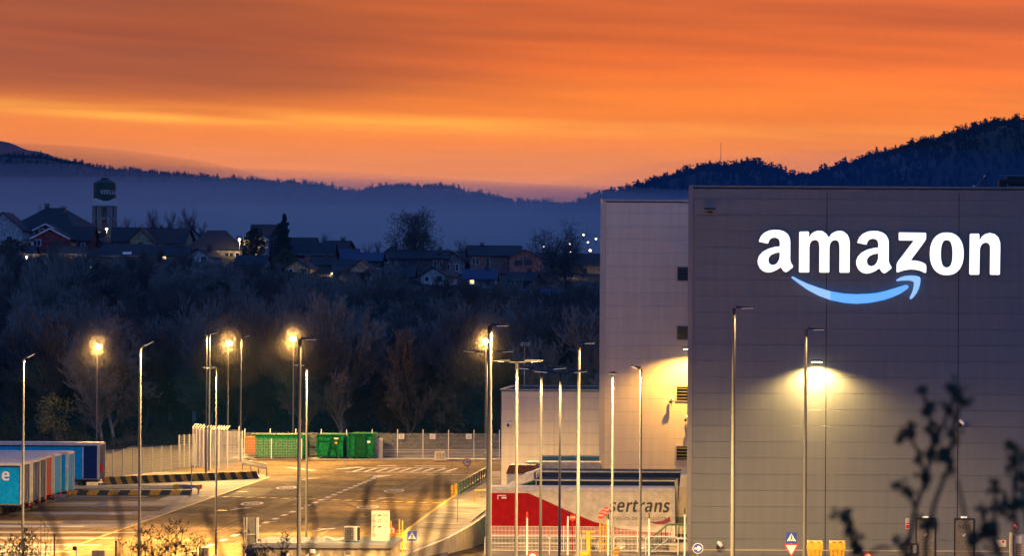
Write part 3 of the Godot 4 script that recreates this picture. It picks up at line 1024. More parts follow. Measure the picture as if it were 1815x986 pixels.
func yard_markings() -> void:
	# edge line between apron and carriageway
	marking("edge_line", M.paint_yellow, func(mb): strip(mb, gnd(84, 986), gnd(478, 846), 0.2, 0.009))
	# bay lines on the apron, running out from under the trailers; the wide ones paint in bands of light
	var ys := [[893, 40, 172, 2.6, 1], [897, 60, 172, 0.6, 0], [910, 20, 235, 1.0, 0], [926, -10, 110, 2.0, 1], [933, -20, 150, 1.3, 0], [944, -20, 240, 0.7, 0], [954, -20, 215, 0.7, 0], [966, -20, 180, 0.8, 0], [880, 100, 262, 0.6, 0], [978, -20, 130, 0.7, 0]]
	for q in ys:
		marking("bay_line_light_band", M.paint_yellow if q[4] else M.paint_white, func(mb): strip(mb, gnd(q[1], q[0]), gnd(q[2], q[0] + 0.6), q[3], 0.009))
	# dashed white lane line
	var a := gnd(664, 848); var b := gnd(330, 985)
	for i in 24:
		var t := i / 24.0
		t = t * t * 0.25 + t * 0.75
		marking("lane_dash", M.paint_white, func(mb): strip(mb, along(a, b, t), along(a, b, t + 0.019), 0.42, 0.005))
	# dashed yellow crossing line
	a = gnd(352, 879); b = gnd(812, 893)
	for i in 21:
		marking("yellow_dash", M.paint_yellow, func(mb): strip(mb, along(a, b, i / 21.0), along(a, b, i / 21.0 + 0.026), 1.0, 0.005))
	# drain slot beside it
	marking("drain_channel", M.seam, func(mb):
		strip(mb, gnd(392, 875.5), gnd(560, 878.5), 0.3, 0.004)
		strip(mb, gnd(560, 878.5), gnd(640, 879.5), 0.22, 0.004)
		strip(mb, gnd(566, 889), gnd(786, 896), 0.34, 0.004))
	# long white lines across the back of the yard
	for q in [[512, 829, 556, 834, 0.2], [600, 832, 640, 828, 0.2], [670, 826, 702, 825.5, 0.25], [735, 826.5, 790, 826.5, 0.2], [640, 837, 760, 837.5, 0.1], [755, 842, 850, 842, 0.12]]:
		marking("white_line", M.paint_white, func(mb): strip(mb, gnd(q[0], q[1]), gnd(q[2], q[3]), q[4] * 4.0, 0.005))
	# hatched zone
	for i in 9:
		marking("hatch_line", M.paint_white, func(mb): strip(mb, gnd(626 + i * 20.5, 836.5), gnd(646 + i * 20.5, 830.5), 0.3, 0.005))
	marking("hatch_border", M.paint_white, func(mb): strip(mb, gnd(612, 837), gnd(800, 838), 0.6, 0.005))
	marking("hatch_border", M.paint_white, func(mb): strip(mb, gnd(640, 830), gnd(790, 829.6), 0.6, 0.005))
	# the solid white nose where two lanes part
	marking("gore_marking", M.paint_white, func(mb):
		var p := [gnd(648, 842), gnd(664, 843.5), gnd(656, 849.5), gnd(668, 847), gnd(698, 842.5), gnd(668, 843)]
		var f := PackedVector2Array()
		for q in p: f.append(Vector2(q.x, q.z))
		var id := Geometry2D.triangulate_polygon(f)
		for i in range(0, id.size(), 3):
			mb.tri_o(Vector3(f[id[i]].x, 0.0055, f[id[i]].y), Vector3(f[id[i + 1]].x, 0.0055, f[id[i + 1]].y), Vector3(f[id[i + 2]].x, 0.0055, f[id[i + 2]].y), Vector3(f[id[i]].x, -9, f[id[i]].y)))
	# speed limit rings with their number, drawn long for drivers
	for q in [[508, 865], [447, 893], [699, 870.5], [652, 899.5]]:
		var c := gnd(q[0], q[1])
		marking("speed_marking", M.paint_white, func(mb):
			for i in 28:
				var w0 := TAU * i / 28.0; var w1 := TAU * (i + 1) / 28.0
				var o := [Vector3(cos(w0) * 0.85, 0, sin(w0) * 2.4), Vector3(cos(w1) * 0.85, 0, sin(w1) * 2.4)]
				mb.quad_o(c + o[0] + Vector3(0, 0.005, 0), c + o[1] + Vector3(0, 0.005, 0), c + o[1] * 0.74 + Vector3(0, 0.005, 0), c + o[0] * 0.74 + Vector3(0, 0.005, 0), c - Vector3(0, 9, 0))
			var tm := flat_text("20", 1.0, 0.002)
			mb.add(tm, Transform3D(Basis(Vector3(0.75, 0, 0), Vector3(0, 0, -2.0), Vector3(0, 1, 0)), c + Vector3(-0.43, 0.006, 1.0))))
	# arrows
	for q in [[424, 902, 1], [680, 883.5, 1], [571, 939, 1], [548, 849, -1]]:
		var c := gnd(q[0], q[1])
		marking("arrow_marking", M.paint_white, func(mb):
			strip(mb, c + Vector3(-0.35, 0, 1.9), c + Vector3(0.15, 0, -0.6), 0.2, 0.005)
			strip(mb, c + Vector3(0.1, 0, -0.3), c + Vector3(0.7, 0, -0.9), 0.34, 0.0055)
			strip(mb, c + Vector3(-0.5, 0, -0.75), c + Vector3(0.75, 0, -1.35), 0.3, 0.006))
	# tyre tracks and wet patches
	var marks := [
		[[366, 948], [430, 921], [470, 903], [510, 885], [560, 868], [0.5]],
		[[384, 946], [440, 921], [482, 902], [520, 885], [575, 866], [0.4]],
		[[560, 852], [600, 843], [640, 838], [700, 836], [0.5]],
		[[690, 950], [668, 922], [640, 902], [600, 890], [0.7]],
		[[560, 950], [580, 935], [605, 930], [660, 925], [720, 916], [0.8]],
		[[330, 941], [420, 940], [520, 942], [600, 944], [0.9]],
		[[690, 872], [720, 858], [745, 846], [775, 838], [0.45]],
		[[704, 876], [735, 860], [760, 848], [790, 840], [0.45]],
		[[470, 852], [540, 862], [620, 872], [700, 878], [780, 882], [0.4]]]
	for p in marks:
		var w: float = p[-1][0]
		marking("tyre_stain", M.faint_stain, func(mb):
			var y := 0.0035 + marks.find(p) * 0.00012
			var pts := []
			for i in p.size() - 1:
				pts.append(gnd(p[i][0], p[i][1]))
			var left := []
			var right := []
			for i in pts.size():
				var t: Vector3 = (pts[mini(i + 1, pts.size() - 1)] - pts[maxi(i - 1, 0)]).normalized()
				var side := t.cross(Vector3.UP) * w * (0.5 if i > 0 and i < pts.size() - 1 else 0.1)
				left.append(pts[i] + side + Vector3(0, y, 0))
				right.append(pts[i] - side + Vector3(0, y, 0))
			for i in pts.size() - 1:
				mb.quad_o(left[i], left[i + 1], right[i + 1], right[i], pts[i] - Vector3(0, 9, 0)))
	var pr := RandomNumberGenerator.new()
	pr.seed = 5
	for i in 22:
		var c := gnd(pr.randf_range(330, 800), pr.randf_range(826, 965))
		var w := pr.randf_range(1.0, 3.2)
		var l := pr.randf_range(4.0, 16.0)
		marking("patch_stain", M.faint_stain, func(mb2): strip(mb2, c + Vector3(0, 0, -l / 2), c + Vector3(pr.randf_range(-1, 1), 0, l / 2), w, 0.0022 + i * 0.00005))
	for q in [[430, 872], [560, 900], [610, 858], [745, 872], [480, 925], [690, 915], [392, 905]]:
		var c := gnd(q[0], q[1])
		var mc := MB.new()
		mc.lathe([Vector2(0.0, 0.007), Vector2(0.5, 0.007), Vector2(0.5, 0.0)], 16)
		var cov := part(mc, "manhole_cover", M.dark_metal, self, c)
		cov.set_meta("kind", "structure")
		cov.set_meta("label", "round iron cover in the yard")
	# footway on the right with its yellow kerb
	var k := [gnd(700, 975), gnd(724, 941), gnd(768, 908), gnd(816, 874), gnd(868, 838)]
	var r := [gnd(790, 1000), gnd(800, 958), gnd(850, 915), gnd(905, 876), gnd(925, 838)]
	var mb := MB.new()
	for i in 4:
		for lv in [[k[i], k[i + 1], r[i + 1], r[i]]]:
			var up := Vector3(0, 0.12, 0)
			mb.quad_o(lv[0] + up, lv[1] + up, lv[2] + up, lv[3] + up, lv[0] - Vector3(0, 9, 0))
	struct(mb, "footway_pavement", M.concrete)
	for i in 4:
		var km := MB.new()
		var dir: Vector3 = (k[i + 1] - k[i])
		km.box((k[i] + k[i + 1]) / 2.0 + Vector3(0, 0.066, 0), Vector3(0.26, 0.132, dir.length() - 0.02), Basis.looking_at(dir))
		struct(km, "kerb", M.paint_yellow)
	# crosswalk stripes on the footway
	for i in 5:
		marking("crossing_stripe", M.paint_yellow if i % 2 else M.stain, func(mb2): strip(mb2, gnd(740 + i * 12, 938 - i * 9), gnd(800 + i * 12, 941 - i * 9), 0.7, 0.125))
	# concrete strip with its kerb under the far fence
	mb = MB.new()
	mb.box(Vector3((gnd(425, 815).x + gnd(895, 815).x) / 2.0, 0.07, -325.2), Vector3(29, 0.14, 3.6))
	struct(mb, "kerb", M.kerb)

# ------------------------------------------------------------------ fences
var mesh_cache := {}
func wire_panel(w: float, h: float, across: int, up: int, r := 0.022) -> ArrayMesh:
	var id := "%.2f/%.2f/%d/%d/%.3f" % [w, h, across, up, r]
	if not mesh_cache.has(id):
		var mb := MB.new()
		for i in across + 1:
			mb.box(Vector3(-w / 2 + w * i / across, h / 2, 0), Vector3(r, h, r))
		for i in up + 1:
			mb.box(Vector3(0, h * i / up, r), Vector3(w, r, r))
		mesh_cache[id] = mb.mesh()
	return mesh_cache[id]

func fence_run(label: String, pts: Array, h: float, arm: float, mt: Material, across := 16, up := 12, foot := 0.0, every := 2.63, r := 0.022) -> Node3D:
	var o := thing("wire_fence", label, "fence", pts[0])
	for i in pts.size() - 1:
		var dir: Vector3 = pts[i + 1] - pts[i]
		var n := maxi(1, int(round(dir.length() / every)))
		var turn := atan2(-dir.z, dir.x)
		var w := dir.length() / n
		for k in n:
			var c: Vector3 = pts[i] + dir * ((k + 0.5) / n) - pts[0]
			var p := piece(wire_panel(w - 0.07, h - 0.1, across, up, r), "mesh_panel", mt, o, c + Vector3(0, foot + 0.05, 0))
			p.rotation.y = turn
			p.set_meta("kind", "stuff")
		for k in n + (1 if i == pts.size() - 2 else 0):
			var c: Vector3 = pts[i] + dir * (float(k) / n) - pts[0]
			var mb := MB.new()
			mb.box(Vector3(0, (h + foot) / 2.0, 0), Vector3(0.09, h + foot, 0.09))
			if arm > 0.0:
				mb.box(Vector3(0, h + foot + arm * 0.4, -arm * 0.1), Vector3(0.08, arm, 0.09), Basis(Vector3.RIGHT, -0.35))
			part(mb, "post", mt if mt != M.wire else M.wire_white, o, c)
	return o

func fences() -> void:
	var z := -326.6
	var far := [Vector3(gnd(432, 813).x, 0.14, z), Vector3(gnd(888, 813).x, 0.14, z)]
	var o := fence_run("long pale mesh fence behind the green skips at the back of the yard", far, 2.55, 0.4, M.wire, 24, 18, 0.0, 2.63, 0.016)
	var mb := MB.new()
	mb.box(Vector3(13.2, 0.12, -0.15), Vector3(27, 0.24, 0.2))
	part(mb, "foot_wall", M.seam, o)
	for y in [0.55, 0.8]:
		mb = MB.new()
		mb.box(Vector3(13.2, y, -0.8), Vector3(27, 0.1, 0.06))
		part(mb, "rail", M.galv, o)
	# a second, lower fence in front of the long skip
	fence_run("low mesh fence in front of the long rusty green skip", [gnd(428, 816) + Vector3(0, 0.14, 0), gnd(535, 816) + Vector3(0, 0.14, 0)], 2.05, 0.0, M.wire, 18, 12, 0.0, 2.63, 0.012)
	# left fence along the trailers
	fence_run("mesh fence running from the trailers to the tall screen on the left", [gnd(183, 847), gnd(320, 834), gnd(346, 832)], 2.45, 0.0, M.wire_dark, 12, 16, 0.0, 1.9, 0.009)
	fence_run("short mesh fence with tall posts behind the left screen", [gnd(318, 830), gnd(345, 828)], 3.2, 0.0, M.wire_dark, 8, 14, 0.0, 0.9, 0.009)
	# tall dense screen that turns the corner
	var s := fence_run("tall dense pale screen fence with a row of slanted barb arms", [gnd(343, 826), gnd(374, 832), gnd(404, 834), gnd(430, 834)], 3.75, 0.0, M.wire, 18, 30, 0.0, 1.5, 0.017)
	for i in 14:
		mb = MB.new()
		mb.box(Vector3.ZERO, Vector3(0.12, 0.5, 0.1), Basis(Vector3.BACK, -0.7))
		var p := gnd(343 + i * 4.6, 826 + minf(i, 7) * 0.8)
		part(mb, "barb_arm", M.wire_white, s, p - s.position + Vector3(0.1, 3.95, 0))
	fence_run("rear face of the tall screen fence seen through its front", [gnd(352, 818), gnd(424, 818)], 3.2, 0.35, M.wire, 20, 20, 0.0, 2.4)
	# signs hung on the far fence
	var k := 0
	for px in [711.5, 767, 831]:
		var w := at(px, 774, 326.4)
		var b := thing("fence_sign", ["white notice plate on the far fence above the bins, leftmost of three", "white notice plate in the middle of the far fence", "white notice plate on the far fence nearest the annex"][k], "sign", w)
		boxed(Vector3.ZERO, Vector3(0.56, 0.5, 0.03), "plate", M.sign_white, b)
		for i in 4:
			boxed(Vector3(0, 0.15 - i * 0.1, 0.018), Vector3(0.42, 0.035, 0.006), "print_line", M.ink, b)
		k += 1
	# the curved fence with barb arms and its pale retaining wall, near the gatehouse
	var cv := [gnd(700, 992), gnd(740, 982), gnd(790, 966), gnd(832, 945), gnd(858, 925), gnd(872, 905)]
	var tops := [[700, 986], [740, 971], [790, 951], [832, 928], [858, 910], [868, 898]]
	mb = MB.new()
	var wl := thing("curved_wall", "pale curved boundary wall with barbed arms beside the yard lane", "wall", Vector3.ZERO)
	var pts := []
	for i in cv.size():
		var d := 186.0 + i * 5.0
		pts.append(at(tops[i][0], tops[i][1] + 4, d))
	for i in pts.size() - 1:
		for n in 3:
			var a: Vector3 = pts[i].lerp(pts[i + 1], n / 3.0)
			var b: Vector3 = pts[i].lerp(pts[i + 1], (n + 1) / 3.0)
			var q := MB.new()
			var t := (b - a).normalized().cross(Vector3.UP).normalized() * 0.12
			var g := (b - a) * 0.012
			q.hexa([Vector3(a.x, 0, a.z) + g - t, Vector3(b.x, 0, b.z) - g - t, Vector3(b.x, 0, b.z) - g + t, Vector3(a.x, 0, a.z) + g + t, a + g - t, b - g - t, b - g + t, a + g + t])
			part(q, "wall_slab", M.cream_body, wl)
			for u in 3:
				var c := a.lerp(b, u / 3.0)
				q = MB.new()
				q.box(c + Vector3(0.1, 0.14, 0), Vector3(0.07, 0.46, 0.1), Basis(Vector3.BACK, -0.85))
				part(q, "barb_arm", M.wire_white, wl)
		for h in [0.28, 0.55]:
			var rl := MB.new()
			rl.tube(pts[i] - Vector3(0, pts[i].y * h, 0) + Vector3(0, 0, 0.2), pts[i + 1] - Vector3(0, pts[i + 1].y * h, 0) + Vector3(0, 0, 0.2), 0.035, 0.035, 5)
			part(rl, "rail", M.wire_white, wl)

# ------------------------------------------------------------------ barriers
func striped(label: String, a: Vector3, b: Vector3, h: float, wide: float, slices: int, lean: float) -> void:
	var o := thing("concrete_barrier", label, "barrier", a)
	var dir := b - a
	var t := dir / slices
	var side := dir.normalized().cross(Vector3.UP).normalized()
	var skew := dir.normalized() * lean
	for i in slices:
		var p := t * i
		var q := t * (i + 1) - t * 0.01
		var mb := MB.new()
		var lo := 0.16
		var c := [p - side * wide, q - side * wide, q + side * wide, p + side * wide]
		var m := [p - side * wide * 0.9, q - side * wide * 0.9, q + side * wide * 0.9, p + side * wide * 0.9]
		var u := []
		for k in 4:
			u.append(m[k] * 1.0 + Vector3(0, lo, 0) + skew * 0.2)
		mb.hexa(c + u)
		var v := []
		var w := []
		for k in 4:
			var cc: Vector3 = p if k in [0, 3] else q
			var sgn := -1.0 if k < 2 else 1.0
			v.append(cc + side * sgn * wide * 0.62 + Vector3(0, lo + 0.002, 0) + skew * 0.22)
			w.append(cc + side * sgn * wide * 0.4 + Vector3(0, h, 0) + skew)
		mb.hexa(v + w)
		part(mb, "yellow_stripe" if i % 2 == 0 else "black_stripe", M.barrier_yellow if i % 2 == 0 else M.barrier_black, o)

func guard_rail(label: String, a: Vector3, b: Vector3, h: float, mt: Material, ends := true, posts := 5) -> void:
	var o := thing("guard_rail", label, "guard rail", a)
	var dir := b - a
	var turn := Basis.looking_at(dir)
	var mb := MB.new()
	for y in [h, h - 0.16]:
		mb.box(dir / 2.0 + Vector3(0, y, 0), Vector3(0.07, 0.1, dir.length()), turn)
	mb.box(dir / 2.0 + Vector3(0, h - 0.08, 0), Vector3(0.03, 0.08, dir.length()), turn)
	part(mb, "rail", mt, o)
	for i in posts:
		mb = MB.new()
		mb.box(dir * (float(i) / (posts - 1)) + Vector3(0, (h - 0.2) / 2.0, -0.1), Vector3(0.1, h - 0.2, 0.1), turn)
		part(mb, "post", mt, o)
	if ends:
		mb = MB.new()
		mb.soft(dir + Vector3(0.1, h - 0.08, 0), Vector3(0.45, 0.36, 0.3), 0.05)
		part(mb, "end_piece", M.barrier_yellow, o)

func barriers() -> void:
	var a := gnd(186, 859.5); var b := gnd(457, 848.5)
	striped("left half of the long yellow and black concrete barrier below the fence", a, a.lerp(b, 0.485), 0.68, 0.3, 14, -0.22)
	striped("right half of the long yellow and black concrete barrier ending at the guard rail", a.lerp(b, 0.49), b, 0.68, 0.3, 14, -0.22)
	striped("low yellow and black kerb barrier in front of the guard rail by the trailers", gnd(118, 878), gnd(338, 877.5), 0.4, 0.25, 12, 0.2)
	striped("thin striped kerb behind the guard rail by the trailers", gnd(122, 867), gnd(340, 866.5), 0.28, 0.2, 14, 0.1)
	guard_rail("steel guard rail with a yellow end next to the blue trailers", gnd(122, 876.5), gnd(311, 875.5), 0.66, M.galv, true, 6)
	guard_rail("short piece of steel guard rail with a yellow end at the apron corner", gnd(312, 873), gnd(352, 875.5), 0.66, M.galv, true, 2)
	guard_rail("steel guard rail sloping away right of the striped barrier", gnd(430, 835), gnd(473, 845), 0.85, M.galv, false, 4)
	guard_rail("upper steel guard rail behind the right end of the striped barrier", gnd(430, 830), gnd(473, 840), 0.85, M.galv, false, 4)
	# dark green pedestrian rail beside the footway
	var o := thing("pedestrian_rail", "dark green railing along the footway towards the trailers", "railing", gnd(812, 881))
	var p := gnd(812, 881); var q := gnd(870, 845)
	var d := q - p
	for i in 14:
		var mb := MB.new()
		mb.box(d * (i / 13.0) + Vector3(0, 0.55, 0), Vector3(0.14, 1.1, 0.14))
		part(mb, "baluster", M.green_rail, o)
	for y in [1.1, 0.3]:
		var mb := MB.new()
		mb.box(d / 2.0 + Vector3(0, y, 0), Vector3(0.1, 0.08, d.length()), Basis.looking_at(d))
		part(mb, "rail", M.green_rail, o)
	boxed(Vector3(-0.15, 0.55, 0.4), Vector3(0.22, 1.15, 0.2), "yellow_post", M.barrier_yellow, o)
	boxed(Vector3(-0.4, 0.5, 1.0), Vector3(0.2, 1.0, 0.2), "yellow_post", M.barrier_yellow, o)
	# yellow lifting barrier beside the dark lamp post
	o = thing("crowd_barrier", "yellow metal barrier standing by the lamp post at the lane", "barrier", gnd(856, 893), 0.5)
	var f := MB.new()
	f.path([Vector3(-0.7, 0, 0), Vector3(-0.7, 1.05, 0), Vector3(0.7, 1.05, 0), Vector3(0.7, 0, 0)], 0.05, 6)
	part(f, "frame", M.yellow_paint, o)
	for i in 5:
		f = MB.new()
		f.tube(Vector3(-0.7 + i * 0.35, 0.25, 0), Vector3(-0.7 + i * 0.35, 1.0, 0), 0.022, 0.022, 5)
		part(f, "bar", M.yellow_paint, o)
	f = MB.new()
	f.soft(Vector3(-0.75, 0.06, 0), Vector3(0.7, 0.14, 0.5), 0.04)
	part(f, "foot", M.barrier_yellow, o)
	# yellow block by the far fence
	o = thing("water_barrier", "yellow plastic barrier block at the foot of the far fence", "barrier", Vector3(gnd(780, 818).x, 0.14, gnd(780, 818).z), 0.12)
	f = MB.new()
	f.hexa([Vector3(-0.62, 0, -0.3), Vector3(0.62, 0, -0.3), Vector3(0.62, 0, 0.3), Vector3(-0.62, 0, 0.3), Vector3(-0.5, 0.86, -0.14), Vector3(0.5, 0.9, -0.14), Vector3(0.5, 0.9, 0.14), Vector3(-0.5, 0.86, 0.14)])
	part(f, "body", M.cream_body, o)
	for x in [-0.32, 0.0, 0.32]:
		boxed(Vector3(x, 0.45, 0.24), Vector3(0.07, 0.62, 0.1), "rib", M.yellow_paint, o)

# ------------------------------------------------------------------ trailers and trucks
func wheel(parent: Node3D, x: float, z: float) -> void:
	var mb := MB.new()
	mb.lathe([Vector2(0.28, -0.16), Vector2(0.46, -0.16), Vector2(0.52, -0.1), Vector2(0.52, 0.1), Vector2(0.46, 0.16), Vector2(0.28, 0.16)], 18)
	var w := part(mb, "wheel", M.rubber, parent, Vector3(x, 0.52, z))
	w.rotation.x = PI / 2
	mb = MB.new()
	mb.lathe([Vector2(0.0, 0.05), Vector2(0.12, 0.1), Vector2(0.28, 0.13), Vector2(0.28, -0.12)], 14)
	part(mb, "rim", M.galv, w)

# a box trailer: its rear is at x = 0 and it reaches back to -length; z = +1.25 is the side towards the camera
func trailer(label: String, where: Vector3, turn: float, length: float, side: Material, tail: Material, top: Material, end: Material, high := 4.0, tail_len := 0.0, rail := 0.2, cover: Material = null) -> Node3D:
	var o := thing("trailer", label, "trailer", where, turn)
	var lo := 0.95
	var mb := MB.new()
	mb.soft(Vector3(-length / 2, (lo + high) / 2.0, 0), Vector3(length, high - lo, 2.46), 0.05)
	part(mb, "body", end, o)
	var cl := length - 0.3 - tail_len
	boxed(Vector3(-0.2 - tail_len - cl / 2.0, (lo + high - rail - 0.03) / 2.0, 1.24), Vector3(cl, high - lo - rail - 0.23, 0.05), "side_curtain", side, o)
	if tail_len > 0.0:
		boxed(Vector3(-0.12 - tail_len / 2.0, (lo + high - rail - 0.03) / 2.0, 1.243), Vector3(tail_len, high - lo - rail - 0.23, 0.05), "side_panel", tail, o)
	for x in [-0.06, -length + 0.08]:
		boxed(Vector3(x, (lo + high) / 2.0, 1.235), Vector3(0.13, high - lo, 0.08), "corner_post", top, o)
	boxed(Vector3(-length / 2, high - rail / 2.0, 1.25), Vector3(length, rail, 0.07), "roof_rail", top, o)
	boxed(Vector3(-length / 2, high + 0.02, 0), Vector3(length - 0.1, 0.03, 2.3), "roof", cover if cover else top, o)
	boxed(Vector3(-length / 2, lo + 0.04, 1.25), Vector3(length, 0.11, 0.06), "side_rail", M.grey_box, o)
	# curtain straps
	for i in int(length / 1.6):
		boxed(Vector3(-1.0 - tail_len - i * 1.6, lo - 0.02, 1.27), Vector3(0.05, 0.2, 0.02), "strap", M.ink, o)
	# rear: two doors with their bars
	for s in [-1, 1]:
		var d := boxed(Vector3(0.03, (lo + high) / 2.0, 0.6 * s), Vector3(0.06, high - lo - 0.2, 1.14), "door", tail if tail_len > 0.0 else end, o)
		for u in [0.3, 0.85]:
			mb = MB.new()
			mb.tube(Vector3(0.09, lo + 0.15, u * s), Vector3(0.09, high - 0.2, u * s), 0.022, 0.022, 5)
			part(mb, "lock_rod", M.galv, d)
		boxed(Vector3(0.08, lo - 0.12, 1.0 * s), Vector3(0.06, 0.14, 0.36), "tail_light", M.lens_red, o)
		boxed(Vector3(0.07, high - 0.06, 1.0 * s), Vector3(0.05, 0.06, 0.12), "marker_light", M.lens_red, o)
	for s in [-1, 1]:
		boxed(Vector3(0.02, (lo + high) / 2.0, 1.2 * s), Vector3(0.1, high - lo, 0.1), "rear_post", top, o)
	boxed(Vector3(0.02, high - 0.08, 0), Vector3(0.1, 0.16, 2.4), "rear_header", top, o)
	boxed(Vector3(0.0, 0.55, 0), Vector3(0.12, 0.14, 2.3), "bumper", M.dark_metal, o)
	boxed(Vector3(-length / 2, lo - 0.12, 0), Vector3(length - 0.4, 0.22, 1.1), "chassis", M.dark_metal, o)
	for x in [-2.0, -3.3, -4.6]:
		for z in [-1.03, 1.03]:
			wheel(o, x, z)
	for z in [-0.8, 0.8]:
		boxed(Vector3(-length + 3.0, 0.45, z), Vector3(0.14, 0.9, 0.14), "landing_leg", M.dark_metal, o)
	return o

func trailers() -> void:
	var turn := 0.0
	# rear lower corners as seen from the camera side; the lane of trailers runs away from the viewer
	var list := [
		# px of the rear edge, depth, label, side, tail, end, tail length
		[40.0, 228.0, "bright blue trailer nearest the camera with white lettering at the left edge", "trailer_blue", "trailer_blue", "navy", 0.0],
		[58.0, 231.8, "navy trailer rear showing behind the nearest blue trailer", "navy", "navy", "navy", 0.0],
		[69.0, 235.2, "white trailer rear between the navy and the red trailers", "sign_grey", "sign_grey", "navy", 0.0],
		[79.5, 238.7, "red trailer in the row of docked blue trailers", "orange_red", "orange_red", "orange_red", 0.0],
		[96.0, 242.2, "mid blue trailer just behind the red one", "trailer_blue", "sky_blue", "sky_blue", 0.0],
		[120.0, 246.0, "pale teal blue trailer with a worn rear beside the guard rail", "teal_blue", "sky_blue", "teal_blue", 0.9],
		[176.0, 264.0, "long light blue trailer with a navy tail, farthest of the row", "sky_blue", "navy", "navy", 1.05]]
	var k := 0
	for q in list:
		var p := at(q[0], 800, q[1])
		var o := trailer(q[2], Vector3(p.x, 0, p.z - 1.25), turn, 13.6, M[q[3]], M[q[4]], M.white, M[q[5]], 4.0 if k < 6 else 4.0, q[6])
		if k == 0:
			piece(flat_text("prime", 1.15, 0.01), "lettering", M.sign_white, o, Vector3(-4.12, 2.45, 1.27))
		if k == 6:
			boxed(Vector3(-2.3, 2.95, 1.28), Vector3(0.4, 0.12, 0.02), "plate", M.sign_white, o)
			boxed(Vector3(-1.32, 2.4, 1.272), Vector3(0.06, 2.5, 0.03), "curtain_seam", M.white, o)
			boxed(Vector3(0.18, 1.9, 1.1), Vector3(0.3, 0.75, 0.14), "warning_plate", M.sign_red, o)
		k += 1

func cab(label: String, where: Vector3, turn: float, paint: Material) -> Node3D:   # a tractor unit, facing -x
	var o := thing("truck_cab", label, "truck", where, turn)
	var mb := MB.new()
	var poly := PackedVector2Array([Vector2(0, 0.9), Vector2(-2.2, 0.9), Vector2(-2.3, 1.9), Vector2(-2.05, 3.0), Vector2(-1.6, 3.25), Vector2(0, 3.3)])
	mb.prism(poly, -1.2, 1.2)
	part(mb, "body", paint, o)
	mb = MB.new()
	mb.prism(PackedVector2Array([Vector2(0, 3.31), Vector2(-1.55, 3.27), Vector2(-1.1, 3.6), Vector2(0, 3.95)]), -1.1, 1.1)
	part(mb, "wind_deflector", paint, o)
	mb = MB.new()
	mb.hexa([Vector3(-2.31, 1.95, -1.1), Vector3(-2.31, 1.95, 1.1), Vector3(-2.3, 1.98, 1.1), Vector3(-2.3, 1.98, -1.1), Vector3(-2.1, 2.95, -1.1), Vector3(-2.1, 2.95, 1.1), Vector3(-2.06, 2.95, 1.1), Vector3(-2.06, 2.95, -1.1)])
	part(mb, "windscreen", M.glass_dark, o)
	boxed(Vector3(-1.5, 2.4, 1.21), Vector3(0.8, 0.75, 0.03), "window", M.glass_dark, o)
	boxed(Vector3(-1.2, 0.7, 0), Vector3(2.2, 0.4, 2.3), "bumper", M.dark_metal, o)
	mb = MB.new()
	mb.soft(Vector3(-2.25, 2.4, 1.45), Vector3(0.16, 0.7, 0.3), 0.05)
	part(mb, "mirror", paint, o)
	for z in [-1.05, 1.05]:
		wheel(o, -1.5, z)
		wheel(o, 1.6, z)
	boxed(Vector3(1.0, 0.8, 0), Vector3(3.0, 0.25, 0.9), "chassis", M.dark_metal, o)
	return o

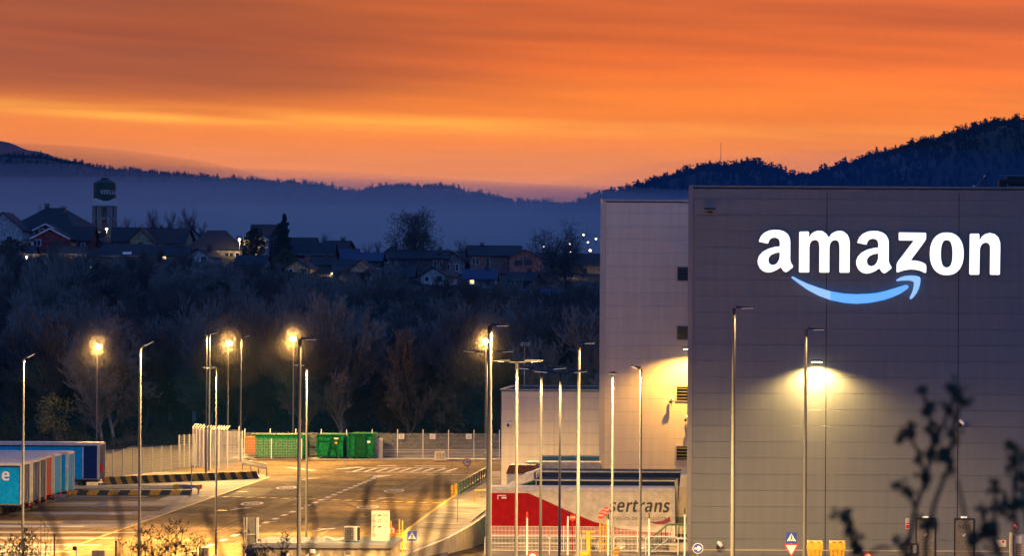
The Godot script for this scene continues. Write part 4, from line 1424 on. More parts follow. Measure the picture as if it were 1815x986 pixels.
func loading_side() -> void:
	# the white and red trailer, side on, beside the dark block
	var d := 197.5
	var p := at(1194, 950, d)
	var o := trailer("white trailer with red front and dark sertrans lettering beside the warehouse", Vector3(p.x, 0, p.z - 1.3), 0.0, 11.75, M.cream_body, M.cream_body, M.white, M.cream_body, 4.05)
	var mb := MB.new()
	var red := PackedVector2Array([Vector2(-11.6, 3.72), Vector2(-9.1, 3.72), Vector2(-7.9, 3.2), Vector2(-6.6, 2.6), Vector2(-5.0, 1.95), Vector2(-3.4, 1.55), Vector2(-1.8, 1.33), Vector2(-0.2, 1.28), Vector2(-0.2, 1.08), Vector2(-11.6, 1.08)])
	mb.prism(red, 0.0, 0.012)
	part(mb, "red_area", M.red_body, o, Vector3(0, 0, 1.268))
	piece(flat_text("sertrans", 1.1, 0.012, true, 0.2), "lettering", M.ink, o, Vector3(-4.15, 2.3, 1.272)).scale.x = 0.86
	piece(flat_text("servicios de transporte", 0.36, 0.012, false), "lettering", M.grey_box, o, Vector3(-4.15, 1.98, 1.272))
	mb = MB.new()
	mb.prism(PackedVector2Array([Vector2(-1.62, 2.0), Vector2(-1.2, 1.96), Vector2(-0.7, 2.04), Vector2(-0.25, 2.3), Vector2(-0.22, 1.98), Vector2(-0.55, 1.82), Vector2(-1.0, 1.8), Vector2(-1.35, 1.88)]), 0, 0.012)
	part(mb, "purple_swoosh", M.purple, o, Vector3(0, 0, 1.27))
	boxed(Vector3(-11.0, 3.45, 1.285), Vector3(0.05, 0.26, 0.012), "logo_bar", M.sign_white, o)
	boxed(Vector3(-10.75, 3.56, 1.285), Vector3(0.5, 0.06, 0.012), "logo_bar", M.sign_white, o)
	boxed(Vector3(-10.62, 3.42, 1.285), Vector3(0.3, 0.1, 0.012), "logo_bar", M.sign_white, o)
	# two dark blue trailers behind it, and their tractor units
	var q := at(1199, 860, 204.5)
	trailer("navy curtain trailer just behind the white and red one", Vector3(q.x, 0, q.z - 1.3), 0.0, 9.2, M.navy_tarp, M.navy_tarp, M.cream_body, M.navy_tarp, 4.22, 0.0, 0.09, M.navy_tarp)
	q = at(1210, 840, 212.5)
	trailer("second navy trailer with a pale roof edge, farther back", Vector3(q.x, 0, q.z - 1.3), 0.0, 9.8, M.navy_tarp, M.navy_tarp, M.white, M.navy_tarp, 4.4, 0.0, 0.1, M.navy_tarp)
	q = at(951, 860, 205.5)
	var c := cab("green truck cab with a pale tarpaulin in front of the navy trailer", Vector3(q.x, 0, q.z), 0.0, M.green_dark)
	c.scale = Vector3(1, 1.05, 1)
	q = at(948, 850, 213)
	cab("white truck cab with a sloping roof deflector left of the navy trailers", Vector3(q.x, 0, q.z), 0.0, M.white).scale = Vector3(1, 1.09, 1)
	q = at(958, 850, 221)
	cab("white truck cab behind, under the brown roofed box", Vector3(q.x, 0, q.z), 0.0, M.white).scale = Vector3(1, 1.05, 1)
	# white refrigerated trailer with a teal stripe, against the annex
	q = at(1061.5, 840, 232)
	var rt := trailer("white refrigerated trailer with a teal stripe parked against the annex", Vector3(q.x, 0, q.z - 1.2), 0.0, 5.4, M.white, M.white, M.cream_body, M.white, 4.05)
	boxed(Vector3(-2.1, 4.32, 0.6), Vector3(4.2, 0.32, 0.2), "teal_stripe", M.teal_strip, rt)
	boxed(Vector3(-2.1, 4.53, 0.6), Vector3(4.2, 0.1, 0.24), "stripe_edge", M.white, rt)
	q = at(947, 830, 231)
	var bx := thing("brown_roof_container", "low white container with a rust brown sloping top by the truck cabs", "container", Vector3(q.x, 0, q.z))
	mb = MB.new()
	mb.soft(Vector3(-0.9, 1.75, 0), Vector3(2.1, 3.1, 2.2), 0.05)
	part(mb, "body", M.white, bx)
	mb = MB.new()
	mb.prism(PackedVector2Array([Vector2(-2.0, 3.32), Vector2(-1.75, 3.95), Vector2(0.15, 3.95), Vector2(0.15, 3.32)]), -1.1, 1.12)
	part(mb, "top", M.rust_brown, bx)
	mb = MB.new()
	mb.soft(Vector3(0.62, 2.9, 0), Vector3(0.7, 1.2, 1.2), 0.08)
	part(mb, "cooling_unit", M.dark_metal, bx)
	for s in 3:
		boxed(Vector3(0.62, 2.6 + s * 0.25, 0.62), Vector3(0.55, 0.06, 0.05), "grille_slat", M.trim, bx)
	# pale box body at the right, half behind the dark block
	q = at(1196.5, 900, 200.5)
	var pb := thing("box_body", "tall cream lorry body standing between the trailers and the dark block", "lorry", Vector3(q.x, 0, q.z), 0.0)
	mb = MB.new()
	mb.hexa([Vector3(0, 1.1, -6), Vector3(2.6, 1.1, -6), Vector3(2.6, 1.1, 1.3), Vector3(0, 1.1, 1.3), Vector3(0.35, 4.85, -6), Vector3(2.6, 4.85, -6), Vector3(2.6, 4.85, 1.3), Vector3(0.35, 4.85, 1.3)])
	part(mb, "body", M.cream_body, pb)
	boxed(Vector3(1.3, 1.98, 1.33), Vector3(2.6, 0.4, 0.06), "lower_band", M.grey_box, pb)
	boxed(Vector3(1.4, 4.05, 1.34), Vector3(2.4, 0.09, 0.08), "roof_rail", M.white, pb)
	boxed(Vector3(1.3, 0.75, -2), Vector3(2.4, 0.4, 6.0), "chassis", M.dark_metal, pb)
	for z in [-4.5, 0.6]:
		wheel(pb, 0.8, z)
	# the ramp in front of them, with its fences and railings
	var ramp := MB.new()
	ramp.box(Vector3(at(1043, 960, 186.5).x, 0.35, -186.5), Vector3(12.4, 0.7, 10.0))
	struct(ramp, "ramp_pavement", M.concrete)
	var f0 := at(868, 955, 189); var f1 := at(1195, 955, 189)
	fence_run("white welded mesh fence in front of the white and red trailer", [Vector3(f0.x, 0.7, f0.z), Vector3(f1.x, 0.7, f1.z)], 1.55, 0.0, M.wire_white, 26, 6, 0.0, 2.4)
	for i in 5:
		var px: float = [934, 1006, 1077.5, 1150, 1213][i]
		var g := at(px, 980, 186.2)
		var top := at(px, [908.0, 905.0, 911.0, 909.0, 902.0][i], 186.2)
		var po := thing("bollard_post", ["white post with a red tip, leftmost before the red trailer front", "white post with a dark tip beside the single stop disc", "white post with a dark tip beside the three stop discs", "white post with a dark tip under the last letters of the lettering", "white post with a dark tip against the dark block's corner"][i], "post", Vector3(g.x, 0.0, g.z))
		mb = MB.new()
		mb.tube(Vector3.ZERO, Vector3(0, top.y - 0.35, 0), 0.055, 0.05, 8)
		part(mb, "pole", M.sign_white, po)
		mb = MB.new()
		mb.tube(Vector3(0, top.y - 0.35, 0), Vector3(0, top.y, 0), 0.07 if i == 0 else 0.04, 0.06 if i == 0 else 0.03, 8)
		part(mb, "tip", M.sign_red if i == 0 else M.dark_metal, po)
	# hooped pedestrian barriers in a row
	for i in 6:
		var b := at(888 + i * 57, 965, 186.8)
		var r := thing("hoop_railing", "white hooped railing number %s of the row along the ramp, counted from the lamp post" % ["one", "two", "three", "four", "five", "six"][i], "railing", Vector3(b.x, 0.7, b.z), 0, "white hooped railings on the ramp")
		mb = MB.new()
		mb.path([Vector3(-0.95, 0, 0), Vector3(-0.95, 0.95, 0), Vector3(-0.82, 1.08, 0), Vector3(0.82, 1.08, 0), Vector3(0.95, 0.95, 0), Vector3(0.95, 0, 0)], 0.03, 6)
		part(mb, "hoop", M.wire_white, r)
		for y in [0.22, 0.62]:
			mb = MB.new()
			mb.tube(Vector3(-0.95, y, 0), Vector3(0.95, y, 0), 0.02, 0.02, 5)
			part(mb, "bar", M.wire_white, r)
	# stop discs
	for q2 in [[1015, 918, 187.5, "red stop disc on a red pole left of the yellow turnstile"], [1064.5, 914.5, 187.6, "red stop disc, lowest of the three leaning in a row"], [1069.5, 909.5, 188.0, "red stop disc, middle of the three leaning in a row"], [1074.5, 904.5, 188.4, "red stop disc, topmost of the three leaning in a row"]]:
		var c2 := at(q2[0], q2[1], q2[2])
		var st := thing("stop_disc", q2[3], "sign", Vector3(c2.x, 0.7, c2.z))
		mb = MB.new()
		mb.lathe([Vector2(0.0, 0.02), Vector2(0.19, 0.02), Vector2(0.19, 0.0), Vector2(0.0, 0.0)], 20)
		var disc := part(mb, "disc", M.sign_red, st, Vector3(0, c2.y - 0.7, 0.03))
		disc.rotation.x = PI / 2
		piece(flat_text("STOP", 0.13, 0.006), "lettering", M.sign_white, st, Vector3(-0.155, c2.y - 0.76, 0.06))
		mb = MB.new()
		mb.tube(Vector3.ZERO, Vector3(0, c2.y - 0.85, 0), 0.03, 0.03, 6)
		part(mb, "pole", M.orange_red if q2[0] < 1050 else M.yellow_paint, st)
	# yellow turnstiles and their base
	for i in 2:
		var g2 := at([1043.0, 1069.0][i], 955, [185.5, 188.2][i])
		var t := thing("turnstile", ["yellow turnstile post with a crossbar and stepped foot on the ramp", "yellow ladder-like gate frame under the three stop discs"][i], "turnstile", Vector3(g2.x, 0.45 if i == 0 else 0.7, g2.z))
		if i == 0:
			mb = MB.new()
			mb.soft(Vector3(0, 0.85, 0), Vector3(0.24, 1.7, 0.24), 0.04)
			part(mb, "post", M.yellow_paint, t)
			for y in [[1.66, 0.75], [1.3, 0.6]]:
				mb = MB.new()
				mb.soft(Vector3(0, y[0], 0), Vector3(y[1], 0.1, 0.14), 0.03)
				part(mb, "crossbar", M.yellow_paint, t)
			for s in 3:
				mb = MB.new()
				mb.soft(Vector3(-0.25 - s * 0.2, 0.42 - s * 0.14, 0.1), Vector3(0.62, 0.26, 0.5), 0.05)
				part(mb, "foot", M.yellow_paint, t)
			boxed(Vector3(0.28, 0.72, 0.1), Vector3(0.2, 0.16, 0.12), "lock_box", M.dark_metal, t)
		else:
			for x in [-0.22, 0.0, 0.22]:
				mb = MB.new()
				mb.tube(Vector3(x, 0, 0), Vector3(x, 1.75, 0), 0.03, 0.03, 6)
				part(mb, "upright", M.yellow_paint, t)
			for y in 8:
				boxed(Vector3(0, 0.2 + y * 0.2, 0), Vector3(0.46, 0.04, 0.05), "rung", M.yellow_paint, t)
	var yb := at(1091, 966, 185.8)
	var ybx := thing("yellow_block", "small stacked yellow blocks right of the turnstiles", "block", Vector3(yb.x, 0.0, yb.z))
	for s in 3:
		mb = MB.new()
		mb.soft(Vector3(s * 0.04, 0.75 + s * 0.2, 0), Vector3(0.36, 0.15, 0.3), 0.03)
		part(mb, "block", M.barrier_yellow, ybx)
	# steel stair with green handrails up to the dock, at the foot of the dark block
	var sp := at(1150, 985, 187.5)
	var stair := thing("dock_stair", "steel dock stair with sloping green handrail next to the dark block", "stair", Vector3(sp.x, 0.7, sp.z))
	for i in 6:
		boxed(Vector3(0.12 + i * 0.2, 0.1 + i * 0.17, 0), Vector3(0.26, 0.04, 0.9), "step", M.galv, stair)
	for z in [-0.45, 0.45]:
		mb = MB.new()
		mb.path([Vector3(0, 0.85, z), Vector3(1.1, 1.75, z), Vector3(2.2, 1.75, z)], 0.03, 6)
		part(mb, "handrail", M.green_rail, stair)
		mb = MB.new()
		mb.path([Vector3(0, 0.0, z), Vector3(1.15, 0.95, z), Vector3(2.2, 0.95, z)], 0.05, 5)
		part(mb, "stringer", M.galv, stair)
		for i in 10:
			mb = MB.new()
			var x := 0.05 + i * 0.23
			var y0 := minf(x * 0.83, 0.95)
			mb.tube(Vector3(x, y0, z), Vector3(x, y0 + 0.82, z), 0.014, 0.014, 5)
			part(mb, "baluster", M.green_rail if i < 5 else M.wire_white, stair)
	boxed(Vector3(1.75, 0.93, 0), Vector3(1.2, 0.06, 0.95), "landing", M.galv, stair)
	boxed(Vector3(1.75, 0.45, 0), Vector3(1.1, 0.5, 0.8), "plinth", M.kerb, stair)

# ------------------------------------------------------------------ skips
func skips() -> void:
	var z := -323.8
	var o := thing("skip_container", "long green skip with a rusty orange end behind the mesh fence", "skip", Vector3(gnd(490, 815).x, 0.14, z - 0.6))
	var mb := MB.new()
	mb.soft(Vector3(0.55, 1.25, 0), Vector3(5.2, 2.2, 2.3), 0.05)
	part(mb, "body", M.green_skip, o)
	mb = MB.new()
	mb.soft(Vector3(-2.6, 1.3, 0), Vector3(1.15, 1.7, 2.32), 0.05)
	part(mb, "rusty_end", M.orange_paint, o)
	for i in 10:
		boxed(Vector3(-1.8 + i * 0.52, 1.2, 1.18), Vector3(0.08, 2.0, 0.08), "rib", M.green_dark, o)
	boxed(Vector3(0.4, 2.4, 0), Vector3(5.6, 0.12, 2.4), "top_rail", M.green_dark, o)
	boxed(Vector3(0.4, 0.08, 0), Vector3(5.4, 0.14, 1.6), "skid", M.dark_metal, o)
	boxed(Vector3(2.7, 1.25, 1.2), Vector3(0.5, 2.3, 0.1), "end_frame", M.green_skip, o)
	for k in 2:
		var px: float = [586.0, 640.5][k]
		o = thing("skip_container", ["green skip with an A-shaped lifting frame on its end", "taller green skip with closed doors and a white label"][k], "skip", Vector3(gnd(px, 815).x, 0.14, z))
		var h: float = [2.3, 2.42][k]
		var w: float = [2.6, 2.45][k]
		mb = MB.new()
		mb.soft(Vector3(0, h / 2 + 0.12, -2.4), Vector3(w, h, 4.8), 0.05)
		part(mb, "body", M.green_skip, o)
		boxed(Vector3(0, h + 0.1, 0.02), Vector3(w + 0.1, 0.12, 0.14), "top_rail", M.green_dark, o)
		boxed(Vector3(0, 0.3, 0.02), Vector3(w + 0.06, 0.12, 0.14), "bottom_rail", M.green_dark, o)
		for x in [-w / 2, w / 2]:
			boxed(Vector3(x, h / 2 + 0.15, 0.03), Vector3(0.14, h, 0.14), "corner_post", M.green_skip, o)
		for x in [-0.9, 0.9]:
			mb = MB.new()
			mb.lathe([Vector2(0, 0.12), Vector2(0.12, 0.12), Vector2(0.12, -0.12), Vector2(0, -0.12)], 12)
			part(mb, "roller", M.dark_metal, o, Vector3(x, 0.12, 0.0)).rotation.z = PI / 2
		if k == 0:
			for s in [-1, 1]:
				mb = MB.new()
				mb.box(Vector3(0.2 + s * 0.27, 1.2, 0.1), Vector3(0.13, 1.95, 0.12), Basis(Vector3.BACK, s * 0.2))
				part(mb, "lifting_frame", M.green_dark, o)
			boxed(Vector3(0.2, 1.2, 0.1), Vector3(0.5, 0.1, 0.1), "lifting_bar", M.green_dark, o)
			boxed(Vector3(0, 1.85, 0.08), Vector3(w, 0.06, 0.05), "rib", M.green_dark, o)
			boxed(Vector3(0.62, 1.6, 0.07), Vector3(0.26, 0.22, 0.02), "label_plate", M.yellow_paint, o)
			boxed(Vector3(0.65, 2.05, 0.07), Vector3(0.45, 0.14, 0.02), "label_plate", M.sign_white, o)
		else:
			for x in [-0.55, 0.5]:
				boxed(Vector3(x, h / 2 + 0.15, 0.06), Vector3(0.12, h - 0.2, 0.1), "door_post", M.green_dark, o)
			boxed(Vector3(0.0, 1.35, 0.04), Vector3(0.95, 1.9, 0.06), "door", M.green_dark, o)
			boxed(Vector3(0.88, 1.72, 0.07), Vector3(0.32, 0.24, 0.02), "label_plate", M.sign_white, o)
			boxed(Vector3(-0.1, 1.15, 0.12), Vector3(0.6, 0.06, 0.06), "door_latch", M.dark_metal, o)
	# pale panel leaning beside the skips
	o = thing("pale_gate", "pale metal gate leaf standing right of the green skips", "gate", Vector3(gnd(672, 815).x, 0.14, z - 1.0))
	boxed(Vector3(0, 1.05, 0), Vector3(0.75, 2.1, 0.06), "leaf", M.sign_grey, o)
	boxed(Vector3(-0.42, 0.75, 0.1), Vector3(0.12, 0.5, 0.12), "yellow_handle", M.yellow_paint, o)

# ------------------------------------------------------------------ gatehouse
func gatehouse() -> void:
	var d := 171.0
	var c := at(570, 964, d)
	var o := thing("gatehouse", "flat roofed cream gatehouse with a grey metal roof edge, bottom centre", "building", Vector3(c.x, 0, c.z))
	var left := at(452, 964, d).x - c.x
	var right := at(692, 964, d).x - c.x
	var w := right - left
	var mid := (left + right) / 2.0
	var h := c.y
	boxed(Vector3(mid, h / 2.0 - 0.12, -2.6), Vector3(w, h - 0.24, 5.0), "wall", M.gate_wall, o)
	boxed(Vector3(mid, h - 0.14, -2.6), Vector3(w + 0.25, 0.2, 5.3), "roof_edge", M.galv, o)
	boxed(Vector3(mid, h - 0.245, -2.6), Vector3(w + 0.1, 0.06, 5.15), "gutter", M.dark_metal, o)
	boxed(Vector3(mid, h - 0.02, -2.6), Vector3(w, 0.05, 5.0), "roof", M.roof_membrane, o)
	var mb := MB.new()
	mb.lathe([Vector2(0.0, 0.03), Vector2(0.36, 0.03), Vector2(0.36, 0.0)], 24)
	var win := part(mb, "window", M.grey_box, o, Vector3(at(611, 981, d).x - c.x, h - 0.75, -0.09))
	win.rotation.x = PI / 2
	boxed(Vector3(at(611, 981, d).x - c.x, h - 0.75, -0.03), Vector3(0.06, 0.7, 0.04), "window_bar", M.white, o)
	boxed(Vector3(at(617, 981, d).x - c.x, h - 0.68, -0.03), Vector3(0.24, 0.14, 0.04), "window_plate", M.sign_white, o)
	mb = MB.new()
	mb.soft(Vector3(at(554, 971, d).x - c.x, h - 0.42, -0.02), Vector3(0.28, 0.24, 0.2), 0.03)
	part(mb, "wall_box", M.sign_white, o)
	for px in [506, 525, 541, 560]:
		mb = MB.new()
		mb.box(Vector3(at(px, 980, d).x - c.x, h - 0.78, 0.05), Vector3(0.09, 0.62, 0.06), Basis(Vector3.BACK, -0.8))
		part(mb, "wall_bracket", M.sign_white, o)
	# the condenser on its roof with a lagged pipe
	var acp := at(624, 961, d + 1.6)
	var ac := thing("air_conditioner", "white air conditioning unit standing on the gatehouse roof", "air conditioner", Vector3(acp.x, h, acp.z), -0.35)
	mb = MB.new()
	mb.soft(Vector3(0, 0.44, 0), Vector3(0.78, 0.8, 0.36), 0.03)
	part(mb, "casing", M.white, ac)
	boxed(Vector3(-0.08, 0.44, 0.185), Vector3(0.56, 0.66, 0.02), "grille_backing", M.dark_metal, ac)
	for i in 7:
		boxed(Vector3(-0.08, 0.14 + i * 0.1, 0.2), Vector3(0.56, 0.018, 0.02), "grille_bar", M.sign_grey, ac)
	for i in 6:
		boxed(Vector3(-0.33 + i * 0.1, 0.44, 0.205), Vector3(0.014, 0.64, 0.02), "grille_bar", M.sign_grey, ac)
	boxed(Vector3(0.4, 0.44, 0.0), Vector3(0.02, 0.7, 0.3), "side_louvre", M.dark_metal, ac)
	for x in [-0.28, 0.28]:
		boxed(Vector3(x, 0.02, 0), Vector3(0.1, 0.06, 0.42), "foot", M.rubber, ac)
	var pipe := thing("lagged_pipe", "pale insulated pipe bending from the roof to the air conditioner", "pipe", Vector3(at(572, 962, d + 1.4).x, h, acp.z))
	mb = MB.new()
	mb.path([Vector3(0, 0, 0), Vector3(0.02, 0.18, 0), Vector3(0.15, 0.25, 0), Vector3(0.4, 0.2, 0), Vector3(0.65, 0.08, 0), Vector3(0.95, 0.12, 0), Vector3(1.25, 0.2, 0)], 0.055, 8)
	part(mb, "lagging", M.cream_body, pipe)
	# route board beside the gatehouse
	var bp := at(674.5, 960, d + 0.7)
	var b := thing("route_board", "white route board with truck symbols standing over the gatehouse roof", "sign", Vector3(bp.x, 0, bp.z))
	var y0 := at(674, 961, d).y
	var y1 := at(674, 907, d).y
	var bw := 33.0 * d / F
	mb = MB.new()
	mb.soft(Vector3(0, (y0 + y1) / 2.0, 0), Vector3(bw, y1 - y0, 0.06), 0.02)
	part(mb, "board", M.sign_grey, b)
	for x in [-0.35, 0.35]:
		mb = MB.new()
		mb.tube(Vector3(x, 0, -0.08), Vector3(x, y1 - 0.1, -0.08), 0.04, 0.04, 6)
		part(mb, "post", M.galv, b)
	var hh := y1 - y0
	var mark := func(x: float, y: float, sx: float, sy: float, nm: String, m: Material):
		boxed(Vector3((x - 0.5) * bw, y1 - y * hh, 0.034), Vector3(sx * bw, sy * hh, 0.008), nm, m, b)
	mark.call(0.15, 0.42, 0.03, 0.56, "route_line", M.ink)
	for y in [0.15, 0.34, 0.53]:
		mark.call(0.21, y, 0.12, 0.02, "route_line", M.ink)
	for y in [0.15, 0.53]:
		mark.call(0.46, y, 0.16, 0.05, "truck_mark", M.ink)
		mark.call(0.38, y + 0.01, 0.06, 0.03, "truck_mark", M.ink)
	for y in [0.30, 0.37]:
		for x in [0.4, 0.5]:
			mark.call(x, y, 0.05, 0.04, "truck_mark", M.ink)
	for y in [0.12, 0.16, 0.2, 0.3, 0.34, 0.38, 0.5, 0.55]:
		mark.call(0.77, y, 0.26, 0.016, "print_line", M.grey_box)
	mb = MB.new()
	mb.lathe([Vector2(0.05, 0.008), Vector2(0.085, 0.008)], 18)
	part(mb, "round_mark", M.sign_red, b, Vector3(-0.34 * bw, y1 - 0.8 * hh, 0.032)).rotation.x = PI / 2
	# tall grey cabinet sign to the left
	var gp := at(446, 985, d + 4)
	var g := thing("totem_sign", "tall grey back of a framed totem sign left of the gatehouse", "sign", Vector3(gp.x, 0, gp.z))
	var gh := at(446, 917, d + 4).y
	boxed(Vector3(0.02, gh / 2, 0), Vector3(0.62, gh - 0.05, 0.06), "panel", M.grey_box, g)
	for x in [-0.4, -0.26, 0.3, 0.38]:
		mb = MB.new()
		mb.tube(Vector3(x, 0, 0.05), Vector3(x, gh, 0.05), 0.035, 0.035, 6)
		part(mb, "post", M.wire_white, g)
	boxed(Vector3(0, gh - 0.95, 0.06), Vector3(0.8, 0.05, 0.05), "crossbar", M.wire_white, g)
	# yellow gate frame beside the gatehouse
	var yg := at(700, 985, d + 6)
	var yf := thing("yellow_gate", "yellow gate frame of slim posts right of the route board", "gate", Vector3(yg.x, 0, yg.z))
	for x in [[-0.22, 924], [0.25, 921], [0.42, 923]]:
		mb = MB.new()
		mb.tube(Vector3(x[0], 0, 0), Vector3(x[0], at(700, x[1], d + 6).y, 0), 0.04, 0.04, 6)
		part(mb, "post", M.yellow_paint, yf)
	for y in [1.2, 1.9, 2.55]:
		boxed(Vector3(0.25, y, 0), Vector3(1.0, 0.05, 0.05), "rail", M.yellow_paint, yf)
	for i in 8:
		mb = MB.new()
		mb.tube(Vector3(-0.15 + i * 0.11, 0.6, 0), Vector3(-0.15 + i * 0.11, 2.5, 0), 0.012, 0.012, 5)
		part(mb, "bar", M.yellow_paint, yf)
	# small cabinets and posts along the bottom left
	for q in [[176, 975, 186, 0.6, "low grey cabinet at the bottom edge, left of the middle shrub"], [362, 970, 190, 0.4, "narrow grey cabinet right of the middle shrub"]]:
		var pc := at(q[0], q[1], q[2])
		var cb := thing("grey_cabinet", q[4], "cabinet", Vector3(pc.x, 0, pc.z))
		mb = MB.new()
		mb.soft(Vector3(0, pc.y / 2, 0), Vector3(q[3] + 0.15, pc.y, 0.4), 0.04)
		part(mb, "case", M.grey_box, cb)
		boxed(Vector3(0, pc.y / 2, 0.21), Vector3(0.03, pc.y - 0.1, 0.02), "door_gap", M.dark_metal, cb)
	for q in [[97.5, 950, "thin red-brown marker post at the lower left, left one"], [206.5, 962, "thin red-brown marker post at the lower left, right one"]]:
		var pc := at(q[0], q[1], 184)
		var ps := thing("marker_post", q[2], "post", Vector3(pc.x, 0, pc.z))
		mb = MB.new()
		mb.tube(Vector3.ZERO, Vector3(0, pc.y, 0), 0.05, 0.05, 8)
		part(mb, "pole", M.rust_brown, ps)
		mb = MB.new()
		mb.soft(Vector3(0, pc.y + 0.04, 0), Vector3(0.14, 0.12, 0.14), 0.03)
		part(mb, "cap", M.dark_metal, ps)
	var wp := at(137, 969, 184)
	var wb := thing("camera_post", "small white post with a dark box between the two marker posts", "post", Vector3(wp.x, 0, wp.z))
	mb = MB.new()
	mb.tube(Vector3.ZERO, Vector3(0, wp.y, 0), 0.06, 0.05, 8)
	part(mb, "pole", M.sign_white, wb)
	mb = MB.new()
	mb.soft(Vector3(-0.1, wp.y - 0.1, 0.05), Vector3(0.24, 0.26, 0.2), 0.04)
	part(mb, "box", M.dark_metal, wb)

# ------------------------------------------------------------------ village on the slope
# A house whose front faces +z: w wide, deep, wall and roof heights. ridge "x": eaves face the viewer; "z": a gable faces the viewer; "hip".
func house(called: String, label: String, where: Vector3, turn: float, w: float, deep: float, wh: float, rh: float, ridge: String, wall: String, roof: String, windows: Array, extra := {}) -> Node3D:
	var o := thing(called, label, "house", where, turn)
	var foot := -4.0
	var mb := MB.new()
	var hw := w / 2.0
	if ridge == "z":
		mb.prism(PackedVector2Array([Vector2(-hw, foot), Vector2(hw, foot), Vector2(hw, wh), Vector2(0, wh + rh * 0.97), Vector2(-hw, wh)]), -deep, 0.0)
	elif ridge == "x":
		mb.prism(PackedVector2Array([Vector2(0, foot), Vector2(deep, foot), Vector2(deep, wh), Vector2(deep / 2, wh + rh * 0.97), Vector2(0, wh)]), -hw, hw, Transform3D(Basis(Vector3(0, 0, -1), Vector3(0, 1, 0), Vector3(1, 0, 0)), Vector3.ZERO))
	else:
		mb.box(Vector3(0, (wh + foot) / 2.0, -deep / 2.0), Vector3(w, wh - foot, deep))
	part(mb, "wall", M[wall], o)
	mb = MB.new()
	var e := 0.55
	var t := 0.22
	if ridge == "z":
		for s in [-1, 1]:
			var k: float = rh / hw
			var a := Vector3(s * (hw + e), wh - e * k, e); var b := Vector3(0, wh + rh, e)
			var c := Vector3(0, wh + rh, -deep - e); var d := Vector3(s * (hw + e), wh - e * k, -deep - e)
			mb.hexa([a, b, c, d, a + Vector3(0, t, 0), b + Vector3(0, t, 0), c + Vector3(0, t, 0), d + Vector3(0, t, 0)])
	elif ridge == "x":
		var k: float = rh / (deep / 2.0)
		for s in [0, 1]:
			var zz: float = e if s == 0 else -deep - e
			var a := Vector3(-hw - e, wh - e * k, zz); var b := Vector3(hw + e, wh - e * k, zz)
			var c := Vector3(hw + e, wh + rh, -deep / 2.0); var d := Vector3(-hw - e, wh + rh, -deep / 2.0)
			mb.hexa([a, b, c, d, a + Vector3(0, t, 0), b + Vector3(0, t, 0), c + Vector3(0, t, 0), d + Vector3(0, t, 0)])
	else:
		var rl: float = extra.get("ridge_len", w * 0.35) / 2.0
		var p := [Vector3(-hw - e, wh, e), Vector3(hw + e, wh, e), Vector3(hw + e, wh, -deep - e), Vector3(-hw - e, wh, -deep - e)]
		var r0 := Vector3(-rl, wh + rh, -deep / 2.0); var r1 := Vector3(rl, wh + rh, -deep / 2.0)
		var m := Vector3(0, wh + rh * 0.3, -deep / 2.0)
		mb.quad_o(p[0], p[1], r1, r0, m); mb.quad_o(p[2], p[3], r0, r1, m)
		mb.tri_o(p[1], p[2], r1, m); mb.tri_o(p[3], p[0], r0, m)
		mb.quad_o(p[0], p[1], p[2], p[3], m)
	var rf := part(mb, "roof", M[roof], o)
	if extra.has("trim"):
		mb = MB.new()
		if ridge == "z":
			for s in [-1, 1]:
				var k: float = rh / hw
				var a := Vector3(s * (hw + e), wh - e * k + 0.06, e + 0.03); var b := Vector3(0, wh + rh + 0.06, e + 0.03)
				mb.tube(a, b, 0.17, 0.17, 4)
		else:
			mb.box(Vector3(0, wh - 0.05, e + 0.05), Vector3(w + 1.1, 0.26, 0.14))
		part(mb, "eave_trim", M[extra.trim], rf)
	for ch in extra.get("chimneys", []):
		mb = MB.new()
		mb.box(Vector3(ch[0], ch[1] + ch[2] / 2.0, -deep / 2.0 + ch[3]), Vector3(0.8, ch[2], 0.8))
		mb.box(Vector3(ch[0], ch[1] + ch[2] + 0.2, -deep / 2.0 + ch[3]), Vector3(1.15, 0.16, 1.15))
		part(mb, "chimney", M.wall_dark, rf)
	for q in windows:
		var lit: bool = q.size() > 4 and q[4] == "lit"
		var wn := boxed(Vector3(q[0], q[1], 0.06), Vector3(q[2] + 0.3, q[3] + 0.3, 0.1), "window", M.frame_white if q.size() < 6 else M[q[5]], o)
		boxed(Vector3(q[0], q[1], 0.12), Vector3(q[2], q[3], 0.04), "pane", M.house_light if lit else M.glass_dark, wn)
		if q[2] > 1.3:
			boxed(Vector3(q[0], q[1], 0.15), Vector3(0.12, q[3], 0.04), "glazing_bar", M.frame_white, wn)
	if extra.has("door"):
		var dr := boxed(Vector3(extra.door, 1.0, 0.06), Vector3(1.1, 2.2, 0.1), "door", M.wall_dark, o)
		boxed(Vector3(extra.door + 0.35, 1.0, 0.13), Vector3(0.1, 0.25, 0.08), "handle", M.frame_white, dr)
	return o

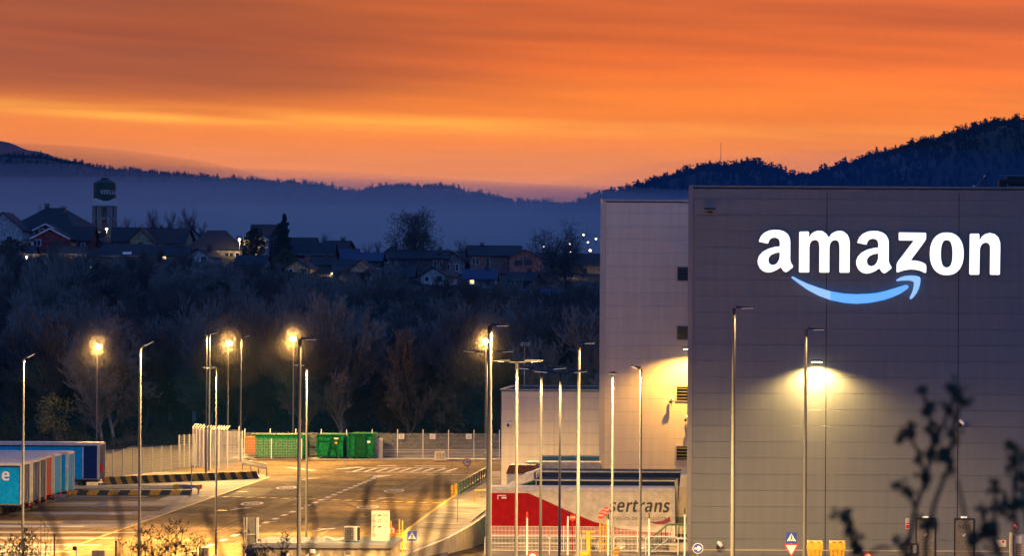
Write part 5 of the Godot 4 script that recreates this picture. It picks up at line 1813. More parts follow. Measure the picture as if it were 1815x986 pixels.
func village() -> void:
	var d := 700.0
	# left: long dark roof with a white gable
	house("farmhouse", "big house with a long dark roof and pale gable at the far left edge", at(72, 441, 712), -0.35, 17.5, 12, 4.2, 5.2, "hip", "wall_white", "roof_slate", [[-6.5, 2, 1.4, 1.6], [-3.5, 2, 1.2, 1.6], [4.5, 2, 1.2, 1.5]], {"chimneys": [[-2.0, 8.6, 1.5, 0], [3.3, 7.2, 2.2, 1.5]], "ridge_len": 4.5})
	house("farmhouse", "pale gabled wing at the far left edge under the long dark roof", at(6, 441, 704), 0.0, 8.5, 9, 4.4, 3.6, "z", "wall_white", "roof_slate", [[1.5, 2, 1.2, 1.6]])
	house("red_house", "dark red house with white trimmed gables below the long dark roof", at(90, 446, 690), 0.0, 7.6, 9, 2.9, 2.0, "z", "wall_red", "roof_tile", [[-2.9, 1.9, 1.5, 1.2], [1.4, 1.6, 0.9, 1.4, "", "wall_dark"]], {"trim": "frame_white", "door": 2.5})
	house("red_house", "small white trimmed upper gable behind the dark red gable", at(82, 436, 696), 0.0, 4.6, 5, 3.5, 1.2, "z", "wall_red", "roof_tile", [[-0.9, 3.4, 0.9, 0.5], [0.9, 3.4, 0.9, 0.5]], {"trim": "frame_white"})
	house("red_house", "long low dark red wing with one white window right of the gables", at(132, 446, 697), 0.0, 7.0, 9, 2.5, 3.0, "x", "wall_red", "roof_tile", [[2.0, 1.2, 0.8, 1.2]], {"trim": "wall_dark"})
	house("white_annex", "little white glazed porch at the left end of the dark red house", at(51, 446, 689), 0.0, 2.1, 3, 2.3, 0.7, "hip", "frame_white", "roof_tile", [[0, 1.3, 1.3, 1.2]])
	# behind the tower
	house("ochre_house", "left of two ochre gabled houses right of the water tower", at(232, 446, 690), 0.15, 7.4, 9, 2.3, 2.9, "x", "wall_ochre", "roof_tile", [[-1.6, 1.2, 1.0, 1.3, "", "wall_ochre"], [1.8, 1.2, 1.0, 1.3, "", "wall_ochre"]], {"trim": "wall_dark"})
	house("ochre_house", "gable end of the ochre house beside the water tower", at(250, 446, 688), 0.0, 4.8, 8, 2.4, 2.6, "z", "wall_ochre", "roof_tile", [[0, 1.4, 0.8, 1.2, "", "wall_ochre"]])
	house("ochre_house", "right of two ochre gabled houses right of the water tower", at(290, 448, 692), -0.1, 9.0, 9, 2.2, 3.0, "x", "wall_ochre", "roof_tile", [[1.5, 1.2, 1.0, 1.2, "", "wall_ochre"]])
	var flat := thing("flat_roof_block", "flat white roof strip showing above the ochre house roofs", "building", at(320, 440, 720))
	boxed(Vector3(0, 1.4, -3), Vector3(6.2, 3.4, 6), "wall", M.wall_grey, flat)
	boxed(Vector3(0, 3.25, -3), Vector3(6.6, 0.34, 6.5), "roof", M.frame_white, flat)
	for x in [-1.8, 1.2]:
		boxed(Vector3(x, 2.2, 0.06), Vector3(1.1, 0.9, 0.1), "window", M.glass_dark, flat)
	house("white_gable_house", "white gable half hidden behind the dark roof in the village middle", at(338, 448, 700), 0.5, 6.5, 8, 2.6, 2.9, "z", "wall_white", "roof_slate", [[0.6, 1.6, 1.0, 1.2]])
	house("dark_house", "dark house with a broad hipped roof left of the conifer", at(382, 462, 688), 0.1, 11.5, 10, 2.4, 4.3, "hip", "wall_grey", "roof_slate", [[3.0, 1.0, 1.6, 1.2, "", "wall_grey"], [4.8, 1.4, 0.8, 0.6]], {"ridge_len": 4.0})
	house("low_house", "low dark house below the ochre houses with a pale skylight", at(228, 464, 672), 0.0, 11, 8, 1.2, 2.4, "x", "wall_dark", "roof_slate", [[3.2, 0.4, 1.6, 0.9, "", "wall_dark"]], {"trim": "wall_grey"})
	var sk := thing("skylight", "pale skylight lying on the low dark roof under the ochre house", "skylight", at(226, 449, 670.2))
	var mb := MB.new()
	mb.box(Vector3.ZERO, Vector3(1.9, 0.08, 0.9), Basis(Vector3.RIGHT, 0.6))
	part(mb, "pane", M.frame_white, sk)
	# dormer house and turret
	house("dormer_house", "dark house with a lit white dormer window beside the tall conifer", at(470, 470, 690), 0.0, 6.6, 10, 2.6, 6.2, "x", "wall_dark", "roof_slate", [])
	house("dormer", "white dormer with a double window on the dark roof", at(463, 437, 686.5), 0.0, 2.6, 3, 1.5, 0.8, "z", "frame_white", "roof_slate", [[0, 0.75, 1.9, 1.0]], {"trim": "frame_white"})
	var tu := thing("turret", "pale slim turret with a pointed cap next to the tall conifer", "turret", at(489, 462, 688))
	mb = MB.new()
	mb.lathe([Vector2(0.55, -2), Vector2(0.55, 3.6), Vector2(0.85, 3.7), Vector2(0.0, 6.0)], 10)
	part(mb, "shaft", M.tower_concrete, tu)
	house("long_house", "long dark roofed house with a red brick wall and white windows", at(552, 472, 694), 0.0, 9.2, 8, 2.6, 2.5, "x", "wall_red", "roof_slate", [[3.0, 1.2, 1.1, 1.3], [0.4, 1.1, 0.8, 1.2], [-2.2, 1.0, 0.8, 1.0, "", "wall_dark"]], {"trim": "wall_grey"})
	house("long_house", "taller dark roof joined to the left end of the red walled long house", at(532, 470, 700), 0.0, 6.0, 8, 3.4, 2.6, "x", "wall_dark", "roof_slate", [])
	house("grey_house", "grey roofed house between the long house and the utility pole", at(610, 474, 702), 0.0, 5.0, 8, 1.8, 2.2, "x", "wall_grey", "roof_blue", [])
	house("white_cottage", "white walled cottage with a dark roof above the small garage", at(612, 492, 668), 0.0, 5.0, 7, 1.6, 2.0, "x", "wall_white", "roof_slate", [[-1.2, 0.8, 0.8, 0.9], [1.2, 0.8, 0.8, 0.9]])
	house("white_cottage", "pale gable joined to the right of the white walled cottage", at(640, 493, 667), 0.0, 4.4, 7, 1.9, 1.9, "z", "wall_grey", "roof_slate", [])
	house("garage", "small white gabled garage with a wide dark door", at(673, 508, 655), 0.0, 4.2, 6, 2.2, 1.0, "z", "wall_white", "roof_slate", [[0, 0.85, 2.5, 1.7, "", "wall_white"]])
	house("shed", "dark house with a curved pale awning right of the utility pole", at(652, 478, 690), 0.0, 5.6, 7, 2.0, 1.6, "x", "wall_dark", "roof_blue", [])
	var aw := thing("awning", "pale curved awning on the dark house behind the garage", "awning", at(664, 477, 684))
	mb = MB.new()
	mb.prism(PackedVector2Array([Vector2(-1.6, 0.4), Vector2(1.6, 0.1), Vector2(0.9, -0.35), Vector2(-0.2, -0.4), Vector2(-1.0, -0.1)]), -0.5, 0.5)
	part(mb, "canvas", M.frame_white, aw)
	house("bare_tree_house", "wide dark roofed house under the big bare tree", at(742, 484, 690), 0.0, 12.5, 9, 3.2, 1.7, "x", "wall_dark", "roof_slate", [[3.7, -0.3, 0.75, 1.0, "lit"], [3.6, 2.0, 0.7, 1.2, "", "wall_white"], [4.9, 2.0, 0.6, 1.2, "", "wall_white"]], {"chimneys": [[4.5, 4.4, 1.2, 2.0], [-5.6, 4.0, 1.6, 0.0]]})
	house("bare_tree_house", "pale gabled end right of the house under the big bare tree", at(803, 484, 692), 0.0, 5.2, 8, 2.4, 2.1, "z", "wall_grey", "roof_slate", [[-1.0, 1.2, 0.6, 1.4], [0.9, 1.2, 0.6, 1.4]])
	house("chalet", "rose walled chalet with a wide low roof, right of the big bare tree", at(878, 478, 692), 0.12, 11.0, 10, 3.1, 2.1, "x", "wall_rose", "roof_slate", [[-4.3, 1.8, 1.4, 1.3, "", "wall_white"], [-1.7, 1.7, 0.7, 1.8, "", "wall_white"]], {"chimneys": [[-2.7, 4.9, 0.8, 0.0]]})
	house("chalet", "rose gabled wing of the chalet with a broad dark window", at(930, 478, 688), 0.0, 6.6, 9, 2.7, 1.5, "z", "wall_rose", "roof_blue", [[-0.3, 1.5, 3.8, 1.1, "", "wall_rose"]])
	house("yellow_house", "house with a lamp-lit yellowish wall beside the cream warehouse", at(1032, 492, 688), -0.3, 11.5, 9, 2.7, 2.4, "x", "wall_ochre", "roof_tile", [[-3.0, 1.4, 0.8, 1.2, "", "wall_ochre"], [0.6, 1.2, 0.9, 1.5, "", "wall_ochre"]], {"trim": "wall_dark"})
	house("lower_house", "pale house with a bluish roof low among the trees by the warehouse", at(985, 557, 560), 0.1, 11.0, 8, 2.0, 2.3, "x", "wall_white", "roof_blue", [[-3.6, 0.9, 0.9, 1.0, "", "wall_dark"], [-1.5, 0.9, 0.9, 1.0, "", "wall_dark"], [1.6, 0.9, 0.9, 1.0, "", "wall_dark"]])
	house("lower_house", "taller pale gable at the left of the house low among the trees", at(945, 553, 562), 0.0, 3.2, 7, 3.2, 1.2, "z", "wall_white", "roof_tile", [[-0.6, 1.6, 0.6, 1.0, "", "wall_dark"], [0.7, 1.6, 0.6, 1.0, "", "wall_dark"]])
	# garden walls that catch the light
	for q in [[95, 452, 14, "low garden wall under the dark red house"], [640, 497, 9, "pale garden wall under the white cottage"], [845, 507, 4, "short pale wall among the bushes below the chalet"]]:
		var w := thing("garden_wall", q[3], "wall", at(q[0], q[1], 668))
		boxed(Vector3(0, -0.2, 0), Vector3(q[2], 0.6, 0.3), "wall_body", M.wall_grey, w)
		boxed(Vector3(0, 0.14, 0), Vector3(q[2] + 0.2, 0.1, 0.45), "coping", M.wall_white, w)
	# smaller houses that fill the rows behind and the steps below
	var more := [
		[30, 466, 676, 6.5, 1.8, 1.8, "x", "wall_grey", "roof_slate", "low house below the far left gable"],
		[118, 466, 668, 7.0, 1.6, 1.8, "x", "wall_dark", "roof_tile", "low dark house below the red house"],
		[163, 446, 705, 4.6, 2.2, 1.9, "z", "wall_rose", "roof_tile", "small rose gable at the foot of the water tower"],
		[276, 444, 715, 6.0, 3.0, 2.0, "x", "wall_grey", "roof_slate", "house roof behind the two ochre houses"],
		[305, 466, 664, 6.4, 1.6, 1.9, "x", "wall_ochre", "roof_slate", "low ochre house under the right ochre house"],
		[352, 470, 660, 4.8, 1.8, 1.6, "z", "wall_white", "roof_slate", "small white gable under the dark hipped house"],
		[418, 462, 700, 5.0, 2.6, 2.0, "x", "wall_dark", "roof_tile", "dark roof between the village street lamp and the dormer house"],
		[442, 484, 662, 6.0, 1.7, 1.9, "x", "wall_grey", "roof_slate", "low grey house below the dormer house"],
		[528, 490, 662, 5.6, 1.7, 1.8, "z", "wall_ochre", "roof_slate", "ochre gable below the red walled long house"],
		[575, 484, 676, 4.4, 1.8, 1.6, "x", "wall_grey", "roof_tile", "small house left of the white cottage"],
		[590, 462, 716, 5.5, 2.6, 1.8, "x", "wall_dark", "roof_slate", "dark roof behind the grey roofed house"],
		[706, 504, 654, 6.0, 1.6, 1.8, "x", "wall_dark", "roof_slate", "low dark house right of the garage"],
		[695, 474, 712, 5.2, 2.6, 2.0, "z", "wall_grey", "roof_slate", "grey gable left of the house under the bare tree"],
		[768, 504, 654, 5.4, 1.8, 1.7, "z", "wall_white", "roof_slate", "pale gable below the house under the bare tree"],
		[822, 480, 706, 4.4, 2.4, 1.8, "x", "wall_dark", "roof_tile", "dark roof tucked behind the chalet's left end"],
		[850, 508, 650, 6.2, 1.6, 1.8, "x", "wall_grey", "roof_blue", "low house below the chalet"],
		[920, 512, 646, 5.6, 1.7, 1.6, "x", "wall_dark", "roof_slate", "low dark house below the chalet's gabled wing"],
		[968, 484, 704, 5.0, 2.4, 2.0, "x", "wall_grey", "roof_slate", "grey house between the chalet and the yellowish one"]]
	var hk := 0
	for q in more:
		var ws := [[-q[3] * 0.25, q[4] * 0.6, 0.8, 0.9, "lit" if hk in [4, 10, 15] else "", "frame_white"], [q[3] * 0.25, q[4] * 0.6, 0.8, 0.9, "", "wall_dark"]]
		house("village_house", q[9], at(q[0], q[1], q[2]), sin(hk * 2.3) * 0.25, q[3], 7.0, q[4], q[5], q[6], q[7], q[8], ws, {"chimneys": [[q[3] * 0.2, q[4] + q[5] * 0.7, 1.2, -0.5]]})
		hk += 1
	water_tower()
	# utility poles and wires
	var poles := []
	var labels := ["utility pole at the right end of the long dark roof", "tall utility pole beside the white cottage", "utility pole at the left end of the house under the bare tree", "utility pole by the pale gabled end right of the bare tree", "short utility pole left of the chalet", "utility pole far left beside the television aerial"]
	var k := 0
	for q in [[547, 426, 470], [629, 438, 482], [698, 437, 478], [792, 441, 484], [679, 447, 480], [72, 363, 400]]:
		var top := at(q[0], q[1], 694)
		var bot := at(q[0], q[2], 694)
		var p := thing("utility_pole", labels[k], "pole", bot)
		mb = MB.new()
		mb.tube(Vector3(0, -2, 0), Vector3(0, top.y - bot.y, 0), 0.2 if k < 5 else 0.06, 0.13 if k < 5 else 0.05, 6)
		part(mb, "shaft", M.bark, p)
		mb = MB.new()
		for s in (1 if k < 5 else 4):
			mb.box(Vector3(0, top.y - bot.y - 0.5 - s * 0.5, 0.1), Vector3(1.5 - s * 0.2, 0.14 if k < 5 else 0.07, 0.1))
		part(mb, "crossarm", M.bark, p)
		poles.append(top)
		k += 1
	k = 0
	for q in [[poles[0], poles[1]], [poles[1], poles[2]], [poles[2], poles[3]], [at(425, 424, 694), poles[0]], [poles[3], at(835, 441, 694)], [poles[3], at(975, 452, 694)]]:
		var w := thing("power_line", ["sagging wires between the long house pole and the cottage pole", "sagging wires from the cottage pole to the bare tree house", "sagging wires behind the big bare tree", "sagging wires above the dark roofs from the street lamp to the long house", "sagging wires from the pale gable to the chalet chimney", "long sagging wires running right of the chalet"][k], "wire", q[0])
		for y in [0.0, 0.9]:
			mb = MB.new()
			var pts := []
			for i in 9:
				var t := i / 8.0
				pts.append((q[1] - q[0]) * t - Vector3(0, 4.0 * t * (1 - t) * 1.0 + y, 0))
			mb.path(pts, 0.028, 3)
			part(mb, "cable", M.dark_metal, w)
		k += 1
	# village street lamps
	k = 0
	for q in [[425, 425, 447, 684, "village street lamp by the dark hipped roof"], [48, 456, 482, 660, "village street lamp at the lower left under the white porch"], [190, 406, 432, 716, "left of two lamps shining at the foot of the water tower"], [202, 411, 432, 716, "right of two lamps shining at the foot of the water tower"], [394, 476, 484, 650, "dim lamp on a gatepost under the dark hipped house"], [588, 486, 496, 660, "small lamp at the corner of the white cottage"], [232, 490, 498, 640, "dim lamp low in the trees below the ochre houses"], [963, 437, 447, 780, "cool white lamp left of the bare tree by the warehouse"], [164, 474, 482, 650, "small lamp glimmering in the bushes below the water tower"], [902, 491, 497, 660, "tiny lamp in the bushes under the chalet"]]:
		var top := at(q[0], q[1], q[3])
		var bot := at(q[0], q[2], q[3])
		var o := thing("village_lamp", q[4], "street lamp", bot)
		var h := top.y - bot.y
		mb = MB.new()
		mb.tube(Vector3(0, -0.5, 0), Vector3(0, h, 0), 0.09, 0.07, 6)
		part(mb, "pole", M.galv, o)
		mb = MB.new()
		mb.soft(Vector3(0, h, 0.1), Vector3(0.5, 0.34, 0.5), 0.1)
		part(mb, "lamp_glass", M.far_lamp_light if k != 7 else M.far_cool_light, o)
		mb = MB.new()
		mb.soft(Vector3(0, h + 0.24, 0.0), Vector3(0.7, 0.1, 0.6), 0.03)
		part(mb, "hood", M.dark_metal, o)
		if k < 6:
			var l := OmniLight3D.new()
			l.name = "lamp_light"
			l.light_energy = [60.0, 90.0, 6.0, 6.0, 12.0, 25.0][k]
			l.light_color = Color(1.0, 0.8, 0.5)
			l.light_size = 0.15
			l.omni_range = 60
			l.omni_attenuation = 2
			l.shadow_enabled = true
			o.add_child(l)
			l.position = Vector3(0, h - 0.3, 0.5)
		k += 1
	# a lamp by the yellow house
	var yl := thing("village_lamp", "hidden street lamp lighting the yellowish wall beside the cream warehouse", "street lamp", at(1012, 478, 676))
	mb = MB.new()
	mb.tube(Vector3(0, -3, 0), Vector3(0, 0.3, 0), 0.07, 0.06, 6)
	part(mb, "pole", M.galv, yl)
	mb = MB.new()
	mb.soft(Vector3(0, 0.4, -0.1), Vector3(0.36, 0.14, 0.4), 0.04)
	part(mb, "lamp_head", M.dark_metal, yl)
	var hl := OmniLight3D.new()
	hl.name = "lamp_light"
	hl.light_energy = 14.0
	hl.light_color = Color(1.0, 0.78, 0.42)
	hl.light_size = 0.15
	hl.shadow_enabled = true
	hl.omni_range = 60
	hl.omni_attenuation = 2
	yl.add_child(hl)
	hl.position = Vector3(0, 0.1, -0.3)
	# lamps far up the misty slope
	k = 0
	for q in [[1010, 433], [1034, 417], [1056, 424], [1012, 448], [1042, 430], [984, 464], [1046, 447]]:
		var o := thing("hill_lamp", "tiny far lamp on the slope behind the bare tree, " + ["second from the left", "topmost of the cluster", "rightmost against the cream warehouse", "below the second from the left", "middle of the cluster", "lowest and leftmost", "just above the yellow house roof"][k], "street lamp", at(q[0], q[1] + 5, 1150 if k < 5 else 800))
		mb = MB.new()
		mb.tube(Vector3(0, -1, 0), Vector3(0, 1.0, 0), 0.1, 0.08, 5)
		part(mb, "pole", M.dark_metal, o)
		mb = MB.new()
		mb.soft(Vector3(0, 1.1, 0), Vector3(0.62, 0.5, 0.5), 0.12)
		part(mb, "lamp_glass", M.far_lamp_light if k != 4 else M.far_cool_light, o)
		k += 1

func water_tower() -> void:
	var d := 730.0
	var base := at(186, 436, d)
	var o := thing("water_tower", "tall round water tower with a green tank, white wavy band and lettering", "water tower", base)
	var s := d / F
	var h := 108.0 * s
	var mb := MB.new()
	var r := 20.0 * s
	var tank0 := 71.0 * s
	mb.lathe([Vector2(r * 0.98, tank0 + 0.9), Vector2(r * 0.97, h + 0.35)], 32)
	part(mb, "tank", M.tank_green, o)
	mb = MB.new()
	mb.lathe([Vector2(r * 0.99, h + 0.35), Vector2(r * 0.55, h + 1.1), Vector2(0.0, h + 1.35)], 32)
	part(mb, "tank_roof", M.tank_green, o)
	mb = MB.new()
	mb.lathe([Vector2(0.9, h + 1.1), Vector2(0.9, h + 1.6), Vector2(0.0, h + 1.75)], 12)
	mb.tube(Vector3(0.2, h + 1.6, 0), Vector3(0.2, h + 2.6, 0), 0.05, 0.04, 5)
	part(mb, "hatch", M.dark_metal, o)
	# the white wavy band painted round its foot
	mb = MB.new()
	for i in 48:
		var w0 := TAU * i / 48.0
		var w1 := TAU * (i + 1) / 48.0
		var y0 := tank0 + 1.35 + 0.35 * sin(w0 * 3.0 + 0.8)
		var y1 := tank0 + 1.35 + 0.35 * sin(w1 * 3.0 + 0.8)
		var q := r * 0.985 + 0.02
		mb.quad_o(Vector3(cos(w0) * q, tank0, sin(w0) * q), Vector3(cos(w1) * q, tank0, sin(w1) * q), Vector3(cos(w1) * q, y1, sin(w1) * q), Vector3(cos(w0) * q, y0, sin(w0) * q), Vector3(0, tank0, 0))
	part(mb, "white_band", M.tank_white, o)
	mb = MB.new()
	mb.lathe([Vector2(0.0, tank0 - 0.35), Vector2(r * 1.08, tank0 - 0.35), Vector2(r * 1.08, tank0 + 0.0), Vector2(r * 0.9, tank0 + 0.02)], 32)
	part(mb, "ring_beam", M.tower_concrete, o)
	mb = MB.new()
	mb.lathe([Vector2(r * 1.06, tank0 - 3.2), Vector2(r * 1.06, tank0 - 2.8), Vector2(r * 0.8, tank0 - 2.8)], 32)
	part(mb, "ring_beam", M.tower_concrete, o)
	mb = MB.new()
	mb.lathe([Vector2(r * 0.5, -4), Vector2(r * 0.5, tank0 - 0.36)], 16)
	part(mb, "stair_shaft", M.tower_concrete, o)
	for i in 8:
		var w := TAU * (i + 0.3) / 8.0
		mb = MB.new()
		mb.tube(Vector3(cos(w) * r * 0.94, -4, sin(w) * r * 0.94), Vector3(cos(w) * r * 0.94, tank0 - 0.2, sin(w) * r * 0.94), 0.6, 0.55, 8)
		part(mb, "column", M.tower_concrete, o)
	# lettering wrapped round the tank
	var tm := flat_text("VIELLA", 1.3, 0.03)
	var a := tm.surface_get_arrays(0)
	var pv: PackedVector3Array = a[Mesh.ARRAY_VERTEX]
	mb = MB.new()
	var q := r * 0.985 + 0.03
	for i in range(0, pv.size(), 3):
		var p := []
		for j in 3:
			var v: Vector3 = pv[i + j]
			var w := PI / 2.0 + 0.36 - (v.x + 0.4) / q * 1.0
			p.append(Vector3(cos(w) * (q + v.z), tank0 + 2.3 + v.y, sin(w) * (q + v.z)))
		mb.tri(p[0], p[1], p[2])
	part(mb, "lettering", M.tank_white, o)

# ------------------------------------------------------------------ trees
func bare_tree(sd: int, high: float, spread: float, levels: int, twig_r: float, bole := 0.55) -> Array:   # [trunk mesh, crown mesh]
	var r := RandomNumberGenerator.new()
	r.seed = sd
	var trunk := MB.new()
	var crown := MB.new()
	var todo := []
	# trunk in bent pieces
	var p := Vector3(0, -0.6, 0)
	var dir := Vector3(r.randf_range(-0.08, 0.08), 1, r.randf_range(-0.08, 0.08)).normalized()
	var rad := high * 0.022 + 0.04
	var n := 6
	for i in n:
		var q := p + dir * high * bole / n
		trunk.tube(p, q, rad, rad * 0.86, 6, false)
		if i >= 1:
			for k in (2 if i < n - 1 else 4):
				todo.append([q, dir, rad * 0.62, 1, high * r.randf_range(0.2, 0.34) * (1.0 if i < n - 1 else 1.25)])
		rad *= 0.86
		p = q
		dir = (dir + Vector3(r.randf_range(-0.14, 0.14), 0.05, r.randf_range(-0.14, 0.14))).normalized()
	while todo.size():
		var b: Array = todo.pop_back()
		var lv: int = b[3]
		var w := r.randf() * TAU
		var side: Vector3 = b[1].cross(Vector3(cos(w), 0.1, sin(w))).normalized()
		var d: Vector3 = (b[1] * r.randf_range(0.55, 1.0) + side * spread * r.randf_range(0.5, 1.1) + Vector3(0, 0.28, 0)).normalized()
		var at0: Vector3 = b[0]
		var rr: float = b[2]
		var seg := 3 if lv < 3 else 2
		for i in seg:
			var q: Vector3 = at0 + d * b[4] / seg
			crown.tube(at0, q, maxf(rr, twig_r), maxf(rr * 0.75, twig_r * 0.8), 4 if lv < 2 else 3, false)
			rr *= 0.78
			at0 = q
			d = (d + Vector3(r.randf_range(-0.25, 0.25), r.randf_range(-0.1, 0.25), r.randf_range(-0.25, 0.25))).normalized()
			if lv < levels:
				for k in (2 if i < seg - 1 else 3):
					todo.append([at0, d, rr * 0.7, lv + 1, b[4] * r.randf_range(0.45, 0.75)])
	return [trunk.mesh(), crown.mesh()]

func bush_mesh(sd: int, n: int, leaf: float, flat: float) -> ArrayMesh:   # about 1 m across, n leaf faces and a few stems
	var r := RandomNumberGenerator.new()
	r.seed = sd
	var mb := MB.new()
	var lobes := []
	for i in 7:
		lobes.append([Vector3(r.randf_range(-0.45, 0.45), r.randf_range(0.2, 0.75) * flat, r.randf_range(-0.45, 0.45)), r.randf_range(0.16, 0.34)])
	for i in n:
		var l: Array = lobes[r.randi_range(0, 6)]
		var v: Vector3 = Vector3(r.randfn(), r.randfn(), r.randfn()).normalized() * l[1] * pow(r.randf(), 0.4)
		var c: Vector3 = l[0] + v
		var a := Vector3(r.randfn(), r.randfn(), r.randfn()).normalized() * leaf
		var b := a.cross(Vector3(r.randfn(), r.randfn(), r.randfn()).normalized())
		mb.quad(c - a, c + b * 0.6, c + a, c - b * 0.6)
	return mb.mesh()

func tree_of(called: String, label: String, category: String, meshes: Array, tm: Material, cm: Material, where: Vector3, turn: float, s: float, group := "") -> Node3D:
	var o := thing(called, label, category, where, turn, group)
	piece(meshes[0], "trunk", tm, o)
	piece(meshes[1], "crown", cm, o)
	o.scale = Vector3.ONE * s
	return o

func woods() -> void:
	var kinds := []
	for i in 6:
		kinds.append(bare_tree(40 + i, 12.0, [0.55, 0.8, 0.6, 1.0, 0.7, 0.5][i], 5 if i % 2 else 4, 0.04))
	# the wooded slope between the yard fence and the village
	var spots := []
	var tries := 0
	while spots.size() < 262 and tries < 6000:
		tries += 1
		var dd := 352.0 + pow(rng.randf(), 1.15) * 300.0
		var px := rng.randf_range(-40, 1085)
		var limit := 652.0 - 60.0 * ss(550, 900, px)
		if dd > limit:
			continue
		var x := (px - CX) / F * dd
		var ok := true
		for q in spots:
			if absf(q.x - x) < 2.0 and absf(-q.z - dd) < 4.0:
				ok = false
				break
		if not ok:
			continue
		spots.append(Vector3(x, land(x, dd) - 0.3, -dd))
	var first := {}
	for i in spots.size():
		var kd := rng.randi_range(0, 5)
		var p: Vector3 = spots[i]
		var dd := -p.z
		# crowns stay under the village in the photograph: the room between the ground and the line of gardens
		var room: float = at(907, lerpf(466, 512, ss(300, 700, p.x / dd * F + CX)), dd).y - p.y
		var s := clampf(room / 13.2, 0.3, 1.0) * rng.randf_range(0.72, 1.0)
		var pale := i % 3 == 0
		var key := "%d/%s" % [kd, pale]
		var bx := p.x / dd * F + CX
		var mark := "behind the annex"
		for q in [[890, "left of the annex roof"], [850, "behind the speed limit sign"], [800, "behind the rightmost fence notice"], [740, "behind the middle fence notice"], [680, "behind the leftmost fence notice"], [615, "behind the taller green skip"], [555, "behind the A-framed green skip"], [490, "behind the long green skip"], [432, "behind the rusty orange skip end"], [385, "behind the tall screen fence"], [330, "behind the fence corner"], [255, "behind the left mesh fence"], [190, "right of the leftmost flood lamp"], [120, "behind the leftmost flood lamp"], [55, "above the lit yellowish shrub"], [15, "above the blue trailers"]]:
			if bx < q[0]:
				mark = q[1]
		var lb := "%s %s leafless tree %s %s" % ["pale" if pale else "dark", ["slender", "rounded", "upright", "broad", "full", "narrow"][kd], "at the slope's foot" if dd < 405 else "low on the slope" if dd < 470 else "halfway up the slope" if dd < 545 else "high on the slope", mark]
		if not first.has(key):
			first[key] = tree_of("bare_tree", lb, "tree", kinds[kd], M.bark_pale if pale else M.bark, M.twig_pale if pale else M.twig, p, rng.randf() * TAU, s, "pale leafless trees of the wooded slope" if pale else "dark leafless trees of the wooded slope")
		else:
			copy(first[key], lb, p, rng.randf() * TAU, s)
	# undergrowth that nobody could count
	for kind in 3:
		var b := []
		for i in 1300:
			var dd := 346.0 + pow(rng.randf(), 1.2) * 330.0
			var px := rng.randf_range(-60, 1100)
			var x := (px - CX) / F * dd
			var s := rng.randf_range(0.8, 2.1) * (1.0 - 0.5 * ss(560, 670, dd))
			b.append(Transform3D(Basis(Vector3.UP, rng.randf() * TAU).scaled(Vector3(s * 1.3, s * rng.randf_range(0.7, 1.25), s)), Vector3(x, land(x, dd) - 0.3, -dd)))
		scatter("undergrowth", bush_mesh(70 + kind, 260, 0.05, 1.0), [M.shrub_leaf, M.twig, M.needles][kind], b, ["low leafy scrub covering the wooded slope", "leafless brushwood covering the wooded slope", "dark evergreen scrub covering the wooded slope"][kind], "scrub")
	# the yellowish shrub lit by the lamp at the left, and its neighbours
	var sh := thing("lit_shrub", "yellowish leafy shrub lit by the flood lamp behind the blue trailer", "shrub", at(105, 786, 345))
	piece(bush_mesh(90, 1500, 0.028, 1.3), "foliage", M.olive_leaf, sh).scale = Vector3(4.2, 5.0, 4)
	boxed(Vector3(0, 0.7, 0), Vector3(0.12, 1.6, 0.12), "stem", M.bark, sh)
	for q in [[30, 790, 3.4, "dull green shrub left of the yellowish one behind the trailers"], [145, 800, 2.6, "low dark shrub right of the yellowish one behind the trailers"]]:
		sh = thing("lit_shrub", q[3], "shrub", at(q[0], q[1], 347))
		piece(bush_mesh(91, 1100, 0.03, 1.2), "foliage", M.shrub_leaf, sh).scale = Vector3(q[2], q[2], q[2])
		boxed(Vector3(0, 0.5, 0), Vector3(0.1, 1.2, 0.1), "stem", M.bark, sh)
	# trees that stand out against the mist
	tree_of("bare_tree", "big gnarled bare tree standing dark against the mist in the village", "tree", bare_tree(65, 13.0, 1.9, 4, 0.042, 0.34), M.bark, M.bark, at(740, 462, 700), 0.4, 0.98)
	tree_of("bare_tree", "broad bare tree beside the cream warehouse in front of the yellow house", "tree", bare_tree(62, 14.0, 1.6, 4, 0.035, 0.42), M.bark, M.twig, at(1004, 522, 640), 1.4, 1.02)
	var row := [[212, 440, 0.42], [228, 440, 0.48], [244, 440, 0.4], [268, 440, 0.62], [276, 440, 0.5], [304, 440, 0.58], [318, 440, 0.5], [334, 440, 0.64], [346, 440, 0.5], [358, 440, 0.42], [572, 470, 0.5], [582, 470, 0.42], [612, 470, 0.4], [650, 476, 0.4], [668, 476, 0.44], [820, 478, 0.5], [832, 478, 0.4], [828, 478, 0.36]]
	var k := 0
	var thin := bare_tree(63, 12.0, 0.4, 3, 0.03)
	for q in row:
		tree_of("bare_tree", "thin bare tree behind the roofs at the " + ["tower's right", "ochre roof's left", "ochre gable", "ochre house ridge, left of a pair", "ochre house ridge, right of a pair", "flat white roof, leftmost", "flat white roof, middle", "flat white roof, tallest", "flat white roof, right of the tallest", "dark hipped roof", "long house, left of a pair", "long house, right of a pair", "grey house", "shed roof, left of a pair", "shed roof, right of a pair", "chalet's left, tallest", "chalet's left, nearest the wall", "chalet's left, smallest"][k], "tree", thin, M.twig, M.twig, at(q[0], q[1], 712 + k), k * 1.7, q[2])
		k += 1
	# conifers
	k = 0
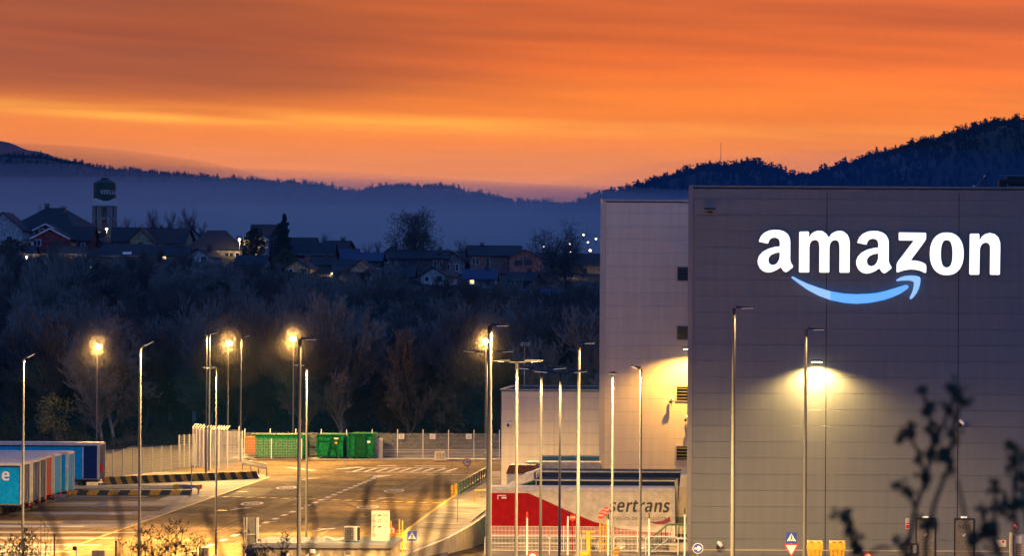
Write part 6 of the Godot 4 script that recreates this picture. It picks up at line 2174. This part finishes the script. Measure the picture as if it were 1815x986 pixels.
	for q in [[504, 470, 11.0, 6.5, "tall dark conifer right of the pale turret"], [452, 455, 6.2, 5.2, "round dark evergreen left of the white dormer"], [443, 455, 5.4, 4.0, "dark evergreen behind the village street lamp"], [497, 466, 8.4, 4.5, "lower dark evergreen between the turret and the tall conifer"], [20, 470, 5.5, 9.0, "dark evergreen mass below the pale gable at the far left edge"], [505, 492, 6.0, 5.5, "pale rounded hedge tree below the tall conifer"]]:
		var o := thing("conifer", q[4], "tree", at(q[0], q[1], 686 - k * 2))
		var m := conifer_mesh(80 + k, k == 0)
		var fo := piece(m, "crown", M.needles if k < 5 else M.shrub_leaf, o)
		fo.scale = Vector3(q[3], q[2], q[3])
		var mb := MB.new()
		mb.tube(Vector3(0, -1, 0), Vector3(0, q[2] * 0.5, 0), 0.22, 0.12, 6)
		part(mb, "trunk", M.bark, o)
		k += 1

func conifer_mesh(sd: int, pointed: bool) -> ArrayMesh:
	var r := RandomNumberGenerator.new()
	r.seed = sd
	var mb := MB.new()
	for i in 1500:
		var y := r.randf()
		var reach := (0.46 * pow(1.0 - y, 0.7) * (0.75 + 0.25 * sin(y * 40.0 + r.randf())) if pointed else 0.5 * sqrt(maxf(0.0, 1.0 - pow((y - 0.45) / 0.55, 2.0)))) + 0.02
		var w := r.randf() * TAU
		reach *= 0.8 + 0.3 * sin(w * 3.0 + y * 9.0) * 0.6
		var c := Vector3(cos(w), 0, sin(w)) * reach * pow(r.randf(), 0.45) + Vector3(0, y, 0)
		var a := Vector3(r.randfn(), r.randfn() + 0.5, r.randfn()).normalized() * 0.035
		var b := a.cross(Vector3(r.randfn(), r.randfn(), r.randfn()).normalized())
		mb.quad(c - a, c + b, c + a, c - b)
	return mb.mesh()

# ------------------------------------------------------------------ yard lamps
const WARM := Color(1.0, 0.78, 0.44)

# top of the pole as a bearing and a depth; arms: list of [sideways, away, tilt] of each head from the pole top, in metres
func lamp_post(label: String, px: float, py: float, d: float, heads: Array, energy: float, r := 0.1, kind := "led") -> void:
	var top := at(px, py, d)
	var g := land(top.x, d)
	var h := top.y - g
	var o := thing("lamp_post", label, "lamp post", Vector3(top.x, g, top.z))
	var mb := MB.new()
	mb.tube(Vector3(0, 0, 0), Vector3(0, h * 0.55, 0), r, r * 0.82, 12, false)
	mb.tube(Vector3(0, h * 0.55, 0), Vector3(0, h, 0), r * 0.82, r * 0.62, 12)
	part(mb, "pole", M.pole, o)
	mb = MB.new()
	mb.soft(Vector3(0, 0.02, 0), Vector3(0.4, 0.05, 0.4), 0.02)
	part(mb, "base_plate", M.pole, o)
	mb = MB.new()
	mb.soft(Vector3(0, 0.9, r), Vector3(0.12, 0.5, 0.04), 0.01)
	part(mb, "hatch_cover", M.pole, o)
	mb = MB.new()
	mb.tube(Vector3(0, h - 0.35, 0), Vector3(0, h + 0.02, 0), r * 0.85, r * 0.85, 12)
	part(mb, "collar", M.lamp_head, o)
	for q in heads:
		var reach := Vector3(q[0], 0, q[1])
		var dir := reach.normalized()
		var b := Basis.looking_at(dir) * Basis(Vector3.RIGHT, q[2])     # -z points outwards, tilted up
		var len: float = q[3] if q.size() > 3 else 0.95
		var start := dir * maxf(reach.length() - len * 0.5, 0.05) + Vector3(0, h, 0)
		if reach.length() > len * 0.6:
			mb = MB.new()
			mb.tube(Vector3(0, h - 0.02, 0), start + b * Vector3(0, 0.0, 0.0), 0.035, 0.035, 6)
			part(mb, "arm", M.pole, o)
		var c := start + b * Vector3(0, 0.05, -len * 0.5)
		if kind == "led":
			mb = MB.new()
			mb.hexa([c + b * Vector3(-0.12, -0.05, len / 2), c + b * Vector3(0.12, -0.05, len / 2), c + b * Vector3(0.2, -0.05, -len / 2), c + b * Vector3(-0.2, -0.05, -len / 2),
				c + b * Vector3(-0.07, 0.09, len / 2), c + b * Vector3(0.07, 0.09, len / 2), c + b * Vector3(0.15, -0.01, -len / 2), c + b * Vector3(-0.15, -0.01, -len / 2)])
			part(mb, "lamp_head", M.lamp_head, o)
			mb = MB.new()
			mb.box(c + b * Vector3(0, -0.062, -len * 0.12), Vector3(0.3, 0.02, len * 0.6), b)
			part(mb, "led_panel", M.led_light, o)
			if energy > 0.0:
				spot(o, c + b * Vector3(0, -0.12, -len * 0.1), Vector3(dir.x * 0.25, -1, dir.z * 0.25), energy * 4.0 / heads.size(), WARM, 80.0, 0.25)
		else:
			mb = MB.new()
			mb.hexa([c + b * Vector3(-0.22, -0.1, 0.25), c + b * Vector3(0.22, -0.1, 0.25), c + b * Vector3(0.26, -0.1, -0.25), c + b * Vector3(-0.26, -0.1, -0.25),
				c + b * Vector3(-0.15, 0.16, 0.2), c + b * Vector3(0.15, 0.16, 0.2), c + b * Vector3(0.2, 0.14, -0.2), c + b * Vector3(-0.2, 0.14, -0.2)])
			part(mb, "lamp_head", M.lamp_head, o)
			mb = MB.new()
			mb.lathe([Vector2(0.0, -0.3), Vector2(0.2, -0.24), Vector2(0.3, -0.04), Vector2(0.26, 0.1), Vector2(0.0, 0.16)], 14)
			part(mb, "flood_light", M.sodium_light, o, c + b * Vector3(0, -0.16, 0)).rotation.x = 0.0
			var l := OmniLight3D.new()
			l.name = "lamp_light"
			l.light_energy = energy * 0.2
			l.light_color = Color(1.0, 0.72, 0.36)
			l.light_size = 0.2
			l.omni_range = 120
			l.omni_attenuation = 2
			l.shadow_enabled = true
			o.add_child(l)
			l.position = c + b * Vector3(0, -0.2, 0) + Vector3(0, 0, 0.4)
			spot(o, l.position + Vector3(0, -0.15, 0.1), Vector3(0, -0.8, 1.0), energy * 2.2, Color(1.0, 0.74, 0.38), 62.0, 0.2)

func spot(o: Node3D, where: Vector3, towards: Vector3, energy: float, c: Color, angle: float, size: float) -> void:
	var l := SpotLight3D.new()
	l.name = "lamp_light"
	l.light_energy = energy
	l.light_color = c
	l.light_size = size
	l.spot_angle = angle
	l.spot_angle_attenuation = 0.45
	l.spot_range = 150
	l.spot_attenuation = 2
	l.shadow_enabled = true
	o.add_child(l)
	l.position = where
	l.basis = Basis.looking_at(towards.normalized(), Vector3.RIGHT)

func lamps() -> void:
	# near row, single heads, from the left
	lamp_post("tall lamp post at the far left in front of the trailers, head tilted up right", 43, 637, 199, [[0.35, 0, 0.5, 0.75]], 170, 0.09)
	lamp_post("tall lamp post rising from the middle shrub, head tilted up right", 249.5, 617, 192, [[0.4, 0, 0.5, 0.85]], 170, 0.1)
	lamp_post("dark navy lamp post crossing the gatehouse roof, level head to the right", 532, 602, 168, [[0.45, 0, 0.0, 0.85]], 12, 0.12)
	lamp_post("thickest lamp post in front of the annex, level head to the right at the top", 868.5, 578, 155, [[0.5, 0, 0.02, 0.9]], 190, 0.15)
	lamp_post("dark lamp post left of the cream wall, flat head to the right", 1026, 609, 170, [[0.45, 0, 0.02, 0.85]], 100, 0.11)
	lamp_post("lamp post with a gleaming head standing before the dark warehouse wall at its left", 1300.5, 547, 170, [[0.6, 0, 0.04, 1.0]], 26, 0.125)
	lamp_post("lamp post standing before the dark warehouse wall beside the bright wall lamp", 1427.5, 585, 176, [[0.6, 0, 0.02, 1.0]], 26, 0.11)
	# thinner posts of the yard
	lamp_post("left of two slim posts standing close together behind the tall screen fence", 367, 594, 292, [[0.3, 0, 0.25, 0.7]], 150, 0.085)
	lamp_post("right of two slim posts standing close together behind the tall screen fence", 372.5, 593, 300, [[0.45, 0, 0.25, 0.8]], 190, 0.085)
	lamp_post("slim near post with its arm bent to the left, before the screen fence", 385, 654, 194, [[-0.5, 0, 0.1, 0.75]], 280, 0.07)
	lamp_post("slim post with a small head tilted right, beside a lit flood lamp", 428, 599, 318, [[0.5, 0, 0.3, 0.8]], 190, 0.085)
	lamp_post("slim pale post with two arms to the left beside the navy lamp post", 545, 648, 207, [[-0.6, -0.3, 0.06, 0.8], [-0.35, 0.4, 0.06, 0.7]], 520, 0.085)
	# double-headed posts in a row towards the right
	lamp_post("double-headed lamp post half hidden by the thickest post, leftmost of the doubles", 865, 625, 248, [[-1.35, 0.1, 0.08, 1.4], [1.4, 0.1, 0.08, 1.4]], 270, 0.09)
	lamp_post("double-headed lamp post second from the left, before the annex corner", 916.5, 642, 160, [[-0.85, 0.1, 0.08, 0.95], [0.9, 0.1, 0.08, 0.95]], 170, 0.08)
	lamp_post("double-headed lamp post third from the left, before the annex wall", 959.5, 655, 146, [[-0.75, 0.1, 0.08, 0.85], [0.75, 0.1, 0.08, 0.85]], 130, 0.07)
	lamp_post("double-headed lamp post rightmost of the doubles, before the annex wall", 993, 661, 141, [[-0.75, 0.1, 0.08, 0.85], [0.8, 0.1, 0.08, 0.85]], 130, 0.065)
	lamp_post("post with a small flat cap lamp before the cream wall, left of the bracket lamp", 1086, 663, 165, [[0.05, 0.3, 0.0, 0.4], [-0.05, -0.3, 0.0, 0.4]], 310, 0.075)
	lamp_post("post with a square lamp tilted on a curved bracket before the cream wall", 1136, 655, 158, [[-0.2, 0, 0.35, 0.5]], 310, 0.075)
	# flood lamps that face the viewer
	lamp_post("lit orange flood lamp farthest left, behind the blue trailer", 173, 612, 338, [[0.25, 0.3, 0.0, 0.5]], 260, 0.1, "flood")
	lamp_post("lit orange flood lamp next to the paired slim posts", 405, 606, 336, [[0.2, 0.3, 0.0, 0.5]], 260, 0.1, "flood")
	lamp_post("lit orange flood lamp with the largest glow, behind the green skips", 521, 598, 340, [[0.0, 0.35, 0.0, 0.5]], 330, 0.1, "flood")
	lamp_post("lit orange flood lamp left of the thickest lamp post", 861.5, 602, 340, [[0.0, 0.35, 0.0, 0.5]], 300, 0.1, "flood")
	# mast with a bank of floodlights behind the annex
	var top := at(931, 613, 300)
	var o := thing("floodlight_mast", "slim mast with a small bank of floodlights behind the annex roof", "mast", Vector3(top.x, 0, top.z))
	var mb := MB.new()
	mb.tube(Vector3.ZERO, Vector3(0, top.y, 0), 0.16, 0.1, 10)
	part(mb, "pole", M.pole, o)
	for y in [0.0, 0.28]:
		boxed(Vector3(0, top.y + y, 0), Vector3(0.75, 0.06, 0.1), "crossbar", M.galv, o)
	for x in [-0.32, -0.1, 0.12, 0.34]:
		mb = MB.new()
		mb.soft(Vector3(x, top.y + 0.14, 0.05), Vector3(0.16, 0.2, 0.18), 0.03)
		part(mb, "floodlight", M.galv, o)

# ------------------------------------------------------------------ road signs
func sign_post(label: String, px: float, py: float, d: float, low: float) -> Array:
	var c := at(px, py, d)
	var o := thing("road_sign", label, "sign", Vector3(c.x, 0, c.z))
	var mb := MB.new()
	mb.tube(Vector3(0, low, -0.04), Vector3(0, c.y + 0.3, -0.04), 0.035, 0.035, 8)
	part(mb, "pole", M.galv, o)
	return [o, c.y]

func disc(o: Node3D, y: float, r: float, called: String, m: Material, z: float) -> void:
	var mb := MB.new()
	mb.lathe([Vector2(0.0, 0.012), Vector2(r, 0.012), Vector2(r, 0.0), Vector2(0.0, 0.0)], 28)
	part(mb, called, m, o, Vector3(0, y, z)).rotation.x = PI / 2

func crossing_face(o: Node3D, y: float, s: float) -> void:
	var mb := MB.new()
	mb.soft(Vector3(0, y, 0), Vector3(s, s, 0.03), 0.01)
	part(mb, "board", M.sign_blue, o)
	mb = MB.new()
	mb.prism(PackedVector2Array([Vector2(-0.42 * s, -0.32 * s), Vector2(0.42 * s, -0.32 * s), Vector2(0, 0.4 * s)]), 0.016, 0.022)
	part(mb, "white_triangle", M.sign_white, o, Vector3(0, y, 0))
	# the walking figure
	mb = MB.new()
	var z := 0.026
	for q in [[Vector2(0, 0.16), Vector2(0.0, -0.02), 0.05], [Vector2(0, -0.02), Vector2(-0.1, -0.26), 0.035], [Vector2(0, -0.02), Vector2(0.1, -0.26), 0.035], [Vector2(0, 0.1), Vector2(-0.12, -0.02), 0.028], [Vector2(0, 0.1), Vector2(0.12, 0.0), 0.028]]:
		mb.tube(Vector3(q[0].x * s, q[0].y * s, z), Vector3(q[1].x * s, q[1].y * s, z), q[2] * s, q[2] * s, 6)
	mb.box(Vector3(0, 0.22 * s, z), Vector3(0.09 * s, 0.09 * s, 0.008))
	part(mb, "walking_figure", M.ink, o, Vector3(0, y, 0))
	for i in 4:
		boxed(Vector3((-0.24 + i * 0.16) * s, y - 0.3 * s, 0.026), Vector3(0.07 * s, 0.04 * s, 0.006), "zebra_bar", M.ink, o)

func signs() -> void:
	# by the gatehouse
	var r := sign_post("blue square pedestrian crossing sign by the curved wall", 730.5, 950.5, 172, 0)
	crossing_face(r[0], r[1], 0.52)
	r = sign_post("round red ringed sign behind the route board", 694.5, 941, 178, 0)
	disc(r[0], r[1], 0.27, "red_disc", M.sign_red, 0.0)
	disc(r[0], r[1], 0.17, "white_disc", M.sign_white, 0.014)
	boxed(Vector3(0, r[1], 0.03), Vector3(0.1, 0.14, 0.006), "dark_mark", M.ink, r[0])
	# at the end of the yard
	r = sign_post("round speed limit sign with a red ring at the back of the yard", 828, 820, 300, 0)
	disc(r[0], r[1], 0.37, "red_disc", M.sign_red, 0.0)
	disc(r[0], r[1], 0.26, "white_disc", M.sign_white, 0.014)
	piece(flat_text("10", 0.34, 0.006), "lettering", M.ink, r[0], Vector3(-0.19, r[1] - 0.15, 0.032))
	var tp := gnd(811, 927)
	var tn := thing("thin_post", "very thin pale post standing alone on the footway", "post", tp)
	var tb := MB.new()
	tb.tube(Vector3.ZERO, Vector3(0, at(811, 872, -tp.z).y, 0), 0.035, 0.03, 6)
	part(tb, "pole", M.galv, tn)
	var cp := gnd(340, 877)
	var cn := thing("thin_post", "slim grey post at the apron corner beside the guard rail end", "post", cp)
	tb = MB.new()
	tb.tube(Vector3.ZERO, Vector3(0, at(341, 818, -cp.z).y, 0), 0.05, 0.045, 6)
	part(tb, "pole", M.galv, cn)
	# before the dark warehouse
	r = sign_post("round blue sign with a white arrow at the corner of the dark block", 1236.5, 972.5, 182, 0)
	disc(r[0], r[1], 0.3, "white_rim", M.sign_white, 0.0)
	disc(r[0], r[1], 0.27, "blue_disc", M.sign_blue, 0.014)
	var mb := MB.new()
	mb.prism(PackedVector2Array([Vector2(-0.2, -0.045), Vector2(0.03, -0.045), Vector2(-0.04, -0.14), Vector2(0.06, -0.14), Vector2(0.22, 0.0), Vector2(0.06, 0.14), Vector2(-0.04, 0.14), Vector2(0.03, 0.045), Vector2(-0.2, 0.045)]), 0.028, 0.034)
	part(mb, "arrow", M.sign_white, r[0], Vector3(0, r[1], 0))
	r = sign_post("blue pedestrian crossing sign above a red give way triangle before the dark wall", 1402, 953.5, 180, 0)
	crossing_face(r[0], r[1], 0.6)
	mb = MB.new()
	mb.prism(PackedVector2Array([Vector2(-0.41, 0.32), Vector2(0.0, -0.4), Vector2(0.41, 0.32)]), -0.01, 0.012)
	part(mb, "red_triangle", M.sign_red, r[0], Vector3(0, r[1] - 0.69, 0))
	mb = MB.new()
	mb.prism(PackedVector2Array([Vector2(-0.31, 0.26), Vector2(0.0, -0.28), Vector2(0.31, 0.26)]), 0.014, 0.02)
	part(mb, "white_triangle", M.sign_white, r[0], Vector3(0, r[1] - 0.69, 0))
	for q in [[1537, 988, "round red ringed sign cut by the bottom edge before the dark wall"], [944, 988, "round red ringed sign cut by the bottom edge before the trailer fence"]]:
		r = sign_post(q[2], q[0], q[1], 178, 0)
		disc(r[0], r[1], 0.3, "red_disc", M.sign_red, 0.0)
		disc(r[0], r[1], 0.2, "white_disc", M.sign_white, 0.014)
	# yellow grit bins
	for i in 2:
		var c := at([1443.5, 1483.0][i], 959, 184)
		var b := thing("grit_bin", ["left of two yellow grit bins at the foot of the dark wall", "right of two yellow grit bins at the foot of the dark wall"][i], "bin", Vector3(c.x, 0, c.z))
		var y := c.y
		mb = MB.new()
		mb.hexa([Vector3(-0.38, y - 1.0, -0.3), Vector3(0.38, y - 1.0, -0.3), Vector3(0.38, y - 1.0, 0.26), Vector3(-0.38, y - 1.0, 0.26), Vector3(-0.44, y - 0.5, -0.34), Vector3(0.44, y - 0.5, -0.34), Vector3(0.44, y - 0.5, 0.3), Vector3(-0.44, y - 0.5, 0.3)])
		part(mb, "body", M.yellow_paint, b)
		mb = MB.new()
		mb.hexa([Vector3(-0.47, y - 0.498, -0.36), Vector3(0.47, y - 0.498, -0.36), Vector3(0.47, y - 0.498, 0.34), Vector3(-0.47, y - 0.498, 0.34), Vector3(-0.45, y, -0.34), Vector3(0.45, y, -0.34), Vector3(0.46, y - 0.12, 0.3), Vector3(-0.46, y - 0.12, 0.3)])
		part(mb, "lid", M.yellow_paint, b)
		for x in [-0.2, 0.2]:
			boxed(Vector3(x, y - 0.08, 0.05), Vector3(0.2, 0.08, 0.5), "lid_ridge", M.barrier_yellow, b)
		for x in [-0.25, 0.0, 0.25]:
			boxed(Vector3(x, y - 0.75, 0.29), Vector3(0.08, 0.4, 0.05), "rib", M.barrier_yellow, b)
		mb = MB.new()
		mb.soft(Vector3(0, (y - 1.0) / 2.0, 0), Vector3(0.7, y - 1.0, 0.5), 0.03)
		part(mb, "stand", M.dark_metal, b)

# ------------------------------------------------------------------ shrubs near the viewer
func stem_path(mb: MB, pts: Array, r0: float, r1: float, k := 6) -> void:
	for i in pts.size() - 1:
		var t0 := float(i) / (pts.size() - 1)
		var t1 := float(i + 1) / (pts.size() - 1)
		mb.tube(pts[i], pts[i + 1], lerpf(r0, r1, t0), lerpf(r0, r1, t1), k, false)

func leafy_shrub(label: String, px: float, d: float, spread: float, tops: Array, leaves: bool) -> void:
	# many upright twigs; tops: list of [px, py] that the twigs reach
	var ground_y := land(at(px, 900, d).x, d)
	var base := at(px, 986, d)
	base.y = ground_y
	var o := thing("shrub", label, "shrub", base)
	var tw := MB.new()
	var lf := MB.new()
	for t in tops:
		var tip := at(t[0], t[1], d + rng.randf_range(-0.6, 0.6)) - base
		var foot := Vector3(tip.x * 0.35 + rng.randf_range(-0.15, 0.15), 0, rng.randf_range(-0.3, 0.3))
		var pts := []
		for i in 9:
			var s := i / 8.0
			pts.append(foot.lerp(tip, s) + Vector3(sin(s * 5.0 + t[0]) * 0.05, 0, cos(s * 4.0 + t[0]) * 0.05))
		stem_path(tw, pts, 0.016, 0.004, 4)
		for i in range(2, 9):
			for side in (3 if leaves else 2):
				var w := rng.randf() * TAU
				var dir := Vector3(cos(w), rng.randf_range(0.4, 1.3), sin(w)).normalized() * rng.randf_range(0.12, 0.34) * spread
				var p: Vector3 = pts[i]
				tw.tube(p, p + dir, 0.006, 0.003, 3, false)
				if leaves:
					for n in 5:
						var c: Vector3 = p + dir * (0.25 + 0.19 * n)
						var a := Vector3(rng.randfn(), rng.randfn() + 0.4, rng.randfn()).normalized() * rng.randf_range(0.022, 0.042)
						var b := a.cross(Vector3(rng.randfn(), rng.randfn(), rng.randfn()).normalized()) * 0.5
						lf.quad(c, c + a + b, c + a * 2.0, c + a - b)
	part(tw, "twigs", M.near_stem, o)
	if leaves:
		part(lf, "foliage", M.near_leaf, o)

func shrubs() -> void:
	var tops := []
	for i in 36:
		tops.append([rng.randf_range(-20, 66), lerpf(934, 992, pow(rng.randf(), 0.8)) + rng.randf_range(0, 10)])
	leafy_shrub("dark leafy shrub in the bottom left corner below the blue trailers", 20, 74, 1.0, tops, true)
	tops = []
	for i in 58:
		var x := rng.randf_range(214, 362)
		var crest := 968.0 - 38.0 * exp(-pow((x - 312) / 34.0, 2)) - 22.0 * exp(-pow((x - 250) / 22.0, 2))
		tops.append([x, crest + rng.randf_range(0, 42)])
	leafy_shrub("dark leafy shrub at the bottom, round the second lamp post", 290, 78, 1.0, tops, true)
	tops = []
	for i in 26:
		var x := rng.randf_range(420, 520)
		tops.append([x, 958.0 + rng.randf_range(0, 40)])
	tops.append([500, 955]); tops.append([432, 950]); tops.append([506, 953])
	leafy_shrub("thin leafy shrub in front of the left end of the gatehouse", 470, 76, 0.8, tops, true)
	tops = []
	for q in [[80, 930], [84, 938], [72, 950], [90, 955], [58, 945], [66, 962], [76, 925], [98, 965]]:
		tops.append(q)
	leafy_shrub("leafless twiggy sapling right of the bottom left shrub", 80, 74, 0.9, tops, false)
	near_branches()

func near_branches() -> void:
	var d := 13.0
	var leaf := MB.new()
	var n := 5
	for i in n:      # a small folded leaf, 1 m long, later scaled
		var w := [0.0, 0.2, 0.26, 0.2, 0.06, 0.0]
		for s in [-1, 1]:
			leaf.quad(Vector3(0, 0, i / 5.0), Vector3(s * w[i], 0.06 * absf(w[i]) * 4, i / 5.0), Vector3(s * w[i + 1], 0.06 * absf(w[i + 1]) * 4, (i + 1) / 5.0), Vector3(0, 0, (i + 1) / 5.0))
	var leaf_mesh := leaf.mesh()
	var plants := [
		["blurred leafy sapling near the viewer before the dark wall, left stems", 1610, [
			[[1585, 1100], [1606, 986], [1622, 900], [1640, 850], [1652, 790], [1646, 730], [1630, 684]],
			[[1622, 900], [1606, 872], [1592, 856]], [[1640, 850], [1626, 800], [1600, 758]], [[1652, 790], [1668, 760], [1690, 706], [1688, 680]], [[1612, 950], [1602, 962], [1584, 966]]],
			[[1632, 690, 6, 9], [1646, 722, 10, 10], [1612, 756, 9, 9], [1604, 770, 5, 8], [1652, 762, 9, 10], [1655, 800, 10, 12], [1628, 806, 5, 8], [1640, 836, 7, 9], [1612, 872, 5, 9], [1597, 858, 5, 7], [1588, 962, 6, 9], [1632, 920, 5, 9]]],
		["blurred pale stemmed sapling near the viewer, just right of the first", 1690, [
			[[1610, 1090], [1640, 960], [1656, 890], [1678, 835], [1690, 760], [1686, 700]],
			[[1735, 1090], [1722, 986], [1708, 910], [1696, 850]], [[1690, 760], [1700, 720], [1704, 690]]],
			[[1690, 684, 9, 9], [1700, 704, 8, 9], [1682, 718, 7, 8], [1688, 770, 8, 9], [1680, 808, 10, 11], [1684, 832, 6, 8], [1650, 924, 7, 9]]],
		["blurred low leafy twig near the viewer, left of the saplings", 1520, [
			[[1560, 1090], [1530, 986], [1510, 945], [1494, 912]], [[1530, 986], [1560, 970], [1580, 972]]],
			[[1494, 912, 9, 9], [1508, 936, 8, 8], [1516, 962, 9, 9], [1522, 976, 6, 8]]],
		["blurred dense leafy branch near the viewer at the right edge", 1780, [
			[[1790, 1090], [1772, 986], [1760, 930], [1764, 870], [1768, 850]], [[1800, 1090], [1800, 960], [1796, 880], [1798, 820], [1794, 780]], [[1830, 1000], [1815, 900], [1812, 830], [1810, 800]], [[1772, 986], [1745, 940], [1738, 890]], [[1760, 950], [1720, 945]]],
			[[1794, 788, 8, 9], [1798, 820, 9, 11], [1806, 850, 9, 12], [1762, 860, 7, 9], [1770, 884, 8, 11], [1745, 905, 8, 10], [1738, 940, 8, 10], [1760, 935, 9, 12], [1786, 905, 8, 12], [1720, 950, 5, 8], [1800, 890, 10, 12], [1812, 810, 6, 8], [1752, 975, 9, 14]]]]
	for p in plants:
		var g := land(at(p[1], 900, d).x, d)
		var base := Vector3(at(p[1], 900, d).x, g, -d)
		var o := thing("sapling", p[0], "sapling", base)
		var k := 0
		for s in p[2]:
			var pts := []
			for q in s:
				pts.append(at(q[0], q[1], d) - base)
			if k == 0 or s[0][1] > 1000:
				pts[0] = Vector3(pts[0].x * 0.6, 0.0, 0.0)
			var mb := MB.new()
			stem_path(mb, pts, 0.013 if k == 0 else 0.010, 0.006)
			part(mb, "stem", M.near_stem, o)
			k += 1
		for c in p[3]:
			var cc := at(c[0], c[1], d)
			for i in int(c[2] * 1.8):
				var l := piece(leaf_mesh, "leaf", M.near_leaf, o)
				l.basis = Basis.looking_at(Vector3(rng.randfn() * 0.8, rng.randfn() * 0.8 + 0.5, rng.randfn()).normalized(), Vector3(0.3, 0.2, 1).normalized()).scaled_local(Vector3.ONE * rng.randf_range(0.026, 0.055))
				l.position = cc - base + Vector3(rng.randfn(), rng.randfn(), rng.randfn()) * c[3] * 0.62 * d / F
	# a bare sapling quite close to the viewer, far out of focus
	var dd := 11.0
	var b := Vector3(at(620, 900, dd).x, land(at(620, 900, dd).x, dd), -dd)
	var o := thing("sapling", "faint far out of focus leafless twigs before the yard", "sapling", b)
	for s in [[[640, 1300], [612, 1000], [622, 930], [650, 880], [664, 842]], [[640, 1300], [640, 1000], [655, 930], [648, 860]], [[650, 1300], [690, 980], [700, 930], [690, 872]], [[700, 1300], [748, 980], [770, 900], [778, 832]], [[720, 1300], [775, 980], [800, 905], [792, 850]], [[690, 1300], [730, 960], [738, 900], [756, 862]], [[560, 1300], [545, 1000], [560, 930], [548, 880]], [[480, 1300], [440, 1000], [432, 930], [426, 888]], [[470, 1300], [400, 1000], [372, 930], [362, 905]], [[150, 1300], [120, 1000], [96, 930], [60, 880]], [[170, 1300], [210, 1000], [218, 930], [204, 870]]]:
		var pts := []
		for q in s:
			pts.append(at(q[0], q[1], dd) - b)
		pts[0].y = minf(pts[0].y, 0.0)
		var mb := MB.new()
		stem_path(mb, pts, 0.010, 0.006)
		part(mb, "stem", M.near_stem, o)
